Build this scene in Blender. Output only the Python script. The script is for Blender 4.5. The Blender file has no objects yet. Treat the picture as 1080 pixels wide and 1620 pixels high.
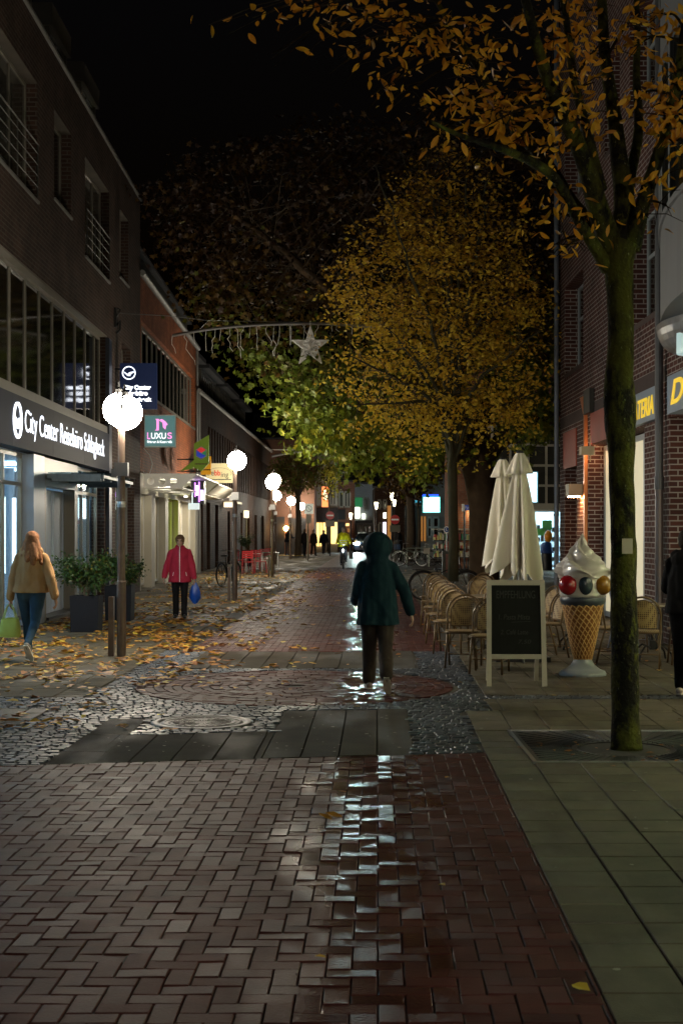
import bpy, math, random
import numpy as np
from mathutils import Vector, Matrix, noise
random.seed(7)
PI = math.pi
R = math.radians
S = bpy.context.scene
C = S.collection
# ------------------------------------------------------------------ camera
F = 2250.0; HOR = 838.0; CX = 540.0; EYE = 1.7
cam = bpy.data.objects.new('camera', bpy.data.cameras.new('camera')); C.objects.link(cam)
cam.location = (0, 0, EYE); cam.rotation_euler = (R(90), 0, 0)
cam.data.lens = 50; cam.data.sensor_width = 36; cam.data.shift_y = (HOR-810)/1620.0
cam.data.clip_start = 0.1; cam.data.clip_end = 1500
cam.data.dof.use_dof = True; cam.data.dof.focus_distance = 18; cam.data.dof.aperture_fstop = 8.0
S.camera = cam
# ------------------------------------------------------------------ night sky
W = bpy.data.worlds.new('World'); S.world = W; W.use_nodes = True
nt = W.node_tree; nt.nodes.clear()
sky = nt.nodes.new('ShaderNodeTexSky'); sky.sky_type = 'NISHITA'; sky.sun_disc = False
sky.sun_elevation = R(-4.0); sky.sun_rotation = R(200)
bgn = nt.nodes.new('ShaderNodeBackground'); bgn.inputs['Strength'].default_value = 0.05
wo = nt.nodes.new('ShaderNodeOutputWorld')
nt.links.new(sky.outputs[0], bgn.inputs[0]); nt.links.new(bgn.outputs[0], wo.inputs[0])
S.view_settings.view_transform = 'Standard'; S.view_settings.look = 'None'
S.view_settings.exposure = 1.0; S.view_settings.gamma = 1.0
S.cycles.use_denoising = True
S.cycles.max_bounces = 7; S.cycles.transparent_max_bounces = 12
S.cycles.sample_clamp_indirect = 4.0
S.cycles.caustics_reflective = False; S.cycles.caustics_refractive = False
GLOBE = 105.0      # emission strength of the street globes

# ------------------------------------------------------------------ helpers
def at(px, py, Y): return Vector(((px-CX)/F*Y, Y, EYE-(py-HOR)/F*Y))
def gnd(px, py):
    Y = F*EYE/(py-HOR); return Vector(((px-CX)/F*Y, Y, 0))

def mat(name, col, rough=0.6, metal=0.0, var=0.15, scale=6.0, bump=0.0, bscale=40.0, spec=0.5, emis=None, es=0.0, alpha=None, coat=0.0):
    m = bpy.data.materials.new(name); m.use_nodes = True
    n = m.node_tree.nodes; l = m.node_tree.links; b = n['Principled BSDF']
    b.inputs['Roughness'].default_value = rough; b.inputs['Metallic'].default_value = metal
    b.inputs['Specular IOR Level'].default_value = spec
    if coat: b.inputs['Coat Weight'].default_value = coat; b.inputs['Coat Roughness'].default_value = 0.08
    tc = n.new('ShaderNodeTexCoord')
    nz = n.new('ShaderNodeTexNoise'); nz.inputs['Scale'].default_value = scale; nz.inputs['Detail'].default_value = 5
    l.new(tc.outputs['Object'], nz.inputs['Vector'])
    mx = n.new('ShaderNodeMixRGB'); mx.blend_type = 'MIX'
    c1 = [max(0, c*(1-var)) for c in col]; c2 = [min(1, c*(1+var)) for c in col]
    mx.inputs[1].default_value = (*c1, 1); mx.inputs[2].default_value = (*c2, 1)
    l.new(nz.outputs['Fac'], mx.inputs[0]); l.new(mx.outputs[0], b.inputs['Base Color'])
    if bump:
        n2 = n.new('ShaderNodeTexNoise'); n2.inputs['Scale'].default_value = bscale; n2.inputs['Detail'].default_value = 4
        l.new(tc.outputs['Object'], n2.inputs['Vector'])
        bp = n.new('ShaderNodeBump'); bp.inputs['Strength'].default_value = bump; bp.inputs['Distance'].default_value = 0.02
        l.new(n2.outputs['Fac'], bp.inputs['Height']); l.new(bp.outputs[0], b.inputs['Normal'])
    if emis:
        b.inputs['Emission Color'].default_value = (*emis, 1); b.inputs['Emission Strength'].default_value = es
    return m

def brick(name, c1, c2, mortar, rough=0.75, bw=0.25, rh=0.0833, msize=0.011, off=0.5, bump=0.6):
    m = bpy.data.materials.new(name); m.use_nodes = True
    n = m.node_tree.nodes; l = m.node_tree.links; b = n['Principled BSDF']
    tc = n.new('ShaderNodeTexCoord'); sp = n.new('ShaderNodeSeparateXYZ'); l.new(tc.outputs['Object'], sp.inputs[0])
    ad = n.new('ShaderNodeMath'); ad.operation = 'ADD'; l.new(sp.outputs[0], ad.inputs[0]); l.new(sp.outputs[1], ad.inputs[1])
    cb = n.new('ShaderNodeCombineXYZ'); l.new(ad.outputs[0], cb.inputs[0]); l.new(sp.outputs[2], cb.inputs[1])
    br = n.new('ShaderNodeTexBrick'); br.offset = off
    br.inputs['Scale'].default_value = 1; br.inputs['Brick Width'].default_value = bw; br.inputs['Row Height'].default_value = rh
    br.inputs['Mortar Size'].default_value = msize; br.inputs['Mortar Smooth'].default_value = 0.1
    br.inputs['Color1'].default_value = (*c1, 1); br.inputs['Color2'].default_value = (*c2, 1); br.inputs['Mortar'].default_value = (*mortar, 1)
    l.new(cb.outputs[0], br.inputs['Vector'])
    nz = n.new('ShaderNodeTexNoise'); nz.inputs['Scale'].default_value = 1.3; nz.inputs['Detail'].default_value = 6
    l.new(tc.outputs['Object'], nz.inputs['Vector'])
    mr = n.new('ShaderNodeMapRange'); mr.inputs[1].default_value = 0.3; mr.inputs[2].default_value = 0.7
    mr.inputs[3].default_value = 0.65; mr.inputs[4].default_value = 1.2; l.new(nz.outputs['Fac'], mr.inputs[0])
    mm = n.new('ShaderNodeMixRGB'); mm.blend_type = 'MULTIPLY'; mm.inputs[0].default_value = 1
    l.new(br.outputs['Color'], mm.inputs[1]); l.new(mr.outputs[0], mm.inputs[2]); l.new(mm.outputs[0], b.inputs['Base Color'])
    bp = n.new('ShaderNodeBump'); bp.invert = True; bp.inputs['Strength'].default_value = bump; bp.inputs['Distance'].default_value = 0.01
    l.new(br.outputs['Fac'], bp.inputs['Height']); l.new(bp.outputs[0], b.inputs['Normal'])
    b.inputs['Roughness'].default_value = rough; b.inputs['Specular IOR Level'].default_value = .12
    return m

def paver_mat(name, ca, cb_, wet0, wet1, bump=0.25, bscale=60, stain=0.35, pud=(0.45, 0.6), line=False, spec=.32, jit=.15):
    """wet stone: tone attribute per stone, rough where dry, glossy where the water film lies"""
    m = bpy.data.materials.new(name); m.use_nodes = True
    n = m.node_tree.nodes; l = m.node_tree.links; b = n['Principled BSDF']
    tc = n.new('ShaderNodeTexCoord')
    b.inputs['Specular IOR Level'].default_value = spec
    a = n.new('ShaderNodeAttribute'); a.attribute_name = 'tone'
    mx = n.new('ShaderNodeMixRGB'); mx.inputs[1].default_value = (*ca, 1); mx.inputs[2].default_value = (*cb_, 1)
    l.new(a.outputs['Fac'], mx.inputs[0])
    nz = n.new('ShaderNodeTexNoise'); nz.inputs['Scale'].default_value = 2.2; nz.inputs['Detail'].default_value = 8; nz.inputs['Roughness'].default_value = 0.65
    l.new(tc.outputs['Object'], nz.inputs['Vector'])
    mr = n.new('ShaderNodeMapRange'); mr.inputs[1].default_value = 0.3; mr.inputs[2].default_value = 0.7
    mr.inputs[3].default_value = 1-stain; mr.inputs[4].default_value = 1+stain*0.6; l.new(nz.outputs['Fac'], mr.inputs[0])
    mm = n.new('ShaderNodeMixRGB'); mm.blend_type = 'MULTIPLY'; mm.inputs[0].default_value = 1
    l.new(mx.outputs[0], mm.inputs[1]); l.new(mr.outputs[0], mm.inputs[2]); l.new(mm.outputs[0], b.inputs['Base Color'])
    mp = n.new('ShaderNodeMapping'); mp.inputs['Scale'].default_value = (1.0, 0.35, 1); l.new(tc.outputs['Object'], mp.inputs[0])
    n3 = n.new('ShaderNodeTexNoise'); n3.inputs['Scale'].default_value = 1.4; n3.inputs['Detail'].default_value = 5; l.new(mp.outputs[0], n3.inputs['Vector'])
    m3 = n.new('ShaderNodeMapRange'); m3.inputs[1].default_value = pud[0]; m3.inputs[2].default_value = pud[1]
    m3.inputs[3].default_value = wet1; m3.inputs[4].default_value = wet0; l.new(n3.outputs['Fac'], m3.inputs[0])
    if line:   # water stands in the shallow wheel line along the street
        sp = n.new('ShaderNodeSeparateXYZ'); l.new(tc.outputs['Object'], sp.inputs[0])
        q = n.new('ShaderNodeMath'); q.operation = 'MULTIPLY_ADD'; q.inputs[1].default_value = -0.02; l.new(sp.outputs[1], q.inputs[0]); l.new(sp.outputs[0], q.inputs[2])
        q2 = n.new('ShaderNodeMath'); q2.operation = 'SUBTRACT'; q2.inputs[1].default_value = 0.02; l.new(q.outputs[0], q2.inputs[0])
        q3 = n.new('ShaderNodeMath'); q3.operation = 'ABSOLUTE'; l.new(q2.outputs[0], q3.inputs[0])
        q4 = n.new('ShaderNodeMapRange'); q4.inputs[1].default_value = .15; q4.inputs[2].default_value = .85; q4.inputs[3].default_value = .15; q4.inputs[4].default_value = -.24; l.new(q3.outputs[0], q4.inputs[0])
        q5 = n.new('ShaderNodeMath'); q5.operation = 'ADD'; l.new(n3.outputs['Fac'], q5.inputs[0]); l.new(q4.outputs[0], q5.inputs[1]); l.new(q5.outputs[0], m3.inputs[0])
    # small per-stone offset of roughness
    ma = n.new('ShaderNodeMath'); ma.operation = 'MULTIPLY_ADD'; ma.inputs[1].default_value = jit
    l.new(a.outputs['Fac'], ma.inputs[0]); l.new(m3.outputs[0], ma.inputs[2]); l.new(ma.outputs[0], b.inputs['Roughness'])
    n2 = n.new('ShaderNodeTexNoise'); n2.inputs['Scale'].default_value = bscale; n2.inputs['Detail'].default_value = 3
    l.new(tc.outputs['Object'], n2.inputs['Vector'])
    bp = n.new('ShaderNodeBump'); bp.inputs['Strength'].default_value = bump; bp.inputs['Distance'].default_value = 0.01
    l.new(n2.outputs['Fac'], bp.inputs['Height']); l.new(bp.outputs[0], b.inputs['Normal'])
    return m

def leaf_mat(name, stops, trans=0.35, rough=0.55):
    m = bpy.data.materials.new(name); m.use_nodes = True
    n = m.node_tree.nodes; l = m.node_tree.links; b = n['Principled BSDF']; out = n['Material Output']
    a = n.new('ShaderNodeAttribute'); a.attribute_name = 'tone'
    cr = n.new('ShaderNodeValToRGB'); e = cr.color_ramp.elements
    e[0].position = stops[0][0]; e[0].color = (*stops[0][1], 1)
    e[1].position = stops[-1][0]; e[1].color = (*stops[-1][1], 1)
    for p, c in stops[1:-1]:
        q = e.new(p); q.color = (*c, 1)
    l.new(a.outputs['Fac'], cr.inputs[0]); l.new(cr.outputs[0], b.inputs['Base Color']); b.inputs['Roughness'].default_value = rough
    t = n.new('ShaderNodeBsdfTranslucent'); l.new(cr.outputs[0], t.inputs[0])
    mx = n.new('ShaderNodeMixShader'); mx.inputs[0].default_value = trans
    l.new(b.outputs[0], mx.inputs[1]); l.new(t.outputs[0], mx.inputs[2]); l.new(mx.outputs[0], out.inputs[0])
    return m

def emit(name, col, s):
    m = bpy.data.materials.new(name); m.use_nodes = True
    n = m.node_tree.nodes; b = n['Principled BSDF']
    b.inputs['Base Color'].default_value = (*[min(.8, c*.8) for c in col], 1); b.inputs['Roughness'].default_value = .3
    b.inputs['Emission Color'].default_value = (*col, 1); b.inputs['Emission Strength'].default_value = s
    return m

def glass(name, tint=(0.9, 0.95, 0.95), refl=1.5, rough=0.02):
    m = bpy.data.materials.new(name); m.use_nodes = True
    n = m.node_tree.nodes; l = m.node_tree.links; n.remove(n['Principled BSDF']); out = n['Material Output']
    t = n.new('ShaderNodeBsdfTransparent'); t.inputs[0].default_value = (*tint, 1)
    g = n.new('ShaderNodeBsdfGlossy'); g.inputs['Roughness'].default_value = rough
    f = n.new('ShaderNodeLayerWeight'); f.inputs[0].default_value = .5
    pw = n.new('ShaderNodeMath'); pw.operation = 'POWER'; pw.inputs[1].default_value = 5.5; l.new(f.outputs['Facing'], pw.inputs[0])
    ml = n.new('ShaderNodeMath'); ml.operation = 'MULTIPLY_ADD'; ml.inputs[1].default_value = .95; ml.inputs[2].default_value = .035; l.new(pw.outputs[0], ml.inputs[0])
    mx = n.new('ShaderNodeMixShader'); l.new(ml.outputs[0], mx.inputs[0]); l.new(t.outputs[0], mx.inputs[1]); l.new(g.outputs[0], mx.inputs[2])
    l.new(mx.outputs[0], out.inputs[0])
    return m

class MB:
    def __init__(s): s.v = []; s.f = []; s.t = []
    def poly(s, pts, tone=0.5):
        k = len(s.v); s.v += [tuple(p) for p in pts]; s.f.append(tuple(range(k, k+len(pts)))); s.t.append(tone); return s
    def box(s, x0, x1, y0, y1, z0, z1, tone=0.5):
        if x0 > x1: x0, x1 = x1, x0
        if y0 > y1: y0, y1 = y1, y0
        if z0 > z1: z0, z1 = z1, z0
        k = len(s.v)
        s.v += [(x0,y0,z0),(x1,y0,z0),(x1,y1,z0),(x0,y1,z0),(x0,y0,z1),(x1,y0,z1),(x1,y1,z1),(x0,y1,z1)]
        s.f += [(k,k+3,k+2,k+1),(k+4,k+5,k+6,k+7),(k,k+1,k+5,k+4),(k+1,k+2,k+6,k+5),(k+2,k+3,k+7,k+6),(k+3,k,k+4,k+7)]
        s.t += [tone]*6; return s
    def bar(s, p, q, w, h, up=(0,0,1)):
        p = Vector(p); q = Vector(q); d = (q-p).normalized(); u = Vector(up)
        r = d.cross(u)
        if r.length < 1e-4: r = d.cross(Vector((1,0,0)))
        r.normalize(); u = r.cross(d)
        k = len(s.v)
        for c in (p, q):
            for a, b in ((-1,-1),(1,-1),(1,1),(-1,1)): s.v.append(tuple(c+r*a*w/2+u*b*h/2))
        s.f += [(k,k+3,k+2,k+1),(k+4,k+5,k+6,k+7),(k,k+1,k+5,k+4),(k+1,k+2,k+6,k+5),(k+2,k+3,k+7,k+6),(k+3,k,k+4,k+7)]
        s.t += [0.5]*6; return s
    def tube(s, pts, rad, n=8, tone=0.5, cap=True, flat=None):
        pts = [Vector(p) for p in pts]
        if not hasattr(rad, '__len__'): rad = [rad]*len(pts)
        k = len(s.v); ref = None
        for i, p in enumerate(pts):
            d = (pts[min(i+1, len(pts)-1)]-pts[max(i-1, 0)])
            if d.length < 1e-9: d = Vector((0,0,1))
            d.normalize()
            if ref is None:
                ref = d.orthogonal().normalized()
            ref = (ref-d*ref.dot(d))
            if ref.length < 1e-6: ref = d.orthogonal()
            ref.normalize(); b = d.cross(ref)
            for j in range(n):
                a = 2*PI*j/n; s.v.append(tuple(p+(ref*math.cos(a)+b*math.sin(a))*rad[i]))
        for i in range(len(pts)-1):
            for j in range(n):
                j2 = (j+1) % n; s.f.append((k+i*n+j, k+i*n+j2, k+(i+1)*n+j2, k+(i+1)*n+j)); s.t.append(tone)
        if cap and n > 2:
            s.f.append(tuple(k+j for j in reversed(range(n)))); s.t.append(tone)
            e = k+(len(pts)-1)*n; s.f.append(tuple(e+j for j in range(n))); s.t.append(tone)
        return s
    def lathe(s, prof, c=(0,0,0), n=24, tone=0.5, sx=1, sy=1):
        k = len(s.v); c = Vector(c)
        for r, z in prof:
            for j in range(n):
                a = 2*PI*j/n; s.v.append((c.x+r*sx*math.cos(a), c.y+r*sy*math.sin(a), c.z+z))
        for i in range(len(prof)-1):
            for j in range(n):
                j2 = (j+1) % n; s.f.append((k+i*n+j, k+i*n+j2, k+(i+1)*n+j2, k+(i+1)*n+j)); s.t.append(tone)
        return s
    def ball(s, c, r, n=16, m=10, sx=1, sy=1, sz=1, tone=0.5):
        c = Vector(c)
        prof = [(r*math.sin(PI*i/m)+1e-5, -r*sz*math.cos(PI*i/m)) for i in range(m+1)]
        return s.lathe(prof, c, n, tone, sx, sy)
    def prism(s, pts, d):
        """polygon pts (3D) extruded by vector d"""
        d = Vector(d); k = len(s.v); n = len(pts)
        s.v += [tuple(Vector(p)) for p in pts]+[tuple(Vector(p)+d) for p in pts]
        s.f.append(tuple(range(k, k+n))[::-1]); s.f.append(tuple(range(k+n, k+2*n)))
        for i in range(n):
            j = (i+1) % n; s.f.append((k+i, k+j, k+n+j, k+n+i))
        s.t += [0.5]*(n+2); return s
    def build(s, name, m, parent=None, smooth=False, loc=None, tone=False):
        me = bpy.data.meshes.new(name); me.from_pydata(s.v, [], s.f)
        if m: me.materials.append(m)
        if tone:
            at_ = me.attributes.new('tone', 'FLOAT', 'FACE'); at_.data.foreach_set('value', s.t)
        if smooth: me.polygons.foreach_set('use_smooth', [True]*len(me.polygons))
        me.update(); o = bpy.data.objects.new(name, me); C.objects.link(o)
        if parent: o.parent = parent
        if loc: o.location = loc
        return o

def tag(o, label=None, cat=None, group=None, kind=None):
    if label: o['label'] = label
    if cat: o['category'] = cat
    if group: o['group'] = group
    if kind: o['kind'] = kind
    return o
def empty(name, loc=(0,0,0), rz=0, label=None, cat=None, group=None, rot=None):
    o = bpy.data.objects.new(name, None); C.objects.link(o); o.location = loc
    o.rotation_euler = rot if rot else (0, 0, rz); o.empty_display_size = .3
    return tag(o, label, cat, group)
def copy_tree(o, parent=None, keep=True):
    c = o.copy(); C.objects.link(c); c.parent = parent
    for ch in list(o.children): copy_tree(ch, c)
    return c
def text(s, size, m, parent, origin, right, up=(0,0,1), ext=0.01, bold=0.0, width=None, align='LEFT', name='lettering', shear=0.0, sp=1.0, height=None):
    cu = bpy.data.curves.new('t', 'FONT'); cu.body = s; cu.size = size; cu.extrude = ext; cu.offset = bold; cu.align_x = align; cu.shear = shear
    cu.space_character = sp
    ob = bpy.data.objects.new('t', cu); C.objects.link(ob); bpy.context.view_layer.update()
    me = bpy.data.meshes.new_from_object(ob.evaluated_get(bpy.context.evaluated_depsgraph_get()))
    bpy.data.objects.remove(ob)
    v = np.array([x.co[:] for x in me.vertices]) if len(me.vertices) else np.zeros((1,3))
    x0, x1 = v[:,0].min(), v[:,0].max()
    fx = 1.0 if width is None else width/(x1-x0)
    fy = 1.0 if height is None else height/(v[:,1].max()-v[:,1].min())
    r = Vector(right).normalized(); u = Vector(up).normalized(); nn = r.cross(u)
    o3 = Vector(origin)
    for x in me.vertices:
        lx = (x.co.x-(x0 if align == 'LEFT' else 0))*fx
        x.co = o3+r*lx+u*x.co.y*fy+nn*x.co.z
    me.materials.clear(); me.materials.append(m)
    ob = bpy.data.objects.new(name, me); C.objects.link(ob); ob.parent = parent
    return ob
# ------------------------------------------------------------------ materials
M = {}
M['brick_road'] = paver_mat('red paving brick, wet', (0.050,0.0155,0.0135), (0.082,0.026,0.022), 0.17, 0.50, 0.16, 70, line=True, stain=.45, spec=.10, jit=.13)
M['brick_far'] = None
M['slab'] = paver_mat('grey concrete slab', (0.062,0.052,0.031), (0.086,0.072,0.044), 0.5, 0.85, 0.22, 90, stain=0.45)
M['slab_dark'] = paver_mat('brown concrete slab', (0.032,0.026,0.017), (0.046,0.037,0.025), 0.6, 0.9, 0.25, 90, spec=.2)
M['sett'] = paver_mat('granite sett, wet', (0.028,0.036,0.050), (0.066,0.080,0.102), 0.30, 0.5, 0.2, 50, spec=.38)
M['joint'] = mat('mossy sand joint', (0.028,0.023,0.016), 0.9, var=0.5, scale=8)
M['ground'] = mat('dark asphalt', (0.05,0.05,0.05), 0.8, var=0.3, scale=3, bump=0.3)
M['b1'] = brick('dark clinker brick', (0.030,0.017,0.013), (0.055,0.030,0.022), (0.075,0.066,0.055))
M['b2'] = brick('orange red brick', (0.20,0.055,0.020), (0.28,0.085,0.032), (0.11,0.065,0.04), msize=0.009)
M['b3'] = brick('brown brick', (0.034,0.016,0.010), (0.052,0.025,0.015), (0.024,0.017,0.012))
M['b4'] = brick('red violet brick with pale mortar', (0.062,0.026,0.024), (0.105,0.042,0.034), (0.32,0.30,0.29), msize=0.0095, off=0.5)
M['b5'] = brick('warm red brick', (0.24,0.085,0.05), (0.33,0.13,0.075), (0.22,0.17,0.13))
M['gutter'] = mat('zinc gutter', (0.20,0.20,0.19), 0.55, 0.5)
M['frame_grey'] = mat('grey window frame', (0.15,0.14,0.115), 0.45, 0.1)
M['frame_beige'] = mat('beige grey metal cladding', (0.13,0.115,0.085), 0.4, 0.25, var=0.08)
M['frame_white'] = mat('white painted frame', (0.72,0.72,0.70), 0.45, var=0.05)
M['frame_blue'] = mat('grey blue painted metal', (0.32,0.38,0.42), 0.4, 0.1, var=0.07)
M['dark_metal'] = mat('dark metal', (0.03,0.03,0.033), 0.4, 0.6)
M['steel'] = mat('brushed steel', (0.42,0.42,0.42), 0.3, 0.9)
M['pole'] = mat('weathered brown pole', (0.17,0.12,0.095), 0.42, 0.4, var=0.35, scale=9)
M['win_dark'] = mat('dark reflecting window glass', (0.010,0.011,0.009), 0.07, 0.0, var=0.0, spec=1.0)
M['win_dim'] = mat('window glass with curtain behind', (0.05,0.05,0.042), 0.08, var=0.4, scale=1.2, spec=0.8)
M['glass'] = glass('clear shop glass', refl=1.22)
M['glass_c'] = glass('tinted canopy glass', (0.55,0.75,0.85))
M['white'] = mat('white paint', (0.78,0.77,0.73), 0.5, var=0.04)
M['cream'] = mat('cream blind', (0.66,0.60,0.46), 0.6, var=0.05)
M['cream_w'] = mat('whitewashed panel', (0.48,0.45,0.37), 0.55, var=0.06)
M['plaster'] = mat('pale plaster', (0.42,0.38,0.30), 0.8, var=0.15, scale=2)
M['plaster_grey'] = mat('grey plaster', (0.24,0.25,0.26), 0.8, var=0.15, scale=2)
M['slate'] = mat('dark slate roof', (0.028,0.028,0.03), 0.6, var=0.3, bump=0.3)
M['floor_in'] = mat('shop floor', (0.30,0.28,0.25), 0.35)
M['wall_in'] = mat('shop interior wall', (0.55,0.68,0.80), 0.6, var=0.06)
M['navy'] = mat('navy sign panel', (0.008,0.016,0.05), 0.3, emis=(0.01,0.02,0.07), es=0.15)
M['fascia'] = mat('slate grey fascia panel', (0.006,0.010,0.024), 0.65, 0.0, spec=.15, var=0.06)
M['e_white'] = emit('lit white letters', (0.85,0.90,1.0), 1.3)
M['e_globe'] = emit('glowing opal globe', (1.0,0.89,0.71), GLOBE)
M['e_strip'] = emit('cool ceiling light', (0.58,0.82,1.0), 6.0)
M['e_warm'] = emit('warm lamp', (1.0,0.62,0.25), 30.0)
M['e_shopwarm'] = emit('warm lit shop window', (1.0,0.72,0.32), 1.3)
M['e_canopy'] = emit('canopy downlight', (1.0,0.93,0.75), 7.0)
M['e_screen'] = emit('bright screen', (0.70,0.88,1.0), 2.2)
M['e_purple'] = emit('purple lit tube', (0.55,0.15,0.95), 2.0)
M['e_lav'] = emit('lavender lit panel', (0.72,0.60,1.0), 1.3)
M['rubber'] = mat('black rubber', (0.02,0.02,0.02), 0.7)
M['black'] = mat('black paint', (0.012,0.012,0.013), 0.45)
def bark_mat(name, dark, moss, pale):
    m = mat(name, dark, .9, spec=.15, bump=1.0, bscale=30); n = m.node_tree.nodes; l = m.node_tree.links; b = n['Principled BSDF']; tc = [q for q in n if q.type == 'TEX_COORD'][0]
    mp = n.new('ShaderNodeMapping'); mp.inputs['Scale'].default_value = (1,1,.45); l.new(tc.outputs['Object'], mp.inputs[0])
    out = None; col = (*dark,1)
    for sc_, lo, hi, c_ in ((3.5,.46,.58,moss),(17,.54,.62,moss),(9,.58,.66,dark),(45,.64,.68,pale)):
        nz = n.new('ShaderNodeTexNoise'); nz.inputs['Scale'].default_value = sc_; nz.inputs['Detail'].default_value = 6; nz.inputs['Roughness'].default_value = .65; l.new(mp.outputs[0], nz.inputs['Vector'])
        mr = n.new('ShaderNodeMapRange'); mr.inputs[1].default_value = lo; mr.inputs[2].default_value = hi; l.new(nz.outputs['Fac'], mr.inputs[0])
        mx = n.new('ShaderNodeMixRGB'); l.new(mr.outputs[0], mx.inputs[0])
        if out: l.new(out, mx.inputs[1])
        else: mx.inputs[1].default_value = col
        mx.inputs[2].default_value = (*c_,1); out = mx.outputs[0]
    l.new(out, b.inputs['Base Color']); return m
M['bark'] = bark_mat('mossy smooth bark', (.014,.012,.008), (.068,.066,.010), (.20,.19,.12))
M['bark_d'] = mat('dark furrowed bark', (0.085,0.062,0.04), 0.9, var=0.5, scale=5, bump=1.0, bscale=18)
M['leaf_near'] = leaf_mat('orange hornbeam leaf', [(0,(0.34,0.11,0.006)),(0.4,(0.64,0.27,0.015)),(1,(0.78,0.43,0.03))], 0.3)
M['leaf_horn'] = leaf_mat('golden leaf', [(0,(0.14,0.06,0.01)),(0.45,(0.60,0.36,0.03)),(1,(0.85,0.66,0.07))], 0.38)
M['leaf_plane'] = leaf_mat('green yellow plane leaf', [(0,(0.030,0.011,0.004)),(0.3,(0.13,0.070,0.010)),(0.55,(0.10,0.15,0.015)),(0.8,(0.20,0.25,0.02)),(1,(0.42,0.36,0.03))], 0.3)  # low stops darkened to shade the plane crown's unlit top
M['leaf_fall'] = leaf_mat('fallen leaf', [(0,(0.10,0.035,0.01)),(0.4,(0.36,0.13,0.02)),(0.75,(0.52,0.28,0.03)),(1,(0.55,0.42,0.05))], 0.1)
M['leaf_shrub'] = leaf_mat('green shrub leaf', [(0,(0.015,0.045,0.012)),(0.8,(0.05,0.11,0.025)),(1,(0.22,0.18,0.03))], 0.2, 0.4)
M['skin'] = mat('skin', (0.52,0.32,0.24), 0.5, var=0.06)
# ------------------------------------------------------------------ ground and paving
K = 57.0/2250.0                                   # street axis: X = u + K*Y
def uv(u, v): return (u+K*v, v)
def clip(poly, a, b, c):
    """keep a*x+b*y<=c"""
    out = []
    n = len(poly)
    for i in range(n):
        p, q = poly[i], poly[(i+1) % n]
        dp = a*p[0]+b*p[1]-c; dq = a*q[0]+b*q[1]-c
        if dp <= 0: out.append(p)
        if (dp < 0 < dq) or (dq < 0 < dp):
            t = dp/(dp-dq); out.append((p[0]+(q[0]-p[0])*t, p[1]+(q[1]-p[1])*t))
    return out
def area(p): return abs(sum(p[i][0]*p[(i+1) % len(p)][1]-p[(i+1) % len(p)][0]*p[i][1] for i in range(len(p))))/2
def shrink(poly, d):
    cx = sum(p[0] for p in poly)/len(poly); cy = sum(p[1] for p in poly)/len(poly); out = []
    for x, y in poly:
        ex, ey = cx-x, cy-y
        out.append((x+math.copysign(min(abs(ex), d), ex), y+math.copysign(min(abs(ey), d), ey)))
    return out
def paver(mb, poly, gap=0.003, ch=0.006, dep=0.009, tilt=0.006, dz=0.001, dome=0.0):
    if len(poly) < 3 or area(poly) < 0.0004: return
    cx = sum(p[0] for p in poly)/len(poly); cy = sum(p[1] for p in poly)/len(poly)
    o = shrink(poly, gap); i = shrink(poly, gap+ch)
    tx, ty, z0 = random.gauss(0, tilt), random.gauss(0, tilt), random.gauss(0, dz)
    n = len(poly); k = len(mb.v); t = min(1, max(0, random.gauss(0.5, 0.24)))
    mb.v += [(x, y, -dep) for x, y in o]
    mb.v += [(x, y, z0+tx*(x-cx)+ty*(y-cy)) for x, y in i]
    if dome:
        mb.v.append((cx, cy, z0+dome)); c = k+2*n
        for j in range(n): mb.f.append((k+n+j, k+n+(j+1) % n, c)); mb.t.append(t)
    else:
        mb.f.append(tuple(range(k+n, k+2*n))); mb.t.append(t)
    for j in range(n):
        j2 = (j+1) % n; mb.f.append((k+j, k+j2, k+n+j2, k+n+j)); mb.t.append(t)
def ccw(p):
    s = sum(p[i][0]*p[(i+1) % len(p)][1]-p[(i+1) % len(p)][0]*p[i][1] for i in range(len(p)))
    return p if s > 0 else p[::-1]

g = MB(); g.poly([(-300,-60,-0.0125),(300,-60,-0.0125),(300,500,-0.0125),(-300,500,-0.0125)])
tag(g.build('ground', M['joint']), kind='structure')

# foreground herringbone, limited by the slab line  y = 10.66 + .17x
road = MB(); L = 0.2; Wd = 0.1
def lim_fore(p): return clip(clip(p, -0.17, 1, 10.66), 1, -K, 0.82)
def herring(mb, i0, i1, j0, j1, lim):
    for b in range(j0, j1):
        for a0 in range(i0, i1):
            if (a0-b) % 4 == 0: r = [(a0,b),(a0+2,b),(a0+2,b+1),(a0,b+1)]
            elif (a0-b) % 4 == 3: r = [(a0,b),(a0+1,b),(a0+1,b+2),(a0,b+2)]
            else: continue
            p = lim([uv(x*Wd, y*Wd) for x, y in r])
            if p: paver(mb, p, 0.0022, 0.004, 0.006, 0.012, 0.0012)
herring(road, -48, 10, 20, 112, lim_fore)
# bricks of the street beyond, laid across, from the far slab strip
def street_lo(x): return 19.9
v = 19.9; row = 0
while v < 64:
    u = -2.65-(0.1 if row % 2 else 0)
    while u < 0.95:
        p = [(max(u,-2.65), v), (min(u+0.2,0.95), v), (min(u+0.2,0.95), v+0.1), (max(u,-2.65), v+0.1)]
        if p[1][0]-p[0][0] > 0.03:
            paver(road, [uv(*q) for q in p], 0.003, 0.006, 0.009, 0.014, 0.0012)
        u += 0.2
    v += 0.1; row += 1
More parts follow.
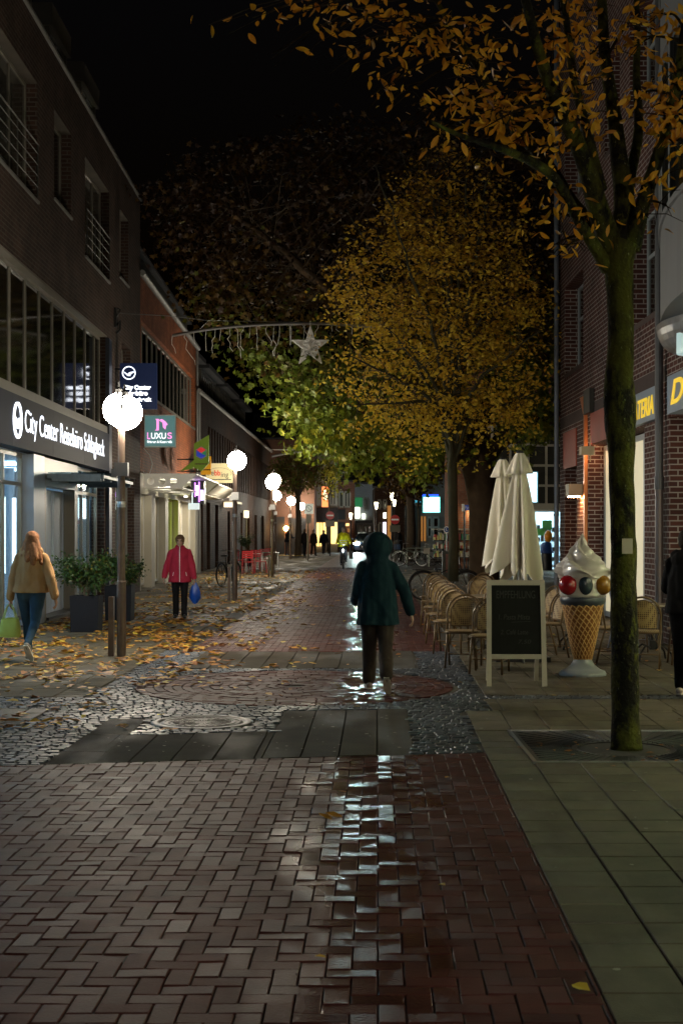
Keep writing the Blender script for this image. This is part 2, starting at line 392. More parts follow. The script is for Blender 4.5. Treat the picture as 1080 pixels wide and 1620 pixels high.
# ring of bricks round the centre stone
cc = gnd(466, 1085)
r = 0.12; ring = 0
while r < 1.72:
    n = max(6, int(2*PI*(r+0.05)/0.2)); off = random.random()
    for i in range(n):
        a0 = 2*PI*(i+off)/n; a1 = 2*PI*(i+1+off)/n
        p = [(cc.x+q*math.cos(a), cc.y+q*math.sin(a)) for q, a in ((r,a0),(r+0.1,a0),(r+0.1,a1),(r,a1))]
        g2 = 0.004; am = (a0+a1)/2; da = (a1-a0)/2-g2/(r+0.05)
        p = [(cc.x+q*math.cos(a), cc.y+q*math.sin(a)) for q, a in ((r+g2,am-da),(r+0.1-g2,am-da),(r+0.1-g2,am+da),(r+g2,am+da))]
        paver(road, p, 0.0, 0.004, 0.009, 0.010, 0.002)
    r += 0.1
tag(road.build('road', M['brick_road'], tone=True), 'red brick street paving, wet, with a herringbone field and a round brick rosette', kind='structure')
far = MB()
vv = [63.9, 80, 112, 150]
for a, b in zip(vv, vv[1:]):
    far.poly([(*uv(-2.65,a),-0.003),(*uv(0.95,a),-0.003),(*uv(0.95,b),-0.003),(*uv(-2.65,b),-0.003)])
def bricktop():
    m = brick('red paving brick, distant', (0.10,0.05,0.04), (0.16,0.085,0.065), (0.03,0.025,0.02), rough=0.55, bw=0.2, rh=0.1, msize=0.006, bump=0.3)
    n = m.node_tree.nodes; l = m.node_tree.links
    tc = [x for x in n if x.type == 'TEX_COORD'][0]; br = [x for x in n if x.type == 'TEX_BRICK'][0]
    l.new(tc.outputs['Object'], br.inputs['Vector'])
    return m
M['brick_far'] = bricktop()
tag(far.build('road', M['brick_far']), kind='structure')

# slabs
slab = MB()
def slabgrid(mb, u0, u1, v0, v1, su, sv, lim=None, tilt=0.003, gap=0.003, shift=0):
    nu = int(math.ceil((u1-u0)/su)); nv = int(math.ceil((v1-v0)/sv))
    for i in range(nu):
        for j in range(-1, nv):
            a = u0+i*su; b = min(a+su, u1); c = v0+(j+(0.5 if shift and i % 2 else 0))*sv; d = min(c+sv, v1); c = max(c, v0)
            if b-a < 0.02 or d-c < 0.02: continue
            p = [uv(a,c), uv(b,c), uv(b,d), uv(a,d)]
            if lim: p = lim(p)
            if p: paver(mb, p, gap, 0.004, 0.009, tilt, 0.0012)
GX0, GX1, GY0, GY1 = 1.40, 2.98, 10.40, 12.05      # tree grate
def notgrate(p):
    cx = sum(q[0] for q in p)/len(p); cy = sum(q[1] for q in p)/len(p)
    if GX0-0.3 < cx < GX1+0.3 and GY0-0.3 < cy < GY1+0.3:
        best = None
        for a, b, c in ((1,0,GX0),(-1,0,-GX1),(0,1,GY0),(0,-1,-GY1)):
            q = clip(p, a, b, c)
            if len(q) > 2 and (best is None or area(q) > area(best)): best = q
        return best
    return p
slabgrid(slab, 0.82, 8.5, 1.5, 13.38, 0.325, 0.31, notgrate, gap=0.0045)
slabgrid(slab, 1.10, 8.5, 14.62, 34.0, 0.325, 0.31)
slabgrid(slab, 0.95, 8.5, 34.0, 62.0, 0.325, 0.62)
slabgrid(slab, 0.86, 8.5, 13.38, 14.30, 0.325, 0.31, lambda p: clip(p, -1, 0, -1.42))
# pavement on the other side
slabgrid(slab, -8.5, -2.98, 14.45, 46.0, 0.40, 0.40, lambda p: p, shift=1)
slabgrid(slab, -8.5, -2.66, 46.0, 100.0, 0.40, 0.8, lambda p: p, shift=1)
slabgrid(slab, -8.5, -3.10, 12.40, 13.55, 0.40, 0.40)
tag(slab.build('pavement', M['slab'], tone=True), kind='structure')
s2 = MB()
l1 = lambda p: clip(p, 0.17, -1, -10.66)
def fr(p): return clip(l1(p), -0.17, 1, 12.08)
def fr2(p): return clip(l1(p), -0.05, 1, 13.42)
slabgrid(s2, -2.42, -0.86, 10.0, 12.4, 0.30, 3.0, fr)
slabgrid(s2, -0.86, 0.28, 10.0, 13.6, 0.285, 4.0, fr2)
slabgrid(s2, -2.42, -2.06, 10.0, 13.6, 0.36, 0.9, lambda p: clip(l1(p), -0.1, 1, 13.0))
slabgrid(s2, -2.40, 0.50, 17.45, 19.86, 0.32, 2.4)
tag(s2.build('paving_strip', M['slab_dark'], tone=True), kind='structure')
# granite setts
st = MB(); mh = gnd(320, 1142)
def in_setts(x, y):
    u = x-K*y
    if y < 10.70+0.17*x or y > 20.0: return False
    if (x-cc.x)**2+(y-cc.y)**2 < 1.76**2: return False
    if (x-mh.x)**2+(y-mh.y)**2 < 0.47**2: return False
    if y < 14.62 and x > 5.0: return False
    if 14.32 < y < 14.62 and x > 1.1: return True
    if -2.42 < u < -0.86 and y < 12.12+0.17*x: return False
    if -0.86 < u < 0.28 and y < 13.46+0.05*x: return False
    if -2.42 < u < -2.06 and y < 13.05+0.1*x: return False
    if y < 13.40: 
        if u > 0.80: return False
    elif y < 14.35:
        if x > 1.40: return False
    elif u > 1.08: return False
    if y > 14.43: 
        if u < -2.96: return False
    if 12.38 < y < 13.57 and u < -3.08: return False
    if x < -4.6: return False
    if y > 17.43 and -2.42 < u < 0.52: return False
    if y > 19.88 and u > -2.66: return False
    return True
y = 10.0; rr = 0
while y < 20.0:
    x = -4.7+random.random()*0.1; hh = 0.088
    wob = lambda x: 0.05*math.sin(x*1.9+0.6*math.sin(y*1.1))
    while x < 5.2:
        w = random.uniform(0.075, 0.125)
        if in_setts(x+w/2, y+hh/2+wob(x)):
            j = lambda: random.uniform(-0.007, 0.007)
            p = [(x+j(), y+wob(x)+j()), (x+w+j(), y+wob(x+w)+j()), (x+w+j(), y+hh+wob(x+w)+j()), (x+j(), y+hh+wob(x)+j())]
            paver(st, p, 0.004, 0.008, 0.010, 0.016, 0.0018, dome=0.0018)
        x += w
    y += hh; rr += 1
tag(st.build('cobbles', M['sett'], tone=True), kind='structure')

rg = random.Random(12); gm = MB()
for _ in range(150):
    if rg.random() < .55: x, y = rg.uniform(-2.2,.9), rg.uniform(10.7,13.2)
    else: x, y = rg.uniform(1.0,4.2), rg.uniform(5,13)
    r_ = rg.uniform(.006,.017); gm.poly([(x+r_*rg.uniform(.7,1.2)*math.cos(a), y+r_*rg.uniform(.7,1.2)*math.sin(a), .005) for a in np.linspace(0,2*PI,9,endpoint=False)])
tag(gm.build('gum_spots', mat('pale trodden gum', (.20,.18,.14), .8, var=.3)), 'pale spots of old gum trodden into the dark slabs', kind='stuff')

# round manhole cover between the setts
mo = empty('manhole_cover', (mh.x, mh.y, 0), 0, 'round iron manhole cover with bright rings set in the grey cobbles', 'manhole cover')
b = MB(); b.lathe([(0.45,-0.012),(0.45,0.002),(0.42,0.004),(0.385,0.004),(0.38,-0.006),(0.36,-0.006),(0.355,0.003),(0.33,0.003)], n=48)
b.build('rim', mat('worn iron ring', (0.07,0.07,0.07), 0.45, 0.6, var=0.3), mo, smooth=True)
b = MB(); b.lathe([(0.33,-0.003),(0.30,-0.003),(0.295,0.003),(0.28,0.003),(0.275,-0.002),(0.0001,-0.002)], n=48)
for k in range(24):
    a = k*PI/12; b.box(0,0,0,0,0,0) if False else b.bar((0.08*math.cos(a),0.08*math.sin(a),0),(0.26*math.cos(a),0.26*math.sin(a),0),0.012,0.006)
b.build('cover', mat('dark cast iron', (0.06,0.055,0.05), 0.45, 0.5), mo)

# tree grate with round hole
tg = empty('tree_grate', (2.19, 11.05, 0), 0, 'dark iron tree grate with a round hole in the slab pavement', 'tree grate')
b = MB(); n = 48; hx0, hx1, hy0, hy1 = GX0-2.19+.03, GX1-2.19-.03, GY0-11.05+.03, GY1-11.05-.03
def sq(a):
    dx, dy = math.cos(a), math.sin(a); t = 1e9
    if dx > 1e-6: t = min(t, hx1/dx)
    if dx < -1e-6: t = min(t, hx0/dx)
    if dy > 1e-6: t = min(t, hy1/dy)
    if dy < -1e-6: t = min(t, hy0/dy)
    return dx*t, dy*t
angs = sorted(set([2*PI*i/n for i in range(n)]+[math.atan2(yy, xx) % (2*PI) for xx in (hx0,hx1) for yy in (hy0,hy1)]))
for i, a in enumerate(angs):
    a2 = angs[(i+1) % len(angs)]
    p, q = sq(a), sq(a2); r0 = 0.36
    i1 = (r0*math.cos(a), r0*math.sin(a)); i2 = (r0*math.cos(a2), r0*math.sin(a2))
    b.poly([(*i1,-0.001),(*p,-0.001),(*q,-0.001),(*i2,-0.001)])
    b.poly([(*i1,-0.05),(*i1,-0.001),(*i2,-0.001),(*i2,-0.05)])
for k in range(56):                                # raised radial ribs
    a = 2*PI*k/56; x2, y2 = sq(a); b.bar((0.40*math.cos(a),0.40*math.sin(a),0.002),(x2*.95,y2*.95,0.002),0.012,0.007)
b.build('plate', mat('wet cast iron', (0.030,0.033,0.036), 0.38, 0.3, var=0.4, bump=0.2), tg)
b = MB(); e = 0.03
for (x0,x1,y0,y1) in ((hx0-e,hx1+e,hy0-e,hy0),(hx0-e,hx1+e,hy1,hy1+e),(hx0-e,hx0,hy0,hy1),(hx1,hx1+e,hy0,hy1)): b.box(x0,x1,y0,y1,-0.012,0.006)
b.build('frame', M['steel'], tg)
b = MB(); b.lathe([(0.36,-0.008),(0.0001,-0.005)], n=32); b.build('soil', mat('dark soil', (0.015,0.012,0.008), 0.95, var=0.4), tg)
# ------------------------------------------------------------------ buildings: helpers
def wall(mb, xo, t, s, y0, y1, z0, z1, ops):
    """wall along y with openings (ya,yb,za,zb); outer face at xo, thickness t behind it; only real faces"""
    ys = sorted(set([y0, y1]+[min(max(v, y0), y1) for o in ops for v in o[:2]]))
    zs = sorted(set([z0, z1]+[min(max(v, z0), z1) for o in ops for v in o[2:4]]))
    xi = xo-s*t
    def solid(i, j):
        if i < 0 or j < 0 or i >= len(ys)-1 or j >= len(zs)-1: return False
        y = (ys[i]+ys[i+1])/2; z = (zs[j]+zs[j+1])/2
        return not any(o[0] < y < o[1] and o[2] < z < o[3] for o in ops)
    for i in range(len(ys)-1):
        for j in range(len(zs)-1):
            if not solid(i, j): continue
            a, b, c, d = ys[i], ys[i+1], zs[j], zs[j+1]
            mb.poly([(xo,a,c),(xo,b,c),(xo,b,d),(xo,a,d)]); mb.poly([(xi,a,c),(xi,a,d),(xi,b,d),(xi,b,c)])
            if not solid(i-1, j): mb.poly([(xo,a,c),(xo,a,d),(xi,a,d),(xi,a,c)])
            if not solid(i+1, j): mb.poly([(xo,b,c),(xi,b,c),(xi,b,d),(xo,b,d)])
            if not solid(i, j-1): mb.poly([(xo,a,c),(xi,a,c),(xi,b,c),(xo,b,c)])
            if not solid(i, j+1): mb.poly([(xo,a,d),(xo,b,d),(xi,b,d),(xi,a,d)])
    return mb
def window(parent, xf, s, ya, yb, za, zb, ny=1, nz=(), fm='frame_grey', gm='win_dark', fw=0.055, d=0.07, name='window', mull=None, sill=None):
    """frame whose outer face is at xf (s=+1: faces +x); returns the frame part, its pane is a sub-part"""
    b = MB(); xb = xf-s*d
    b.box(xb, xf, ya, yb, za, za+fw); b.box(xb, xf, ya, yb, zb-fw, zb)
    b.box(xb, xf, ya, ya+fw, za+fw, zb-fw); b.box(xb, xf, yb-fw, yb, za+fw, zb-fw)
    ms = mull if mull is not None else [ya+(yb-ya)*i/ny for i in range(1, ny)]
    for m_ in ms: b.box(xb+s*.004, xf-s*.003, m_-fw*.5, m_+fw*.5, za+fw, zb-fw)
    for z_ in nz: b.box(xb+s*.008, xf-s*.006, ya+fw, yb-fw, z_-fw*.45, z_+fw*.45)
    f = b.build(name, M[fm] if isinstance(fm, str) else fm, parent)
    p = MB(); xg = (xb+xf)/2; p.box(xg-.008, xg+.008, ya+fw*.6, yb-fw*.6, za+fw*.6, zb-fw*.6)
    p.build('pane', M[gm] if isinstance(gm, str) else gm, f)
    if sill:
        q = MB(); q.box(xf-s*.02, xf+s*sill, ya-.04, yb+.04, za-.05, za-.004); q.build('sill', M['gutter'], f)
    return f
def rebase(root, ys):
    st_ = list(root.children)
    while st_:
        o = st_.pop(); st_ += list(o.children)
        if o.type == 'MESH': o.data.transform(Matrix.Translation((0, -ys, 0)))
    root.location = root.location+Vector((-ys*math.sin(root.rotation_euler.z), ys*math.cos(root.rotation_euler.z), 0))
def part(mb, name, m, parent, **k): return mb.build(name, M[m] if isinstance(m, str) else m, parent, **k)

# ------------------------------------------------------------------ travel agency building (dark brick)
AL = -5.306; RZL = 15.0/2250
def YL(px): return F*(-AL)/(525.0-px)
def XL(y): return AL-y*RZL
root = empty('travel_agency_building', (AL,0,0), RZL, 'dark brick three storey building with a travel agency and a long window band', 'building')
ops = [(13,33.35,4.12,6.25),(13,33.2,-1,3.10),(20.5,25.65,7.62,9.74),(27.2,28.95,8.05,9.74),(30.6,33.9,7.6,9.74),(35.6,37.1,8.05,9.74),
       (35.9,37.5,5.2,6.44),(34.9,38.2,0.25,3.02)]
b = MB(); wall(b, 0, 0.30, 1, 12, 39.4, -0.02, 10.8, ops)
b.poly([(0,39.4,-.02),(-9,39.4,-.02),(-9,39.4,10.8),(0,39.4,10.8)]); b.poly([(0,12,-.02),(-9,12,-.02),(-9,12,10.8),(0,12,10.8)])
part(b, 'wall', 'b1', root)
b = MB(); b.poly([(0.02,12,10.84),(0.02,39.4,10.84),(-5,39.4,14.6),(-5,12,14.6)]); b.box(-9,-5,12,39.4,14.6,14.64)
rf = part(b, 'roof', 'slate', root)
b = MB(); b.box(-.35,.06,12,39.45,10.805,10.86); part(b, 'eaves', 'gutter', rf)
for (ya, yb) in ((28.3,29.9),(31.8,33.9),(35.8,38.0),(24.4,26.6)):
    b = MB(); zt = 13.46
    b.box(-3,-1.0,ya,ya+.1,10.9,zt-.5); b.box(-3,-1.0,yb-.1,yb,10.9,zt-.5); b.box(-3,-.92,ya-.1,yb+.1,zt-.5,zt)
    dm = part(b, 'dormer', 'frame_grey', rf)
    window(dm, -1.05, 1, ya+.1, yb-.1, 11.2, zt-.5, 2, fm='frame_grey', gm='win_dark')
# window band on the first floor, flush mullions every 1.22 m
window(root, -0.12, 1, 13, 33.3, 4.12, 6.21, fm='frame_grey', fw=.075, mull=[24.03+1.225*i for i in range(-8, 8)], name='window_band')
b = MB(); b.box(-.02,.05,13,33.5,3.93,4.115); b.box(-.25,.03,13,33.4,6.215,6.249); part(b, 'band_sill', 'frame_grey', root)
for (ya,yb,za,zb,ny) in ((20.5,25.65,7.62,9.74,4),(27.2,28.95,8.05,9.74,2),(30.6,33.9,7.6,9.74,3),(35.6,37.1,8.05,9.74,2),(35.9,37.5,5.2,6.44,1)):
    window(root, -0.20, 1, ya+.005, yb-.005, za+.005, zb-.005, ny, (), 'frame_grey', 'win_dim' if ny > 2 else 'win_dark', sill=.24)
for ya, yb in ((20.5,25.65),(30.6,33.9)):
    b = MB()
    for z in (7.85,8.05,8.25,8.45,8.62): b.tube([(0.03,ya+.03,z),(0.03,yb-.03,z)], .008 if z < 8.6 else .015, 6)
    for y in np.linspace(ya+.1, yb-.1, 4): b.tube([(0.03,y,7.66),(0.03,y,8.62)], .014, 6)
    part(b, 'railing', mat('dull rail', (.05,.05,.045), .5, .3), root)
# ground floor: shopfront
sf = -0.16
f = window(root, sf, 1, 13, 25.15, 0.12, 3.05, fm='frame_beige', gm='glass', fw=.075, mull=[16.6,18.7,20.8,22.3,23.75], nz=(2.50,), name='shop_window')
f = window(root, sf, 1, 29.9, 33.15, 0.12, 3.05, fm='frame_beige', gm='glass', fw=.075, mull=[31.2,32.1], nz=(2.50,), name='shop_window')
b = MB(); b.box(-.28,.03,25.2,26.15,0,3.045); part(b, 'pillar', mat('pale blue grey steel pillar', (0.17,0.20,0.24), .4, .2), root)
b = MB(); b.box(-.28,-.03,26.155,26.6,0,3.045); b.box(-.28,-.03,26.6,29.55,2.52,3.045); b.box(-.28,-.03,29.55,29.88,0,3.045); part(b, 'cladding', 'frame_beige', root)
b = MB()
for ya, yb in ((26.64,27.5),(27.52,28.4),(28.44,29.5)):
    b.box(-.32,-.27,ya,yb,0.06,2.48); b.box(-.27,-.25,ya+.02,ya+.10,0.08,2.46); b.box(-.27,-.25,yb-.10,yb-.02,0.08,2.46)
dr = part(b, 'door', mat('pale grey blue door', (0.42,0.50,0.62), .45, .0), root)
b = MB(); b.tube([(-.20,27.35,.9),(-.20,27.35,1.5)], .016, 8); b.bar((-.25,27.35,.95),(-.20,27.35,.95),.02,.02); b.bar((-.25,27.35,1.45),(-.20,27.35,1.45),.02,.02); part(b, 'handle', 'steel', dr)
b = MB(); b.box(-.5,.02,26.6,29.55,0,.055); part(b, 'door_step', 'dark_metal', root)
b = MB(); b.box(-.2,.09,33.36,33.75,0,6.2); part(b, 'jamb_shade', mat('navy black jamb shade', (0.012,0.018,0.035), .4), root)  # dark box stands in for the shadow in the recessed jamb
# glass canopy over the door
b = MB(); b.box(0.0,.09,26.5,30.4,2.66,2.74); b.box(1.02,1.06,26.5,30.4,2.66,2.72); b.box(.09,1.0,26.5,26.56,2.60,2.74); b.box(.09,1.0,30.34,30.4,2.60,2.74)
for i in range(5): b.bar((0.05,26.7+i*.88,2.66),(1.03,26.7+i*.88,2.64),.05,.05)
cn = part(b, 'canopy', mat('galvanised steel', (0.10,0.135,0.165), .5, .4, var=.4, scale=12), root)
b = MB(); b.box(.03,1.12,26.45,30.45,2.75,2.77); part(b, 'glass_sheet', 'glass_c', cn)
# window in the brick pier on the ground floor
window(root, -0.18, 1, 34.905, 38.195, 0.26, 3.01, 2, (2.4,), 'frame_grey', 'glass')
# interior of the agency
b = MB()
b.poly([(-.3,12.2,0.02),(-4.3,12.2,0.02),(-4.3,38.6,0.02),(-.3,38.6,0.02)])
ir = part(b, 'interior', 'floor_in', root)
b = MB(); b.box(-4.4,-4.3,12.2,38.6,0,3.05); b.box(-4.3,-.35,12.1,12.2,0,3.05); b.box(-4.3,-.35,38.6,38.7,0,3.05); b.box(-4.3,-.31,12.2,38.6,3.06,3.10); b.box(-4.3,-1.4,30.0,30.1,0,3.0)
part(b, 'partition', 'wall_in', ir)
b = MB()
for y in (14.5,17.5,20.5,23.2,28.2,31.0): b.box(-3.4,-.9,y,y+.16,2.98,3.04)
b.box(-2.5,-1.5,36,36.15,2.98,3.04); b.box(-.75,-.6,22.9,25,2.96,3.0); b.box(-.75,-.6,13.2,22,2.96,3.0); b.box(-.95,-.8,30.1,33,2.96,3.0)
part(b, 'ceiling_light', 'e_strip', ir)
b = MB()
b.box(-.7,-.65,25.2,26.0,.9,2.3); b.box(-.7,-.65,26.75,27.5,0.8,2.3); b.box(-.45,-.40,32.3,33.5,1.95,2.42)
part(b, 'poster', 'e_screen', ir)
b = MB(); b.box(-2.4,-1.2,22.9,24.9,0.02,.78); b.box(-2.2,-1.4,14,19,0.02,.78); part(b, 'desk', 'frame_white', ir)
b = MB()
for i in range(9): b.box(-.62,-.60,32.7+i*.13,32.8+i*.13,.55,1.22+.05*math.sin(i*3))
part(b, 'brochures', mat('pale green brochures', (0.35,0.5,0.3), .5, var=.6, scale=30), ir)
b = MB(); b.box(-.38,-.34,33.25,34.6,.2,2.4); part(b, 'curtain', mat('petrol blue window curtain', (0.03,0.17,0.30), .6, var=.4, scale=1.5), ir)
b = MB(); b.box(-1.1,-1.05,35.2,35.9,1.1,1.5); b.box(-1.1,-1.05,35.9,36.5,.6,1.0); part(b, 'display', mat('blue and green display', (0.05,0.25,0.5), .5, var=.8, scale=4), ir)
b = MB(); b.box(-.33,-.325,20.4,26,7.6,9.8)
rebase(root, 24)

# fascia sign, with ring and bird emblem and lit lettering
def crane(mb, c, r, right, up, th):
    right = Vector(right); up = Vector(up); c = Vector(c); n = right.cross(up)
    k = 40
    ro, ri = r, r*.86
    for i in range(k):
        a, a2 = 2*PI*i/k, 2*PI*(i+1)/k
        mb.prism([c+(right*math.cos(a)+up*math.sin(a))*ro, c+(right*math.cos(a2)+up*math.sin(a2))*ro, c+(right*math.cos(a2)+up*math.sin(a2))*ri, c+(right*math.cos(a)+up*math.sin(a))*ri], n*th)
    # bird in flight: neck and beak, body, raised wing
    for ps in ([(-.80,.16),(-.62,.12),(-.30,-.12),(.05,-.30),(.30,-.38),(.08,-.46),(-.22,-.42),(-.48,-.16)],
               [(-.22,-.30),(.0,.02),(.30,.14),(.82,.20),(.60,-.02),(.38,-.06),(.40,-.18),(.18,-.20),(.16,-.34)]):
        mb.prism([c+right*x*r+up*y*r for x, y in ps], n*th)
sg = empty('fascia_sign', (AL,0,0), RZL, 'long slate fascia sign with glowing travel agency lettering above the shopfront', 'sign')
b = MB()
y = 13.0
while y < 33.0:
    b.box(.02,.13,y,min(y+3.35,33.12),3.06,3.925); y += 3.36
part(b, 'panel', 'fascia', sg)
text('City Center Reisebüro Schlagheck', .5, M['e_white'], sg, (.135,24.0,3.36), (0,1,0), ext=.003, bold=-.004, width=8.35, height=.50)
b = MB(); crane(b, (.135,23.38,3.50), .30, (0,1,0), (0,0,1), .03); part(b, 'emblem', 'e_white', sg)
rebase(sg, 24)
# projecting box sign
sy = 34.9; xw = XL(sy)
sg = empty('projecting_sign', (xw,sy,0), 0, 'square navy box sign with white bird emblem on the dark brick wall', 'sign')
b = MB(); b.box(.12,1.02,-.07,.07,4.66,5.78); part(b, 'panel', 'navy', sg)
b = MB(); b.box(-.02,.12,-.03,.03,5.62,5.66); b.box(-.02,.12,-.03,.03,4.8,4.84); part(b, 'bracket', 'dark_metal', sg)
for sgn in (-1, 1):
    o_, rt = (.20, (1,0,0)) if sgn < 0 else (.94, (-1,0,0))
    for i, (t_, w_) in enumerate((('City Center', .68), ('Reisebüro', .60), ('Schlagheck', .70))):
        text(t_, .15, M['e_white'], sg, (o_, sgn*.071, 5.14-i*.148), rt, ext=.006, bold=.006 if i else .009, width=w_, height=.14 if i != 1 else .12)
    b = MB(); crane(b, (o_+(.14 if sgn < 0 else -.14), sgn*.072, 5.54), .165, rt, (0,0,1), .008); part(b, 'emblem', 'e_white', sg)

# ------------------------------------------------------------------ orange brick building
root = empty('salon_building', (AL,0,0), RZL, 'orange brick building with recessed attic, long window band and white shopfront', 'building')
b = MB(); wall(b, -.05, .3, 1, 39.45, 56.0, 3.35, 8.8, [(40.0,55.4,5.65,7.6)])
b.poly([(-.05,39.45,0),(-9,39.45,0),(-9,39.45,8.8),(-.05,39.45,8.8)]); part(b, 'wall', 'b2', root)
b = MB(); b.box(-.5,.0,39.45,56,8.80,8.86); b.box(-9,-.5,39.45,56,8.8,8.85); part(b, 'roof', 'slate', root)
b = MB(); b.tube([(.05,39.5,8.84),(.05,56.1,8.84)], .085, 10); part(b, 'gutter', 'gutter', root)
b = MB(); b.tube([(.0,56.1,8.8),(.0,56.1,0)], .05, 8); part(b, 'downpipe', 'gutter', root)
b = MB(); b.box(-3,-1.2,39.6,64,8.9,10.95); part(b, 'attic', mat('dull olive attic cladding', (0.10,0.095,0.06), .7), root)
b = MB(); b.box(-3.2,-1.0,39.5,64.2,10.95,11.05); part(b, 'attic_roof', 'slate', root)
window(root, -.18, 1, 40.0, 55.4, 5.66, 7.59, 13, fm='frame_grey', gm='win_dark', fw=.09)
b = MB(); b.box(-.2,.0,39.9,55.5,5.58,5.65); part(b, 'band_sill', 'frame_grey', root)
# white shopfront: pilasters and lit recesses
b = MB()
for ya, yb, x in ((39.5,39.75,-.02),(41.9,42.7,.0),(45.4,46.2,0),(49.2,49.9,0),(52.6,53.4,0),(55.2,55.95,0)): b.box(-.35,x,ya,yb,0,2.72)
b.box(-.35,-.06,39.5,55.95,2.72,3.3); part(b, 'pilaster', 'cream_w', root)
for i, (ya, yb) in enumerate(((39.76,41.89),(42.71,45.39),(46.21,49.19),(49.91,52.59),(53.41,55.19))):
    window(root, -.22, 1, ya, yb, .08, 2.71, 2, (), 'frame_white', ('cream','cream','glass','cream','cream')[i], fw=.07, name='shop_window')
b = MB(); b.box(-.9,-.85,46.21,49.19,.1,2.7); part(b, 'lit_panel', emit('yellow green lit panel', (0.62,0.68,0.03), .8), root)
# canopy with round cut outs
b = MB(); zt, zb = 3.26, 2.88
cs = [0.16+.32*i for i in range(4)]
# side plate facing the viewer, built as strips round four circular holes
def plate(mb, y, holes, x0, x1, z0, z1, r, zc):
    for hx in holes:
        l_, r_ = hx-.16, hx+.16
        for i in range(16):
            a, a2 = 2*PI*i/16, 2*PI*(i+1)/16
            def edge(a):
                dx, dz = math.cos(a), math.sin(a); t = 1e9
                if abs(dx) > 1e-6: t = min(t, .16/abs(dx))
                if dz > 1e-6: t = min(t, (z1-zc)/dz)
                if dz < -1e-6: t = min(t, (zc-z0)/-dz)
                return (hx+dx*t, zc+dz*t)
            e1, e2 = edge(a), edge(a2)
            mb.prism([(hx+r*math.cos(a),y,zc+r*math.sin(a)),(e1[0],y,e1[1]),(e2[0],y,e2[1]),(hx+r*math.cos(a2),y,zc+r*math.sin(a2))], (0,.04,0))
    mb.prism([(x0,y,z0),(holes[0]-.16,y,z0),(holes[0]-.16,y,z1),(x0,y,z1)], (0,.04,0))
    mb.prism([(holes[-1]+.16,y,z0),(1.10,y,z0),(1.45,y,z1),(holes[-1]+.16,y,z1)], (0,.04,0))
plate(b, 40.1, [.2+.32*i for i in range(3)], 0.0, 1.45, zb+.02, zt-.02, .10, (zt+zb)/2)
plate(b, 47.6, [.2+.32*i for i in range(3)], 0.0, 1.45, zb+.02, zt-.02, .10, (zt+zb)/2)
b.box(0,1.5,40.05,47.7,zt-.02,zt+.02)
cnp = part(b, 'canopy', 'white', root)
b = MB()
for i in range(22): b.box(0.02,1.08,40.2+i*.34,40.2+i*.34+.18,zb-.02,zb+.02)
part(b, 'soffit', 'white', cnp)
b = MB()
for y in (41.0,43.5,46): b.box(.3,.6,y,y+.5,zb+.04,zb+.06)
part(b, 'downlight', 'e_canopy', cnp)
b = MB(); b.box(0,1.4,47.8,55.8,zt-.02,zt+.02); b.prism([(1.1,47.8,2.9),(1.5,47.8,3.2),(1.5,47.8,3.26),(1.0,47.8,3.26)],(0,8,0)); b.box(0,1.05,48,55.6,zb-.01,zb+.02)
cn2 = part(b, 'canopy', 'cream_w', root)
b = MB(); b.box(.2,.28,49.2,49.5,zb-.045,zb-.015); part(b, 'downlight', 'e_canopy', cn2)
rebase(root, 44)

def signbox(name, label, Y, px0, px1, py0, py1, th, m, xw=None):
    p, q = at(px0, py1, Y), at(px1, py0, Y)
    xw = XL(Y) if xw is None else xw
    sg = empty(name, (p.x, Y, 0), 0, label, 'sign')
    b = MB(); b.box(0, q.x-p.x, 0, th, p.z, q.z); part(b, 'panel', m, sg)
    b = MB(); zc = (p.z*.2+q.z*.8); b.box(xw-p.x+.02, 0, th*.3, th*.7, zc, zc+.04); b.box(xw-p.x+.02, 0, th*.3, th*.7, p.z+.1, p.z+.14); part(b, 'bracket', 'dark_metal', sg)
    return sg, q.x-p.x, p.z, q.z
sg, w, z0, z1 = signbox('salon_sign', 'teal hairdresser box sign with pink initial hanging on the orange brick', 40.4, 230, 277, 658, 706, .12, mat('teal sign face', (0.09,0.20,0.20), .4, emis=(0.10,0.24,0.25), es=.25))
h = z1-z0
eS = emit('white sign letters', (0.9,0.92,0.95), .8); eP = emit('pink sign letters', (0.85,0.25,0.60), .75)
text('L', .22*h, eP, sg, (.07*w,-.012,z0+.24*h), (1,0,0), ext=.004, bold=.003, width=.10*w, height=.22*h)
text('UXU', .20*h, eS, sg, (.20*w,-.012,z0+.25*h), (1,0,0), ext=.004, bold=.002, width=.50*w, height=.20*h)
text('S', .20*h, eP, sg, (.75*w,-.012,z0+.25*h), (1,0,0), ext=.004, bold=.002, width=.15*w, height=.21*h)
text('Friseur & Kosmetik', .09*h, eS, sg, (.07*w,-.012,z0+.11*h), (1,0,0), ext=.004, bold=.002, width=.84*w, height=.08*h)
b = MB()
b.prism([(.32*w,-.012,z0+.52*h),(.46*w,-.012,z0+.52*h),(.46*w,-.012,z0+.90*h),(.34*w,-.012,z0+.90*h),(.38*w,-.012,z0+.86*h),(.38*w,-.012,z0+.56*h)],(0,.006,0))
b.prism([(.46*w,-.012,z0+.86*h),(.56*w,-.012,z0+.90*h),(.68*w,-.012,z0+.82*h),(.76*w,-.012,z0+.72*h),(.70*w,-.012,z0+.68*h),(.68*w,-.012,z0+.55*h),(.60*w,-.012,z0+.62*h),(.58*w,-.012,z0+.78*h)],(0,.006,0))
part(b, 'emblem', eP, sg)
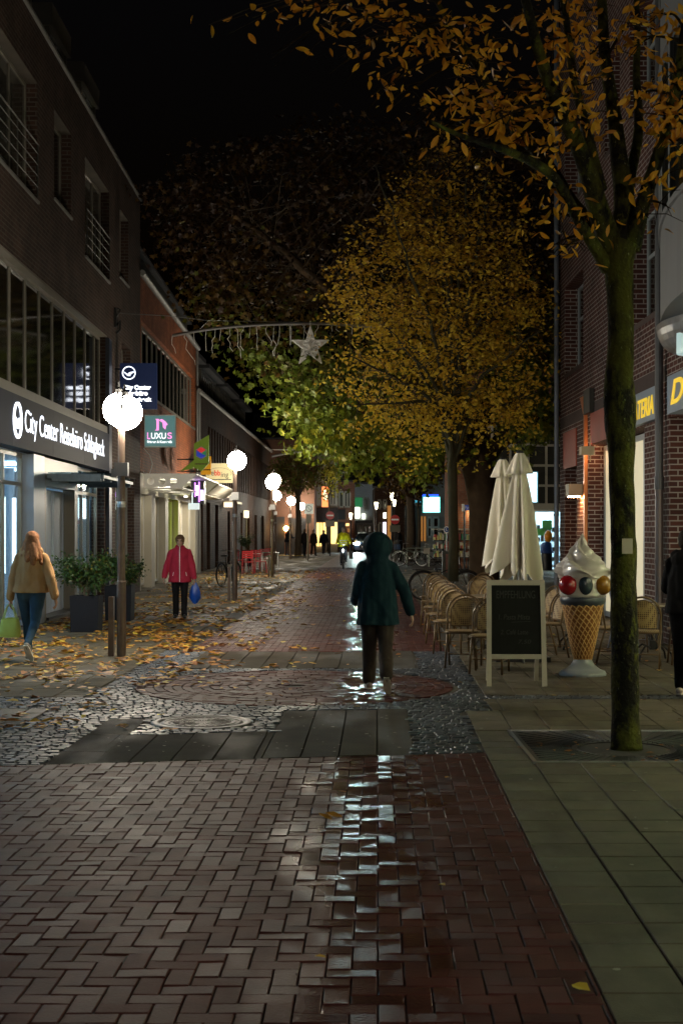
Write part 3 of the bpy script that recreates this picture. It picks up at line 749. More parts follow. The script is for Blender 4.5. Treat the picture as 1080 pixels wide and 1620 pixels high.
b = MB(); f_ = mat('thin bright sign frame', (0.45,0.55,0.55), .4); b.box(-.02,w+.02,-.01,.13,z1,z1+.03); b.box(-.02,w+.02,-.01,.13,z0-.03,z0); b.box(-.02,0,-.01,.13,z0,z1); b.box(w,w+.02,-.01,.13,z0,z1); part(b, 'frame', f_, sg)
b = MB(); b.tube([(-.05,.05,z0-.05),(.12,.05,z0-.25),(.2,.05,z0-.5),(.12,.05,z0-.78),(-.05,.05,z0-.75),(-.1,.05,z0-.6)], .008, 6); part(b, 'cable', 'white', sg)
# green sail shaped sign with hexagon
Y = 47.0; p0 = at(307, 745, Y)
sg = empty('green_sign', (p0.x, Y, 0), 0, 'lime green sail shaped sign with a red and blue hexagon', 'sign')
def pl(px, py, Y=Y, o=p0): q = at(px, py, Y); return (q.x-o.x, 0, q.z)
b = MB(); b.prism([pl(*q) for q in ((307,702),(330.5,688),(330.5,733),(319,745.5),(307,740))], (0,.10,0))
b.prism([pl(*q) for q in ((306.5,728),(306.5,741),(286,744.5))], (0,.08,0)); part(b, 'panel', mat('lime green sign', (0.17,0.27,0.015), .45, emis=(0.2,0.32,0.02), es=.12), sg)
hx = [pl(318.5+10*math.cos(R(90+60*i)), 716.5-10.6*math.sin(R(90+60*i))) for i in range(6)]
hx = [(x, -.012, z) for x, _, z in hx]; cx_ = pl(318.5,716.5); c_ = (cx_[0], -.02, cx_[2])
b = MB(); b.prism(hx, (0,.008,0)); part(b, 'hexagon', 'white', sg)
sh = lambda p, k=.86: (c_[0]+(p[0]-c_[0])*k, -.018, c_[2]+(p[2]-c_[2])*k)
b = MB(); b.poly([sh(hx[0]),sh(hx[1]),(c_[0],-.018,c_[2]),sh(hx[5])]); part(b, 'red_facet', emit('red facet',(0.45,0.02,0.02),.5), sg)
b = MB(); b.poly([sh(hx[1],.84),sh(hx[2]),sh(hx[3]),sh(hx[4]),(c_[0],-.0185,c_[2]-.02)]); part(b, 'blue_facet', emit('blue facet',(0.01,0.03,0.25),.5), sg)
b = MB(); b.poly([sh(hx[4],.84),sh(hx[5]),(c_[0]+.01,-.0185,c_[2]-.01)]); part(b, 'green_facet', emit('green facet',(0.01,0.12,0.04),.5), sg)
q = pl(308.5,735); b = MB()
for i in range(9): b.box(q[0]+i*.047, q[0]+i*.047+.035, -.006, -.001, q[2]+.0, q[2]+.045)
part(b, 'lettering', mat('maroon small letters', (0.16,0.04,0.02), .5), sg)
sg, w, z0, z1 = signbox('orange_sign', 'small orange sign half hidden behind the lime green one', 48.6, 318, 334, 722, 751, .06, mat('orange sign', (0.55,0.24,0.01), .5, emis=(0.6,0.26,0.01), es=.35))
b = MB(); b.box(.0,w,-.008,-.002,z0+.15,z0+.19); b.prism([(w*.75,-.008,z1-.2),(w*.95,-.008,z1-.1),(w*.85,-.008,z1-.3)],(0,.005,0)); part(b, 'lettering', mat('maroon letters', (0.2,0.03,0.01), .5), sg)
sg, w, z0, z1 = signbox('beige_sign', 'wide beige hanging shop sign reading ebbing inside an oval line', 53.0, 326, 368, 733, 764, .10, mat('beige sign face', (0.42,0.38,0.22), .5, emis=(0.5,0.45,0.25), es=.06))
h = z1-z0; dk = mat('dark sign letters', (0.04,0.04,0.035), .5); rd = mat('red sign letters', (0.45,0.02,0.02), .5)
text('w', .3*h, dk, sg, (.02*w,-.008,z0+.38*h), (1,0,0), ext=.003, width=.14*w, height=.18*h)
text('e', .3*h, dk, sg, (.19*w,-.008,z0+.38*h), (1,0,0), ext=.003, width=.11*w, height=.19*h)
text('bb', .3*h, rd, sg, (.32*w,-.008,z0+.38*h), (1,0,0), ext=.003, bold=.002, width=.22*w, height=.28*h)
text('ing', .3*h, dk, sg, (.57*w,-.008,z0+.30*h), (1,0,0), ext=.003, width=.28*w, height=.34*h)
b = MB(); pts = [(.5*w+.46*w*math.cos(a),-.006,z0+.5*h+.27*h*math.sin(a)) for a in np.linspace(-.5, PI+.5, 22)]; b.tube(pts, .008, 4)
b.box(.1*w,.95*w,-.006,-.002,z0+.15*h,z0+.20*h); part(b, 'oval_line', dk, sg)
# purple lit light box hanging under the canopy
Y = 44.5; p = at(302,797,Y); q = at(323,753,Y)
sg = empty('light_box', (p.x,Y,0), 0, 'black hanging light box with purple and lavender glowing bars', 'sign')
b = MB(); b.box(0,q.x-p.x,0,.5,p.z,q.z-.15); b.bar((.1,.25,q.z-.15),(.1,.25,3.3),.04,.04); b.bar((.3,.25,q.z-.15),(.3,.25,3.3),.04,.04); part(b, 'case', 'black', sg)
w = q.x-p.x; h = q.z-.15-p.z
b = MB(); b.box(.28*w,.36*w,-.02,-.004,p.z+.30*h,p.z+.92*h); b.box(.58*w,.68*w,-.03,-.004,p.z+.08*h,p.z+.95*h); part(b, 'tube_light', 'e_purple', sg)
b = MB(); b.box(.37*w,.57*w,-.015,-.004,p.z+.36*h,p.z+.80*h); b.box(.72*w,.97*w,-.015,-.004,p.z+.15*h,p.z+.60*h); part(b, 'lit_face', 'e_lav', sg)
sg = empty('small_lit_sign', (at(298,806,44)[0],44,0), 0, 'tiny white lit sign just under the purple light box', 'sign')
b = MB(); b.box(0,.34,0,.08,at(0,806,44)[2],at(0,796,44)[2]); b.box(.1,.14,.02,.06,at(0,796,44)[2],2.9); part(b, 'panel', emit('white lit sign',(0.8,0.95,0.95),.35), sg)

# ------------------------------------------------------------------ long brown brick building
RZ3 = -0.0045*0+math.atan2(0.9, 44)*-0.9
X3 = XL(56.2)
root = empty('brown_brick_building', (X3,56.2,0), -0.0165, 'long brown brick building with recessed dormer storey and lit shop doors', 'building')
L3 = 43.0; zg = 7.15
ops = [(.9,1.9,0,2.75),(3.1,4.6,0,2.85),(6.6,8.0,0,2.8),(12.3,13.6,0,2.6),(15.6,16.8,0,2.6),(19.5,20.6,0,2.6),(22.5,25.5,0,2.6),(29,31,0,2.6),(34,37,0,2.6)]
b = MB(); wall(b, 0, .35, 1, 0, L3, 0, zg, ops)
for y in np.arange(4, L3-1, 1.15): b.box(.0,.05,y,y+.45,3.7,zg-1.1)
b.poly([(0,L3,0),(-8,L3,0),(-8,L3,zg),(0,L3,zg)]); part(b, 'wall', 'b3', root)
b = MB(); b.tube([(.1,-.3,zg+.02),(.1,L3+.2,zg+.02)], .09, 8); b.tube([(.06,.2,zg),(.06,.2,0)], .05, 8); part(b, 'gutter', 'gutter', root)
b = MB(); b.box(-9,-.05,0,L3,zg+.01,zg+.05)
for i, ya in enumerate((1.0,9.5,18.0,27)): b.box(-4,-.55,ya-.2,ya+7.0,9.15,9.35)
rf = part(b, 'roof', 'slate', root)
for i, ya in enumerate((1.0,9.5,18.0,27)):
    b = MB(); b.box(-4,-1.0,ya,ya+.1,zg+.06,9.14); b.box(-4,-1.0,ya+6.7,ya+6.8,zg+.06,9.14); b.box(-4,-3.9,ya,ya+6.8,zg+.06,9.14); dm = part(b, 'dormer', 'frame_grey', rf)
    window(dm, -.95, 1, ya+.1, ya+6.7, zg+.1, 9.13, 8, fm='frame_beige', gm='win_dim', fw=.16)
lits = ['e_cool','e_cool','e_cool','dark','dark','warm','warm','dark','dark']
M['e_cool'] = emit('cool lit shop window', (0.75,0.92,1.0), .4)
for (ya,yb,za,zb), k in zip(ops, lits):
    f = window(root, -.15, 1, ya+.005, yb-.005, .03, zb-.005, 1, (), 'frame_grey', 'glass' if k != 'dark' else 'win_dark', fw=.08, name='shop_window')
    if k != 'dark':
        b = MB(); b.box(-.6,-.55,ya+.1,yb-.1,.3,zb-.2) if k == 'warm' else b.box(-.7,-.65,ya+.1,yb-.1,.1,1.1)
        part(b, 'lit_display', 'e_shopwarm' if k == 'warm' else 'e_cool', f)
# arched doorway with white pediment and small canopy
b = MB(); b.box(0,.5,10.4,14.6,2.95,3.05); b.box(0,.1,10.4,14.6,2.85,2.95); b.box(.0,.07,15.2,15.55,0,2.9); b.prism([(0,15.2,2.9),(.07,15.2,2.9),(.07,15.4,3.4),(0,15.4,3.4)],(0,.3,0)); part(b, 'cornice', 'plaster', root)
b = MB()
for y, z in ((20.9,2.35),(22.2,2.35)): b.box(.05,.2,y,y+.25,z,z+.4)
b.box(.05,.6,10.0,10.25,3.2,3.45); b.box(.05,.6,10.0,10.25,2.75,2.98)
part(b, 'wall_lamp', emit('cream wall lamp', (1,.85,.6), .8), root)
# ------------------------------------------------------------------ ice cream parlour building on the other side
AR = 4.79; RZR = -5.0/2250
def YR(px): return F*AR/(px-545.0)
def XR(y): return AR+y*5.0/2250
root = empty('ice_parlour_building', (AR,0,0), RZR, 'violet red brick building with pale mortar, grey bay window and ice parlour', 'building')
top = 13.5
ops = [(28.6,31.0,5.08,6.95),(21.95,23.9,5.08,6.95),(28.6,31.0,8.6,10.4),(21.95,23.9,8.6,10.4),(24.8,26.2,8.6,10.4),
       (29.4,31.0,-1,3.02),(22.75,28.0,-1,3.36),(9.0,21.0,-1,3.36),(5,9.0-.8,-1,3.36)]
b = MB(); wall(b, 0, .36, -1, 2, 31.7, -.02, top, ops)
b.poly([(0,31.7,0),(9,31.7,0),(9,31.7,top),(0,31.7,top)]); b.poly([(0,2,0),(9,2,0),(9,2,top),(0,2,top)]); part(b, 'wall', 'b4', root)
b = MB(); b.box(-.1,9,1.9,31.8,top,top+.1); part(b, 'roof', 'slate', root)
for (ya,yb,za,zb) in ops[:5]:
    window(root, .28, -1, ya+.005, yb-.005, za+.005, zb-.005, 2, (za+(zb-za)*.62,), 'frame_blue', 'win_dark', fw=.07, sill=None)
sm_ = mat('dark rowlock sill', (0.06,0.04,0.04), .7)
for (ya,yb,za,zb) in ops[:5]:
    b = MB(); b.box(-.012,.35,ya,yb,za-.09,za-.002); part(b, 'brick_sill', sm_, root)
# vertical brick courses above the ground floor (soldier course)
b = MB()
y = 21.25
while y < 31.6:
    b.box(-.006,.0,y,y+.072,3.92,4.16); y += .0835
part(b, 'soldier_course', mat('dark soldier bricks', (0.05,0.03,0.03), .7, var=.3, scale=20), root)
# openings of the ground floor
f = window(root, .30, -1, 29.41, 30.99, 0.02, 3.0, 1, (2.35,), 'frame_blue', 'win_dim', fw=.09, name='door')
b = MB(); b.box(.33,.345,29.55,30.9,2.0,2.25); part(b, 'blue_notice', mat('blue notice', (0.06,0.12,0.25), .5), f)
b = MB(); b.box(-.02,.0,29.3,31.3,3.02,4.02) if False else b.box(-.03,-.004,29.35,31.05,3.02,3.80); part(b, 'red_lintel', mat('red brown lintel panel', (0.30,0.045,0.03), .55, var=.25), root)
b = MB(); b.box(-.03,-.004,24.9,27.6,3.36,3.95); part(b, 'red_lintel', mat('rust red lintel panel', (0.34,0.05,0.03), .55, var=.25, scale=2), root)
M['blind'] = mat('lit cream blind', (0.66,0.60,0.46), 0.6, var=.05, emis=(.95,.85,.55), es=.24)
f = window(root, .30, -1, 25.35, 27.99, .02, 3.34, 1, (), 'frame_blue', 'blind', fw=.10, name='shop_window')
b = MB(); b.box(.245,.252,25.5,26.8,2.05,2.42); part(b, 'notice', mat('grey notice board', (0.10,0.12,0.12), .5), f)
f = window(root, .30, -1, 22.76, 25.3, .02, 3.34, fm='frame_blue', gm='blind', fw=.10, mull=[23.35,24.25], name='shop_window')
f = window(root, .30, -1, 18.05, 20.99, .02, 3.34, 2, (), 'frame_blue', 'blind', fw=.10, name='shop_window')
b = MB(); b.box(.05,.36,17.5,18.0,0,3.36); b.box(.05,.36,13.0,13.6,0,3.36); part(b, 'pier', 'b4', root)
M['e_green'] = emit('greenish lit shop light', (0.55,1.0,0.62), 19)
M['e_ice'] = emit('warm parlour light', (1.0,0.80,0.50), 30)
for ya, yb in ((13.6,17.49),(9.01,12.99),(5.05,8.15)):
    f = window(root, .30, -1, ya, yb, .02, 3.34, 3, (2.6,), 'frame_blue', 'glass', fw=.10, name='shop_window')
b = MB()
b.box(3.6,3.7,5,17.4,0,3.4); b.box(.5,3.6,4.9,5.0,0,3.4); b.box(.5,3.6,17.45,17.5,0,3.4); b.box(.4,3.6,5,17.4,3.42,3.46); b.box(.4,3.6,5,17.4,-.01,.03)
ir = part(b, 'interior', mat('pale green shop interior', (0.45,0.55,0.45), .7), root)
b = MB()
for y in (5.4,6.8): b.box(.5,2.8,y,y+.25,3.30,3.38)
part(b, 'ceiling_light', 'e_green', ir)
b = MB()
for y in (9.6,11.5,14.5): b.box(.5,2.8,y,y+.25,3.30,3.38)
part(b, 'ceiling_light', 'e_ice', ir)
b = MB(); b.box(.4,3.6,8.5,8.6,0.03,3.3); part(b, 'partition', 'white', ir)
# orange metal strip along the pier and drainage pipes
b = MB(); b.box(-.07,-.005,28.05,28.16,0,3.95); b.prism([(-.07,28.05,3.95),(-.07,28.16,3.95),(-.07,28.6,4.35),(-.07,28.2,4.35)],(.06,0,0)); part(b, 'pier_strip', mat('shiny orange strip', (0.62,0.24,0.10), .3, .7), root)
b = MB(); b.box(-.10,-.01,27.3,28.0,3.96,4.42); part(b, 'hopper', mat('dark grey hopper', (0.035,0.037,0.035), .6), root)
b = MB(); b.tube([(-.10,31.55,0),(-.10,31.55,top)], .055, 10)
for z in (2,4.5,7,9.5): b.tube([(-.10,31.55,z),(-.10,31.55,z+.06)], .068, 10)
part(b, 'downpipe', mat('blue grey downpipe', (0.16,0.20,0.26), .4, .3), root)
b = MB(); b.tube([(-.11,21.2,2.3),(-.11,21.2,top)], .062, 12); b.tube([(-.11,21.2,2.3),(-.11,21.2,2.5)], .072, 12)
part(b, 'downpipe', mat('slate downpipe', (0.12,0.13,0.145), .4, .3), root)
b = MB(); b.tube([(-.11,21.2,0),(-.11,21.2,2.3)], .060, 12); b.tube([(-.11,21.2,1.2),(-.11,21.2,1.26)], .068, 12); part(b, 'pipe_foot', mat('pinkish cast pipe', (0.22,0.19,0.19), .35, .4), root)
# wall lamp with shade lighting the pier
b = MB(); b.box(-.30,-.02,28.55,28.95,2.38,2.62); wl = part(b, 'wall_lamp', mat('beige lamp housing', (0.35,0.33,0.26), .5), root)
b = MB(); b.box(-.26,-.06,28.6,28.9,2.355,2.376); part(b, 'bulb', emit('orange wall lamp', (1,.50,.18), 60), wl)
b = MB(); b.box(-.22,-.08,27.505,27.515,3.16,3.27); part(b, 'bulb', emit('amber lamp face', (1,.50,.22), 55), root)
b = MB(); b.box(-.26,-.01,27.25,27.5,3.14,3.30); b.box(-.10,-.08,27.25,27.27,3.0,3.5); part(b, 'antenna', mat('pale bracket', (0.5,0.42,0.28), .5), root)
# bay with curved front
def bx(t): return (-.02-.62*math.sin(min(1, t)*PI/2)**.9, 21.35-t*4.0)
b = MB(); b2 = MB(); n = 8
P = [bx(i/n) for i in range(n+1)]+[(-.62, 13.0)]
levels = [(4.62,5.85),(8.1,9.1),(11.3,12.5)]
for i in range(len(P)-1):
    (x0,y0),(x1,y1) = P[i], P[i+1]
    for z0, z1 in levels: b.poly([(x0,y0,z0),(x1,y1,z0),(x1,y1,z1),(x0,y0,z1)])
    b.poly([(x0,y0,4.62),(x1,y1,4.62),(.0,y1,4.62),(.0,y0,4.62)])
    for z0, z1 in ((5.85,8.1),(9.1,11.3)):
        b2.poly([(x0*.93,y0,z0),(x1*.93,y1,z0),(x1*.93,y1,z1),(x0*.93,y0,z1)])
        if i % 2 == 0: b.box(x0-.02,x0+.06,y0-.06,y0+.02,z0,z1)
    b.bar((x0,y0,5.9),(x1,y1,5.9),.06,.08); b.bar((x0,y0,8.07),(x1,y1,8.07),.06,.08)
bay = part(b, 'bay', mat('grey bay cladding', (0.20,0.215,0.23), .5, .15, var=.06), root)
part(b2, 'bay_glass', 'win_dark', bay)
b = MB()
for k in range(8):
    a0, a1 = PI/2*k/8, PI/2*(k+1)/8
    r0 = .62
    for i in range(12):
        t0, t1 = PI*i/12, PI*(i+1)/12
        f_ = lambda a, t: (-(.0+.62*r0*math.cos(a)*math.sin(t)), 19.9-1.1*math.cos(t)*math.cos(a)*.9, 4.60-.45*math.sin(a))
        b.poly([f_(a0,t0),f_(a0,t1),f_(a1,t1),f_(a1,t0)])
part(b, 'bay_foot', mat('wet grey metal bowl', (0.24,0.25,0.26), .3, .4, var=.5), bay, smooth=True)
b = MB(); b.lathe([(.0001,0),(.16,.01),(.17,.03),(.17,.30),(.0001,.31)], (-.10,19.4,4.08), 16); part(b, 'soffit_light', emit('pale teal light', (0.62,0.85,0.85), .22), bay, smooth=True)
rebase(root, 22)
# fascia signs
sg = empty('parlour_sign', (AR,0,0), RZR, 'grey fascia board with yellow capital lettering behind the near tree trunk', 'sign')
b = MB(); b.box(-.10,-.01,21.4,27.5-2.6,3.38,3.88); part(b, 'panel', mat('grey fascia', (0.20,0.27,0.37), .5, var=.06), sg)
yel = mat('yellow letters', (0.75,0.50,0.03), .5, emis=(0.85,0.58,0.03), es=.35)
text('GELATERIA', .3, yel, sg, (-.104,23.85,3.47), (0,-1,0), ext=.008, bold=.004, width=2.25, height=.30, shear=.15)
rebase(sg, 23)
sg = empty('cafe_sign', (AR,0,0), RZR, 'grey fascia board with large yellow script letters cut by the picture edge', 'sign')
b = MB(); b.box(-.24,-.01,14.5,20.1,3.33,3.86); part(b, 'panel', mat('grey fascia', (0.17,0.24,0.34), .5, var=.06), sg)
text('Dell', .4, yel, sg, (-.244,19.85,3.45), (0,-1,0), ext=.008, bold=.008, width=1.7, height=.34, shear=.3)
rebase(sg, 20)

# ------------------------------------------------------------------ corner building with grid window (behind the parasols)
Y0 = 60.0
def lp(px, py, Y=Y0, o=None): q = at(px, py, Y); return q
xL = at(722, 0, Y0).x; xW = at(747, 0, Y0).x
root = empty('corner_shop_building', (xL, Y0, 0), 0, 'red brick corner building with a large grid window over a bright shop', 'building')
def wx(px): return at(px,0,Y0).x-xL
def wz(py): return at(0,py,Y0).z
b = MB(); xs = wx(750); xe = wx(980)
b.poly([(0,0,0),(xs,0,0),(xs,0,8.5),(0,0,8.5)])
b.poly([(xs,0,6.25),(xe,0,6.25),(xe,0,8.5),(xs,0,8.5)]); b.poly([(0,0,0),(0,0,8.5),(0,7,8.5),(0,7,0)]); b.poly([(0,7,0),(xe,7,0),(xe,7,8.5),(0,7,8.5)])
part(b, 'wall', 'b5', root)
b = MB(); b.poly([(0,0,8.5),(xe,0,8.5),(xe,7,8.5),(0,7,8.5)]); b.box(-.1,xe,-.1,0,8.4,8.6); part(b, 'roof', 'slate', root)
def wfront(parent, x0, x1, z0, z1, cols, rows, fm, gm, fw=.06, y=0.05, name='window'):
    b = MB(); b.box(x0,x1,y-.06,y,z0,z0+fw); b.box(x0,x1,y-.06,y,z1-fw,z1)
    for c in range(cols+1):
        x = x0+(x1-x0)*c/cols; b.box(x-fw/2,x+fw/2,y-.058,y-.002,z0+fw,z1-fw)
    for r in range(1, rows):
        z = z0+(z1-z0)*r/rows; b.box(x0,x1,y-.055,y-.004,z-fw/2,z+fw/2)
    f = part(b, name, fm, parent); p = MB(); p.poly([(x0,y-.02,z0),(x1,y-.02,z0),(x1,y-.02,z1),(x0,y-.02,z1)]); part(p, 'pane', gm, f); return f
wfront(root, xs, xe, wz(800), wz(672), 8, 4, 'cream_w', 'win_dim', .10, .3, 'grid_window')
b = MB(); b.box(xs,xe,.1,.4,wz(806),wz(800)); b.box(xs,xs+.14,-.02,.3,0,3.0); part(b, 'cornice', 'cream_w', root)
wfront(root, xs+.15, xe, 0.1, wz(806), 5, 1, 'frame_white', 'glass', .10, .3, 'shop_window')
b = MB(); b.box(xs,xe,3.5,3.6,0,2.7); b.box(xs,xe,.35,3.5,2.75,2.8); b.box(xs,xe,.35,3.5,-.01,.02); ir = part(b, 'interior', 'wall_in', root)
b = MB(); b.box(xs+.3,xe,1.2,1.4,2.6,2.7); b.box(xs+.3,xe,2.6,2.8,2.6,2.7); part(b, 'ceiling_light', emit('shop ceiling light', (.85,1,.95), 9), ir)
b = MB()
for i in range(8):
    for j in range(4): b.box(wx(848)+i*.16, wx(848)+i*.16+.12, .9, 1.1, .35+j*.42, .35+j*.42+random.uniform(.15,.32))
part(b, 'shelf_goods', mat('dark mixed shop goods', (0.10,0.10,0.10), .5, var=.9, scale=9), ir)
b = MB(); b.box(wx(848),wx(848)+.5,.85,.9,1.45,1.75); b.box(wx(862),wx(862)+.4,.85,.9,1.7,2.1); part(b, 'green_poster', mat('green poster', (.1,.35,.08), .5), ir)
b = MB(); b.ball((wx(865),.1-.4,1.42), .17, sz=1.5); tag(b.build('orange_balloon', mat('orange rubber', (.85,.30,.01), .4), None, True, loc=(xL,Y0,0)), 'orange balloon floating in front of the bright corner shop', 'balloon')
dr = MB(); dr.lathe([(.02,1.2),(.20,1.15),(.27,.8),(.30,.72)], (wx(862),-.4,0), 14); tag(dr.build('blue_drape', mat('blue cloth', (.01,.05,.22), .7), None, True, loc=(xL,Y0,0)), 'blue cloth draped over a stand below the orange balloon', 'cloth')
ds = MB(); ds.lathe([(.24,0),(.22,.72),(.05,1.13)], (wx(862),-.4,0), 14); tag(ds.build('display_stand', 'x' and M['black'], None, True, loc=(xL,Y0,0)), 'black stand under the blue cloth outside the corner shop', 'display stand')
lb = empty('pharmacy_light_box', (at(836,0,58).x,58,0), 0, 'tall pale blue light box hanging in front of the grid window', 'sign')
b = MB(); w_ = at(850.5,0,58).x-at(811,0,58).x; z0, z1 = at(0,796,58).z, at(0,746,58).z
b.box(-w_*.63,w_*.37,-.1,.1,z0,z1); part(b, 'case', mat('teal case', (.1,.35,.4), .4), lb)
b = MB(); b.box(-w_*.63+.04,w_*.37-.06,-.115,-.102,z0+.04,z1-.04); part(b, 'face', emit('pale blue light face', (.62,.88,1), 1.3), lb)
b = MB(); b.bar((0,.1,z1-.1),(0,2.2,z1-.1),.05,.05); part(b, 'bracket', 'dark_metal', lb)
# wall lamp of the brick front
b = MB(); zl = at(0,808,Y0).z; b.box(wx(742),wx(750),-.25,-.02,zl,zl+.12); wl = part(b, 'wall_lamp', 'frame_beige', root)
b = MB(); b.box(wx(742)+.03,wx(750)-.03,-.22,-.05,zl-.03,zl-.004); part(b, 'bulb', emit('amber downlight', (1,.78,.4), 60), wl)
# ------------------------------------------------------------------ farther buildings
def simple_building(name, label, Y, px0, px1, pyt, m, depth=10, roof='slate', rh=1.5, wins=(), lits=(), dark=()):
    x0 = at(px0,0,Y).x; x1 = at(px1,0,Y).x; zt = at(0,pyt,Y).z
    root = empty(name, (x0,Y,0), 0, label, 'building')
    b = MB(); b.box(0,x1-x0,0,depth,-.02,zt); part(b, 'wall', m, root)
    b = MB(); b.prism([(-.15,-.3,zt+.003),(x1-x0+.15,-.3,zt+.003),(x1-x0+.15,depth*.5,zt+rh),(-.15,depth*.5,zt+rh)], (0,0,.12)); b.prism([(-.15,depth*.5,zt+rh),(x1-x0+.15,depth*.5,zt+rh),(x1-x0+.15,depth+.2,zt),(-.15,depth+.2,zt)], (0,0,.12))
    b.box(-.15,x1-x0+.15,-.42,-.3,zt-.02,zt+.12); part(b, 'roof', roof, root)
    X = lambda p: at(p,0,Y).x-x0
    Z = lambda p: max(0.02, at(0,p,Y).z)
    for (a,c,d,e,cols,rows,fm,gm) in wins: wfront(root, X(a), X(c), Z(e), Z(d), cols, rows, fm, gm, .12, -.02)
    for (a,c,d,e,mm) in lits:
        b = MB(); b.box(X(a),X(c),-.14,-.03,Z(e),Z(d)); part(b, 'lit_panel', mm, root)
    for (a,c,d,e,mm) in dark:
        b = MB(); b.box(X(a),X(c),-.10,-.004,Z(e),Z(d)); part(b, 'fascia', mm, root)
    return root
e_banner = emit('red orange lit banner', (1,.22,.06), 1.2); e_w = emit('white lit sign far', (.9,.95,.75), 2.2); e_y = emit('yellow lit doorway', (1,.66,.22), 1.0)
e_o = emit('glow strip for amber wall light', (1,.42,.10), .10)  # glowing strips stand in for amber lamplight falling on the walls
simple_building('cream_house', 'cream house with a black shop front and yellow lit windows at the street end', 108, 496, 534, 700, 'plaster', wins=[(522,531,745,800,2,1,'plaster','win_dim')],
  lits=[(500.5,505,827,864,e_y),(506.5,509,827,864,e_y),(511,515.5,827,860,e_y),(523.5,533,826,860,e_y)], dark=[(496,534,803,826,'black'),(496,500,826,872,'black'),(516.5,522,826,872,'black')])
simple_building('brick_corner_house', 'narrow dark brick house with tall beige windows between cream and grey houses', 110, 534.2, 561, 762, 'b5',
  wins=[(536.5,543,777,803,1,1,'plaster','win_dim'),(545,553.5,777,803,2,1,'plaster','win_dim'),(541,549,746,758,2,1,'plaster','win_dark')], lits=[(547,552,828,832,e_y),(549.5,553,836,842,e_o)], dark=[(533.6,546,806,822,'black'),(532,546,826,868,'black')])
simple_building('grey_house', 'grey plastered house with green sign and white lit panels over its shop', 111, 561.2, 592, 766, 'plaster_grey',
  wins=[(576,579.5,787,808,1,1,'frame_grey','win_dark'),(580.5,583,787,808,1,1,'frame_grey','win_dark'),(566,573,830,862,2,1,'frame_grey','win_dim'),(575,587,830,862,2,1,'frame_grey','win_dark')],
  lits=[(561.5,568.5,802.5,820,e_w),(572.5,577.5,813,821,e_w)], dark=[(560,573,787,802,mat('dark green sign', (0.01,.07,.03), .5, emis=(.01,.12,.04), es=.5)),(562,592,823,827,'dark_metal')])
simple_building('brick_row_house', 'low brick row house with a white lit door and round lit sign', 104, 592.2, 640, 772, 'b3',
  wins=[(597,602,790,806,1,1,'frame_grey','win_dark'),(606,611,790,806,1,1,'frame_grey','win_dark'),(599,604,826,850,1,1,'frame_grey','win_dark')],
  lits=[(605.5,610.5,826,858,emit('pale lit door',(.8,.75,.9),.9)),(606,610.5,811,820,e_w),(612.5,618,800,860,e_o)])
rb = simple_building('screen_shop_house', 'dark house with a dark glazed entrance below a bright screen sign', 84, 655, 703, 740, 'plaster_grey', rh=.6,
  wins=[(676,682,817,851,1,2,'frame_blue','win_dark'),(684.5,693.5,817,851,1,2,'frame_blue','win_dark')], lits=[(665.5,668,817,856,e_o),(670,673,817,856,e_o),(651,665,791,795,emit('teal lit band',(.05,.35,.5),.5))], dark=[(640,664,800,862,'black')])
sg = empty('screen_sign', (at(682,0,80).x,80,0), 0, 'bright white box sign with turquoise edge and blue top', 'sign')
z0, z1 = at(0,811,80).z, at(0,786,80).z
b = MB(); b.box(-.48,.48,-.08,.08,z0,z1); part(b, 'case', emit('turquoise glow edge', (.1,.7,.6), 1.0), sg)
b = MB(); b.box(-.44,.44,-.10,-.085,z0+.04,z1-.04); part(b, 'face', emit('white box sign face', (.75,.97,1), 2.2), sg)
b = MB(); b.tube([(.27*math.cos(a),-.105,(z0+z1)/2+.2*math.sin(a)) for a in np.linspace(0,2*PI,24)], .014, 4); part(b, 'ring', emit('pinkish ring', (.9,.75,.8), 1.2), sg)
b = MB(); b.box(-.5,.40,-.06,.06,z1+.02,z1+.14); part(b, 'blue_cap', emit('blue glow', (.02,.08,.8), 1.2), sg)
b = MB(); b.bar((.4,.05,z1-.1),(.4,3.9,z1-.1),.06,.06); part(b, 'bracket', 'dark_metal', sg)
sg = empty('banner_sign', (at(509,0,104).x,104,0), 0, 'red and orange lit banner hanging from the cream house', 'sign')
z0, z1 = at(0,802,104).z, at(0,770,104).z
b = MB(); b.box(0,.5,0,.06,z0,z1); b.box(.5,.52,.0,.06,z0,z1); part(b, 'panel', e_banner, sg)
b = MB(); b.box(.1,.42,-.02,-.005,z0+.5,z0+1.0); b.box(.15,.3,-.02,-.005,z0+1.05,z0+1.25); part(b, 'print', emit('pale lit print', (1,.75,.45), 1.4), sg)
b = MB(); b.bar((.2,.03,z1),(.2,4.0,z1),.05,.05); part(b, 'bracket', 'dark_metal', sg)
# dark house with orange wall lamp on the near side of the street end
xh = at(433,0,97).x
root = empty('lamp_lit_house', (at(400,0,99).x,99.4,0), 0, 'dark house wall lit orange by one wall lamp beyond the brown building', 'building')
b = MB(); w_ = at(497,0,99).x-at(400,0,99).x; b.box(0,w_,0,8,-.02,8.0); part(b, 'wall', mat('ochre brown plaster', (.10,.045,.025), .8, var=.3), root)
b = MB(); b.prism([(-.2,-.3,8.0),(w_+.2,-.3,8.0),(w_+.2,4,10),(-.2,4,10)],(0,0,.12)); part(b, 'roof', 'slate', root)
p = at(452.5,836,98.9); b = MB(); b.ball((p.x-root.location.x,-.4,p.z), .17, 12, 8); wl = part(b, 'wall_lamp', emit('orange globe lamp', (1,.50,.14), 42), root, smooth=True)
b = MB(); b.bar((p.x-root.location.x,-.4,p.z+.2),(p.x-root.location.x,0,p.z+.2),.05,.05); part(b, 'lamp_arm', 'dark_metal', wl)
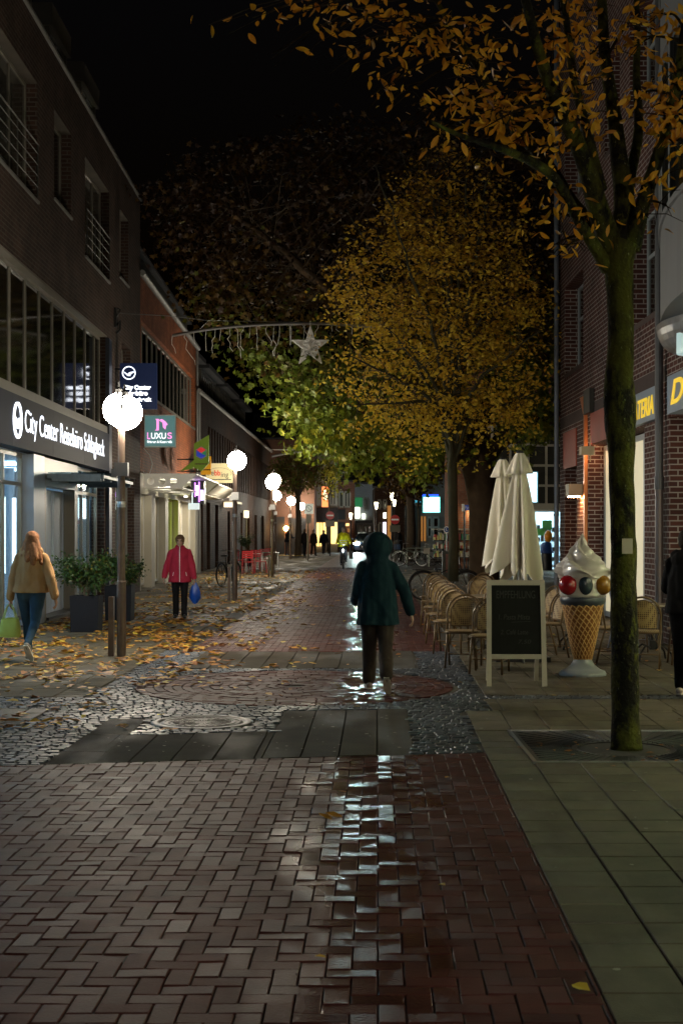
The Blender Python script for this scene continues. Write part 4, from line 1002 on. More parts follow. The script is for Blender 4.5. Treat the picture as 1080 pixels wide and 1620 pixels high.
b = MB(); b.box(.3,2.2,-.04,-.002,0.02,2.6); part(b, 'door', 'black', root)
b = MB(); b.box(w_-1.8,w_-.6,-.04,-.002,.02,2.5); part(b, 'door', 'black', root)
# ------------------------------------------------------------------ globe street lamps
def globe_lamp(label, X, Y, Zg, r=.228, second=None, post=True, group='globe street lamps along the pavement'):
    root = empty('street_lamp', (X,Y,0), 0, label, 'street lamp', group)
    b = MB(); zt = Zg-r+.02
    b.lathe([(.062,0),(.062,1.0),(.052,1.02),(.052,2.35),(.047,2.37),(.047,zt),(.02,zt)], n=14); part(b, 'pole', 'pole', root, smooth=False)
    b = MB(); b.box(-.09,.09,-.06,.06,2.42,2.60); b.box(-.13,-.06,-.04,.04,2.40,2.52); b.lathe([(.056,2.0),(.058,2.04),(.056,2.08)], n=12); b.box(-.056,-.050,-.02,.02,1.1,1.9); part(b, 'clamp', 'steel', root)
    if post:
        b = MB(); b.box(-.17,-.10,-.05,.05,0,.80); part(b, 'guard_post', 'pole', root)
    gl = [(0.05,0,Zg)]
    if second: gl.append(second)
    for i, (gx, gy, gz) in enumerate(gl):
        b = MB(); b.ball((gx,gy,gz), r, 32, 20); g_ = part(b, 'globe', 'e_globe', root, smooth=True)
        b = MB(); pts = []
        for a in np.linspace(R(100), R(5), 10): pts.append((gx-.01, gy-(r+.012)*math.cos(a), gz+(r+.012)*math.sin(a)))
        b.tube(pts, .017, 6); b.lathe([(.05,.0),(.05,.06),(.018,.09),(.014,.16),(.001,.17)], (gx-.01,gy,gz+r-.01), 10); part(b, 'bracket', 'black', g_)
    return root
globe_lamp('double globe street lamp with its guard post beside the walking woman in a tan jacket', -2.95, 19.1, 3.27, second=(-.09,.42,3.35))
globe_lamp('single globe street lamp in front of the beige hanging sign', -2.56, 34.2, 3.36)
globe_lamp('double globe street lamp beside the red cafe chairs', -2.47, 51, 3.46, r=.25, second=(-.02,.5,3.40))
for (px, py, Y, r, lab) in ((437,784,70,.24,'small globe street lamp seen just below the double globe by the red chairs'),(460.5,792.5,82,.25,'globe street lamp beside the man leaning at the orange lit wall'),
                    (477,801,98,.25,'globe street lamp just before the round parking zone sign'),(488.5,804,112,.2,'farthest tiny globe street lamp behind the parking zone sign')):
    q = at(px,py,Y); globe_lamp(lab, q.x-.05, Y, q.z, r=r, post=False)
globe_lamp('added unseen globe street lamp on the parlour side outside the picture', 3.9, 1.6, 3.35)  # extra lamp out of view, added to light near tree and paving

def lantern(label, px, py, Y, base=None):
    q = at(px, py, Y); root = empty('lantern_lamp', (q.x,Y,0), 0, label, 'street lamp', 'tapered lantern lamps at the street end')
    b = MB(); b.lathe([(.09,0),(.09,.8),(.05,.85),(.045,q.z-.32),(.10,q.z-.30)], n=10); part(b, 'pole', 'dark_metal', root)
    b = MB(); b.lathe([(.05,-.22),(.125,.18),(.09,.21),(.001,.22)], (0,0,q.z), 10); part(b, 'lantern', 'e_lantern', root, smooth=False)
    b = MB(); b.lathe([(.17,.21),(.04,.30),(.001,.31)], (0,0,q.z), 10); part(b, 'cap', 'dark_metal', root)
M['e_lantern'] = emit('warm white lantern glass', (1,.90,.58), 6)
lantern('tapered lantern lamp in front of the brick row house', 595, 800, 90)
lantern('tallest tapered lantern lamp on a dark pole beside the no entry sign', 619.5, 785, 84)
lantern('lower tapered lantern lamp just behind the tallest one', 623.5, 796, 96)
q = at(555,817,100); lantern('small lantern lamp glowing beside the grey house', 554.5, 816.5, 100)

# ------------------------------------------------------------------ traffic signs
def pole_at(px, Y, zt, m='steel', r=.035):
    b = MB(); b.tube([(0,0,0),(0,0,zt)], r, 8); return b
def no_entry(label, px, py, Y):
    q = at(px,py,Y); root = empty('no_entry_sign', (q.x,Y,0), 0, label, 'traffic sign', 'round red no entry signs')
    part(pole_at(px,Y,q.z+.2), 'pole', 'dark_metal', root)
    b = MB(); r = .27
    b.prism([(r*math.cos(a),-.05,q.z+r*math.sin(a)) for a in np.linspace(0,2*PI,24,endpoint=False)], (0,.03,0)); part(b, 'disc', mat('red reflective disc', (.45,.015,.02), .35, emis=(.5,.02,.02), es=.03), root)
    b = MB(); b.box(-r*.78,r*.78,-.06,-.052,q.z-r*.16,q.z+r*.16); part(b, 'bar', mat('white reflective bar', (.8,.8,.8), .35, emis=(1,1,1), es=.03), root)
    b = MB(); b.box(-.3,.3,-.05,-.02,q.z-r-.45,q.z-r-.06); part(b, 'plate', 'frame_beige', root)
no_entry('round red no entry sign in front of the black shop front', 522, 815.5, 92)
no_entry('round red no entry sign beside the tall lantern poles', 624.5, 822, 83)
q = at(488.5,805,78); root = empty('parking_zone_sign', (at(487,0,78).x,78,0), 0, 'tall zone sign with round symbol plate over a smaller plate on a steel pole', 'traffic sign')
part(pole_at(0,78,q.z+.2,r=.04), 'pole', 'steel', root)
b = MB(); b.box(-.19,.30,-.06,-.03,at(0,813,78).z,at(0,797,78).z); pa = part(b, 'plate', mat('pale sign plate', (.55,.58,.5), .4, emis=(.6,.65,.55), es=.22), root)
b = MB(); zc = at(0,804.5,78).z; b.tube([(.05+.16*math.cos(a),-.07,zc+.16*math.sin(a)) for a in np.linspace(0,2*PI,22)], .02, 4); b.bar((-.05,-.07,zc+.09),(.15,-.07,zc-.09),.03,.02); part(b, 'symbol', mat('grey symbol', (.15,.15,.16), .5), pa)
b = MB(); b.box(-.10,.18,-.06,-.03,at(0,828,78).z,at(0,814,78).z); part(b, 'plate', 'frame_beige', root)
# street name sign and round blue sign near the rack
root = empty('street_name_sign', (at(734,0,57).x,57,0), 0, 'small blue street name sign on a dark pole before the lit brick wall', 'sign')
part(pole_at(0,57,at(0,801,57).z,r=.04), 'pole', 'dark_metal', root)
b = MB(); z0, z1 = at(0,807,57).z, at(0,799,57).z; b.box(.0,.42,-.02,.02,z0,z1); part(b, 'plate', mat('blue enamel plate', (.02,.05,.25), .3, emis=(.02,.05,.25), es=.2), root)
text('Poststr.', .15, 'x' and M['e_w2'] if 'e_w2' in M else mat('white enamel letters', (.75,.78,.8), .4), root, (.03,-.024,z0+.05), (1,0,0), ext=.003, width=.36, height=.12)
b = MB(); b.box(-.1,.0,-.05,.05,z0-.05,z1+.04); part(b, 'clamp', 'frame_white', root)
q = at(706,838,56); root = empty('footpath_sign', (q.x,56,0), 0, 'small round blue sign with white rim above the postcard rack', 'traffic sign')
part(pole_at(0,56,q.z+.1,r=.03), 'pole', 'steel', root)
b = MB(); b.prism([(.125*math.cos(a),-.05,q.z+.125*math.sin(a)) for a in np.linspace(0,2*PI,20,endpoint=False)], (0,.02,0)); part(b, 'rim', 'frame_white', root)
b = MB(); b.prism([(.10*math.cos(a),-.06,q.z+.10*math.sin(a)) for a in np.linspace(0,2*PI,20,endpoint=False)], (0,.009,0)); part(b, 'disc', mat('blue disc', (.02,.05,.22), .4), root)
b = MB(); b.box(-.04,-.015,-.067,-.061,q.z-.05,q.z+.06); b.box(-.04,.04,-.067,-.061,q.z-.05,q.z-.03); part(b, 'symbol', 'frame_white', root)

# ------------------------------------------------------------------ light garland with star, across the street
def garland(name, label, Y, pts_px, star=None, strings=True, r=.035):
    a = [at(px,py,Y) for px, py in pts_px]; c = a[len(a)//2]
    root = empty(name, (c.x,Y,c.z), 0, label, 'garland')
    loc = [p-Vector((c.x,Y,c.z)) for p in a]
    # smooth spline through points
    P = []
    for i in range(len(loc)-1):
        p0, p1, p2, p3 = loc[max(i-1,0)], loc[i], loc[i+1], loc[min(i+2,len(loc)-1)]
        for t in np.linspace(0,1,8,endpoint=False):
            P.append(0.5*((2*p1)+(p2-p0)*t+(2*p0-5*p1+4*p2-p3)*t*t+(3*p1-p0-3*p2+p3)*t**3))
    P.append(loc[-1])
    b = MB(); b.tube(P, r, 8); part(b, 'arch_bar', 'steel', root)
    if strings:
        random.seed(3); x = P[0].x; b = MB(); b2 = MB(); k = 0
        def zat(x):
            for i in range(len(P)-1):
                if P[i].x <= x <= P[i+1].x:
                    t = (x-P[i].x)/max(1e-6,P[i+1].x-P[i].x); return P[i].z+(P[i+1].z-P[i].z)*t
            return P[-1].z
        while x < P[-1].x-.3:
            if star and abs(x) < .35: x += .15; continue
            ln = random.choice((.35,.5,.7,.9,.6,1.1))*(.85 if x < .4 else .35); z = zat(x); pts = [(x,0,z)]; xx = x
            n = max(3, int(ln/.09))
            for i in range(n):
                xx += random.uniform(-.02,.02) if random.random() < .8 else random.choice((-.07,.07)); z -= ln/n; pts.append((xx,random.uniform(-.01,.01),z)); b2.ball((xx,-.005,z), .011, 5, 4)
            b.tube(pts, .008, 4); x += random.choice((.11,.15,.22,.3))
        part(b, 'light_strings', mat('pale cable', (.75,.75,.68), .5), root); part(b2, 'bulbs', mat('clear unlit bulbs', (.75,.75,.70), .2), root)['kind'] = 'stuff'
    b = MB()
    return root, c, P
root, c, P = garland('star_garland', 'silver arched garland with unlit icicle strings hanging over the street', 34.7, [(273,531),(330,521),(400,514.5),(491,512),(560,515),(630,521),(700,531)])
# star
sc_ = at(491,549,34.7)
star = empty('star_ornament', (sc_.x,34.62,sc_.z), 0, 'five pointed silver wire star hanging from the arched garland', 'star ornament')
ro, ri = .47, .178; V5 = []
for i in range(10):
    a = PI/2+i*PI/5; rr = ro if i % 2 == 0 else ri; V5.append(Vector((rr*math.cos(a),0,rr*math.sin(a)*1.08)))
b = MB()
for i in range(10): b.tube([V5[i], V5[(i+1) % 10]], .014, 5)
b.tube([V5[0], V5[0]+Vector((0,0,.12))], .006, 5); part(b, 'outline', mat('silver outline', (.8,.8,.77), .5), star)
b = MB(); random.seed(11)
for i in range(320):
    tp = 2*random.randrange(5); kt = [V5[tp], V5[(tp+1)%10], V5[(tp+5)%10]*.8 if random.random() < .3 else Vector((0,0,0)), V5[(tp-1)%10]]
    i1 = random.randrange(4); i2 = (i1+random.choice((1,2,3)))%4
    p = kt[i1].lerp(kt[(i1+1)%4], random.random()) if kt[2].length < .01 else V5[(tp+1)%10].lerp(V5[tp], random.random()); q = kt[i2].lerp(kt[(i2+1)%4], random.random()) if kt[2].length < .01 else V5[(tp-1)%10].lerp(V5[tp], random.random())
    b.tube([p+Vector((0,random.uniform(-.03,.03),0)), q+Vector((0,random.uniform(-.03,.03),0))], .0075, 3, cap=False)
part(b, 'wire_mesh', mat('silver wire', (.9,.9,.88), .5), star)
# carrying wire
wa = Vector((XL(34.7)+.05,34.7,at(183,495,34.7).z)); we = Vector((XR(31.5)-.12,32.2,at(885,545,32).z))
wp = [wa, at(270,500,34.7), at(330,507,34.7), at(420,509,34.7), at(485,510,34.7), at(600,520,34.6), at(700,531,34.5), we]
b = MB(); b.tube([p-wa for p in wp], .009, 5)
for p, q in ((wp[2], P[6]+c), (wp[4], P[24]+c)): b.tube([p-wa, q-wa], .005, 4)
tag(b.build('carrying_wire', M['steel'], None, loc=wa), 'thin steel wire carrying the star garland from the dark brick wall', 'wire')
ak = empty('wall_anchor', (XL(34.7)+.0,34.7,wa.z), 0, 'black wire anchor hook with cable coil on the dark brick wall', 'wall anchor')
b = MB(); b.box(0,.06,-.08,.08,-.35,.12); b.tube([(.05,0,-.1),(.12,0,.0),(.15,0,.08),(.08,0,.12),(.05,0,.05)], .02, 6); b.tube([(.05,.05,-.3),(.14,0,-.2),(.14,0,-.42),(.05,.0,-.5)], .03, 6); part(b, 'hook', 'black', ak)
root, c, P = garland('plain_garland', 'farther bare arched garland bar over the dark street end', 76, [(430,722),(460,716.5),(500,713.5),(535,714),(567,716)], strings=False, r=.06)
b = MB(); s0 = at(428,711.5,76); b.tube([Vector((0,0,0)), at(500,712,76)-s0, at(640,722,76)-s0, at(745,716,76)-s0], .02, 4); tag(b.build('carrying_wire', M['steel'], None, loc=s0), 'thin wire holding the farther bare garland bar', 'wire')

# ------------------------------------------------------------------ planters with shrubs
def shrub(mb, c, rx, ry, h, n, size, rnd=random, tone=(0,1), droop=0.0):
    for _ in range(n):
        a = rnd.uniform(0,2*PI); u = rnd.random()**.5; z = rnd.uniform(-1,1); k = math.sqrt(max(0,1-z*z))*u**.4
        p = Vector((c[0]+rx*k*math.cos(a), c[1]+ry*k*math.sin(a), c[2]+h/2+h/2*z)); leaf(mb, p, size*rnd.uniform(.6,1.3), rnd, rnd.uniform(*tone))
def leaf(mb, p, s, rnd=random, tone=.5, w=.5, dirv=None, tilt=None):
    d = dirv if dirv is not None else Vector((rnd.gauss(0,1),rnd.gauss(0,1),rnd.gauss(0,.8)))
    d = d.normalized(); o = d.cross(Vector((rnd.gauss(0,1),rnd.gauss(0,1),rnd.gauss(0,1)))).normalized(); nn = d.cross(o)
    k = len(mb.v); q = s*.5
    a = p; m1 = p+d*s*.5+o*q*w-nn*s*.04; m2 = p+d*s*.5-o*q*w-nn*s*.04; mid = p+d*s*.5+nn*s*.04; e = p+d*s
    mb.v += [tuple(a),tuple(m1),tuple(e),tuple(m2),tuple(mid)]
    mb.f += [(k,k+1,k+4),(k+1,k+2,k+4),(k+2,k+3,k+4),(k+3,k,k+4)]; mb.t += [tone]*4
def planter(label, X, Y, w, h, sh, seed):
    rnd = random.Random(seed)
    root = empty('planter', (X,Y,0), 0, label, 'planter', 'tall dark planters with shrubs')
    b = MB(); t = w/2; bt = t*.94
    b.v += [(-bt,-bt,0),(bt,-bt,0),(bt,bt,0),(-bt,bt,0),(-t,-t,h),(t,-t,h),(t,t,h),(-t,t,h),(-t+.03,-t+.03,h),(t-.03,-t+.03,h),(t-.03,t-.03,h),(-t+.03,t-.03,h),(-t+.03,-t+.03,h-.06),(t-.03,-t+.03,h-.06),(t-.03,t-.03,h-.06),(-t+.03,t-.03,h-.06)]
    for i in range(4):
        j = (i+1) % 4
        for o_ in (0, 4, 8): b.f.append((i+o_, j+o_, j+o_+4, i+o_+4)); b.t.append(.5)
    b.f.append((12,13,14,15)); b.t.append(.5)
    part(b, 'pot', mat('anthracite fibre pot', (.010,.012,.018), .6, spec=.15), root)
    b = MB(); f = MB()
    for i in range(16):
        a = rnd.uniform(0,2*PI); sp = rnd.uniform(.15,1)*sh[0]; z = h+rnd.uniform(.35,1)*sh[1]
        e = Vector((sp*math.cos(a), sp*math.sin(a)*.8, z)); m_ = Vector((e.x*.35,e.y*.35,h+(z-h)*.6)); b.tube([(0,0,h-.06), m_, e], [.008,.006,.003], 5)
        for k in range(sh[2]):
            t_ = rnd.uniform(.35,1.1); q = m_.lerp(e, (t_-.35)/.65) if t_ > .35 else m_
            q = q+Vector((rnd.gauss(0,.07),rnd.gauss(0,.07),rnd.gauss(0,.06))); leaf(f, q, rnd.uniform(.04,.075), rnd, rnd.random()**1.5 if q.z > h+.05 else .1, w=.75)
    part(b, 'stems', 'bark_d', root); part(f, 'foliage', 'leaf_shrub', root, tone=True)
p = gnd(134,1000); planter('nearer dark square planter with leafy shrub by the agency door', p.x, p.y+.2, .48, .60, (.50,.62,130), 1)
p = gnd(186,983); planter('farther dark square planter half hidden by the lamp pole', p.x, p.y+.3, .50, .66, (.45,.55,110), 2)

# ------------------------------------------------------------------ cafe chairs
def weave_mat():
    m = bpy.data.materials.new('woven rattan, cream and brown'); m.use_nodes = True
    n = m.node_tree.nodes; l = m.node_tree.links; b = n['Principled BSDF']
    tc = n.new('ShaderNodeTexCoord'); mp = n.new('ShaderNodeMapping'); mp.inputs['Rotation'].default_value = (R(45),R(0),R(45)); l.new(tc.outputs['Object'], mp.inputs[0])
    vo = n.new('ShaderNodeTexVoronoi'); vo.inputs['Scale'].default_value = 42; vo.inputs['Randomness'].default_value = 0.0
    mp.inputs['Rotation'].default_value = (0,0,0); l.new(mp.outputs[0], vo.inputs['Vector'])
    cr = n.new('ShaderNodeValToRGB'); cr.color_ramp.elements[0].position = .32; cr.color_ramp.elements[0].color = (.07,.03,.01,1); cr.color_ramp.elements[1].position = .42; cr.color_ramp.elements[1].color = (.33,.23,.105,1)
    l.new(vo.outputs['Distance'], cr.inputs[0]); l.new(cr.outputs[0], b.inputs['Base Color']); b.inputs['Roughness'].default_value = .5
    return m
M['weave'] = weave_mat()
M['bamboo'] = mat('brown bamboo look tube', (0.13,0.08,0.035), .35, var=.35, scale=18)
M['bamboo_b'] = mat('blue grey tube', (0.22,0.24,0.30), .35, .2, var=.2)
G_CH = 'rattan bistro chairs set out by the ice parlour'
def rattan_chair(tube='bamboo'):
    """faces -y (front edge at y=-.21), back at y=+.2"""
    root = empty('bistro_chair', (0,0,0))
    b = MB(); n = 14
    # seat, rounded
    pts = [(.21*math.copysign(abs(math.cos(a))**.6, math.cos(a)), -.01+.20*math.copysign(abs(math.sin(a))**.6, math.sin(a)), .43) for a in np.linspace(0,2*PI,28,endpoint=False)]
    b.prism(pts, (0,0,.028)); s = part(b, 'seat', 'weave', root)
    b = MB(); b.tube([(x*1.03,y*1.03,.44) for x, y, z in pts]+[(pts[0][0]*1.03,pts[0][1]*1.03,.44)], .014, 6); part(b, 'seat_rim', tube, root, smooth=True)
    bk = lambda x, z: .18+.10*(z-.45)/.45-.05*(1-(x/.21)**2 if abs(x) < .21 else 0)*-1
    def yb(x, z): return .17+.16*(z-.45)-.07*(x/.22)**2+.03
    # arched hoop: from the rear feet up and over
    hoop = []
    for a in np.linspace(0, PI, 17):
        x = .215*math.cos(a); z = .66+.22*math.sin(a); hoop.append((x, yb(x,z), z))
    side = lambda sx: [(sx*.20,.25,0),(sx*.205,.19,.25),(sx*.212,.13,.45)]
    b = MB(); b.tube(side(1)+hoop+side(-1)[::-1], .0135, 7)
    part(b, 'back_frame', tube, root, smooth=True)
    b = MB(); hp = []
    for a in np.linspace(0, PI, 13):
        x = .175*math.cos(a); z = .66+.18*math.sin(a); hp.append((x, yb(x,z)-.004, z))
    hp = [(.165,yb(.165,.5),.50)]+hp+[(-.165,yb(.165,.5),.50)]
    b.tube(hp+[hp[0]], .009, 6); part(b, 'inner_hoop', tube, root, smooth=True)
    b = MB(); cols = 8
    def zt(x): return .66+.175*math.sqrt(max(0,1-(x/.176)**2))
    for i in range(cols):
        xa, xb_ = -.165+.33*i/cols, -.165+.33*(i+1)/cols
        za, zb_ = zt(xa), zt(xb_)
        for dy in (0,.008):
            for k in range(4):
                f = lambda x, z, t: (x, yb(x, .50+(z-.50)*t)+dy, .50+(z-.50)*t)
                b.poly([f(xa,za,k/4),f(xb_,zb_,k/4),f(xb_,zb_,(k+1)/4),f(xa,za,(k+1)/4)])
    part(b, 'backrest', 'weave', root)
    for sx in (-1,1):
        b = MB(); b.tube([(sx*.17,-.16,.43),(sx*.195,-.20,0)], .0135, 7); part(b, 'leg', tube, root, smooth=True)
    b = MB()
    b.tube([(.185,-.185,.16),(.2,.215,.16)], .008, 6); b.tube([(-.185,-.185,.16),(-.2,.215,.16)], .008, 6); b.tube([(-.19,.0,.16),(.19,.0,.16)], .008, 6)
    b.tube([(.178,-.175,.26),(.08,-.18,.42)], .007, 5); b.tube([(-.178,-.175,.26),(-.08,-.18,.42)], .007, 5)
    part(b, 'stretcher', tube, root)
    return root
proto = rattan_chair()
def place(o, X, Y, rz, label, group, cat='chair', tilt=0, z=0):
    o.location = (X,Y,z); o.rotation_euler = (tilt,0,rz); tag(o, label, cat, group)
ords = ['nearest','second','third','fourth','fifth','sixth','seventh','eighth']
spots = []
for i, (X, Y, a) in enumerate(((1.50,17.6,-14),(1.50,19.6,-26),(1.52,21.3,-22),(1.58,23.2,-20),(1.64,25.0,-25),(1.72,26.8,-20))):
    spots.append((X,Y,a,f'{ords[i]} rattan chair of the row along the wet street'))
for i, (X, Y, a) in enumerate(((1.74,16.85,-14),(2.22,19.9,10),(2.30,22.2,-15),(2.42,24.6,8),(2.62,26.6,-10))):
    spots.append((X,Y,a,f'{ords[i]} rattan chair of the inner row behind the chalkboard'))
used = False
for X, Y, a, lab in spots:
    o = proto if not used else copy_tree(proto); used = True
    a += ((hash(lab) if False else int(X*137+Y*71)) % 17)-8; place(o, X, Y, R(a), lab, G_CH)
o = copy_tree(proto); place(o, 2.72, 19.0, R(-75), 'rattan chair seen from the side between chalkboard and ice cream cone', G_CH, tilt=0)
o = copy_tree(proto); place(o, 2.85, 20.6, R(-70), 'rattan chair behind the other one between chalkboard and ice cream cone', G_CH)
o = copy_tree(proto); place(o, 3.42, 18.2, R(100), 'rattan chair half hidden between ice cream cone and mossy trunk', G_CH)
blue = rattan_chair('bamboo_b'); place(blue, 4.0, 19.8, R(60), 'blue grey tubed chair stacked by the shop window beside the mossy trunk', G_CH)
o = copy_tree(proto); place(o, 4.15, 19.95, R(62), 'rattan chair leaning against the blue grey tubed chair', G_CH, tilt=0)
o = copy_tree(proto); place(o, 4.35, 18.0, R(-95), 'rattan chair at the round table next to the person in black', G_CH)
o = copy_tree(proto); place(o, 3.72, 17.55, R(165), 'rattan chair tucked under the round table beside the mossy trunk', G_CH)
def bistro_table(X, Y, label):
    root = empty('bistro_table', (X,Y,0), 0, label, 'table', 'round bistro tables outside the ice parlour')
    b = MB(); b.lathe([(.0001,.70),(.32,.70),(.335,.71),(.335,.722),(.32,.73),(.0001,.73)], n=28); part(b, 'table_top', mat('speckled table top', (.30,.24,.17), .35, var=.3, scale=40), root)
    b = MB(); b.tube([(0,0,.18),(0,0,.70)], .028, 10); b.box(-.06,.06,-.06,.06,.60,.66); b.box(-.05,.05,-.05,.05,.14,.26)
    for k in range(4):
        a = PI/4+k*PI/2; c_, s_ = math.cos(a), math.sin(a)
        b.tube([(.03*c_,.03*s_,.66),(.12*c_,.12*s_,.60),(.10*c_,.10*s_,.40),(.05*c_,.05*s_,.22)], .008, 5)
        b.tube([(.03*c_,.03*s_,.16),(.16*c_,.16*s_,.20),(.28*c_,.28*s_,.10),(.31*c_,.31*s_,.0)], .014, 6)
    part(b, 'pedestal', 'black', root)
bistro_table(4.05,18.55,'round bistro table on curved black legs beside the person in black')
bistro_table(3.35,20.3,'round bistro table behind the ice cream cone')
bistro_table(2.1,18.3,'round bistro table hidden behind the chalkboard')
bistro_table(2.1,21.0,'round bistro table between the two chair rows under the parasols')

# ------------------------------------------------------------------ closed parasols
def parasol(label, X, Y, ztop, zhem, rbot, seed, lean=0):
    rnd = random.Random(seed); root = empty('parasol', (X,Y,0), 0, label, 'parasol', 'closed cream parasols')
    n = 96; b = MB(); k0 = 0; folds = 8; ph = rnd.uniform(0,1)
    zs = [0,.02,.06,.11,.17,.171,.25,.4,.55,.7,.85,.95,1.0]
    for i, t in enumerate(zs):
        if t <= .17: rad = .055+.13*(t/.17)**.8
        else: rad = .09+(rbot-.09)*((t-.17)/.83)**.9
        for j in range(n):
            a = 2*PI*j/n; w = math.cos(folds*(a+ph)); w2 = math.cos(3*a+ph*5)
            fold = (.10+.45*min(1,t*1.3))
            rr = rad*(1-fold*.5+fold*.5*math.copysign(abs(w)**.7,w)+.10*w2*t+.06*math.cos(13*a+ph)*min(1,t*3))
            hem = (ztop-zhem)*t+(.17*t**6*(w*.5+.5*math.cos(2*a+ph*3)))
            b.v.append((rr*math.cos(a+.25*t*math.sin(a*2)), rr*math.sin(a+.25*t*math.sin(a*2)), ztop-hem))
    for i in range(len(zs)-1):
        for j in range(n): b.f.append((i*n+j,i*n+(j+1)%n,(i+1)*n+(j+1)%n,(i+1)*n+j)); b.t.append(.5)
    b.f.append(tuple(range(n))); b.t.append(.5)
    part(b, 'canopy', mat('cream parasol cloth', (.74,.69,.58), .8, var=.05, scale=2, bump=.15, bscale=12), root, smooth=True)
    b = MB(); b.tube([(0,0,0),(0,0,ztop-.05)], .026, 10); part(b, 'mast', 'white', root)
    b = MB(); b.lathe([(.045,ztop),(.05,ztop+.02),(.03,ztop+.035),(.0001,ztop+.04)], n=12); part(b, 'cap', 'black', root)
    b = MB(); b.box(-.35,.35,-.35,.35,0,.06); b.tube([(0,0,.06),(0,0,.4)], .04, 10); part(b, 'base', 'dark_metal', root)
parasol('closed cream parasol standing in front, the taller looking of the pair', 2.33, 18.6, 2.70, 1.13, .37, 5)
parasol('closed cream parasol standing just behind its taller looking neighbour', 2.34, 20.7, 2.72, 1.22, .30, 9)

# ------------------------------------------------------------------ chalkboard
p = gnd(817,1086); root = empty('chalkboard', (p.x, p.y, 0), R(-2), 'white framed A shaped chalkboard standing before the rattan chairs', 'chalkboard')
fm = mat('greyish white painted wood', (.44,.40,.34), .6, var=.12); H_ = 1.15
lean = .16
def fy(z): return lean*z/H_
b = MB(); w2 = .30
for s_ in (-1,1): b.bar((s_*w2*1.0-.0,fy(0),0),(s_*(w2-.01),fy(H_),H_),.052,.035,(0,1,0))
b.bar((-w2,fy(H_-.03),H_-.03),(w2,fy(H_-.03),H_-.03),.034,.055); b.bar((-w2+.02,fy(.32),.32),(w2-.02,fy(.32),.32),.030,.05)
part(b, 'frame', fm, root)
b = MB(); b.prism([(-w2+.03,fy(.34)+.005,.34),(w2-.03,fy(.34)+.005,.34),(w2-.03,fy(H_-.05)+.005,H_-.05),(-w2+.03,fy(H_-.05)+.005,H_-.05)], (0,.012,0))
bd = part(b, 'board', mat('black chalk board', (.006,.007,.006), .7, spec=.2, var=.5, scale=5), root)
b = MB()
for s_ in (-1,1): b.bar((s_*(w2-.03),.62,0),(s_*(w2-.03),.19,H_-.02),.045,.03,(0,1,0))
b.bar((-w2+.03,.52,.28),(w2-.03,.52,.28),.03,.04); part(b, 'rear_frame', fm, root)
ch = mat('faint chalk', (.042,.044,.040), .9); up = Vector((0,lean,H_)).normalized()
for s_, x, z, w_, h_ in (('EMPFEHLUNG',-.21,.95,.42,.085),('1. Pasta Mista',-.19,.72,.34,.055),('2. Café Latte',-.17,.56,.30,.05),('7,50',.02,.46,.14,.05)):
    text(s_, .08, ch, bd, (x,fy(z)-.001,z), (1,0,0), up, ext=.001, width=w_, height=h_, shear=.2 if s_[0] != 'E' else 0)
b = MB(); b.bar((-.05,fy(.69)-.001,.69),(.16,fy(.70)-.001,.70),.006,.003); part(b, 'chalk_line', ch, bd)

# ------------------------------------------------------------------ giant ice cream cone
p = gnd(921,1068); root = empty('ice_cream_statue', (p.x,p.y,0), 0, 'giant plastic ice cream cone with white swirl and coloured fruit balls', 'advertising statue')
b = MB(); b.lathe([(.27,0),(.275,.02),(.26,.05),(.20,.075),(.14,.12),(.11,.17),(.10,.20)], n=36); part(b, 'foot', mat('grey plastic foot', (.22,.24,.26), .35, var=.15), root, smooth=True)
# wafer cone with raised diagonal lattice
nn_, mm_ = 180, 120; b = MB(); z0, z1 = .17, .83; r0, r1 = .095, .235
for i in range(mm_+1):
    t = i/mm_; z = z0+(z1-z0)*t; rad = r0+(r1-r0)*t**.92
    for j in range(nn_):
        a = 2*PI*j/nn_
        u = (a*18/(2*PI)+t*9)%1; v = (a*18/(2*PI)-t*5.0)%1
        rdg = max(max(0,1-abs(u-.5)/.14), max(0,1-abs(v-.5)/.14))
        b.v.append(((rad+.010*min(1,rdg))*math.cos(a),(rad+.010*min(1,rdg))*math.sin(a),z))
tones = []
for i in range(mm_):
    for j in range(nn_):
        a = 2*PI*(j+.5)/nn_; t = (i+.5)/mm_; u = (a*18/(2*PI)+t*9)%1; v = (a*18/(2*PI)-t*5.0)%1
        b.f.append((i*nn_+j,i*nn_+(j+1)%nn_,(i+1)*nn_+(j+1)%nn_,(i+1)*nn_+j)); b.t.append(1.0 if min(abs(u-.5),abs(v-.5)) < .10 else .0)
part(b, 'wafer', leaf_mat('wafer', [(0,(.22,.085,.012)),(.5,(.3,.13,.03)),(1,(.58,.34,.13))], 0, .4), root, smooth=True, tone=True)
b = MB(); b.lathe([(.20,.80),(.235,.82),(.262,.86),(.268,.90),(.25,.92)], n=40); part(b, 'collar', mat('dark blue grey collar', (.045,.055,.075), .35), root, smooth=True)
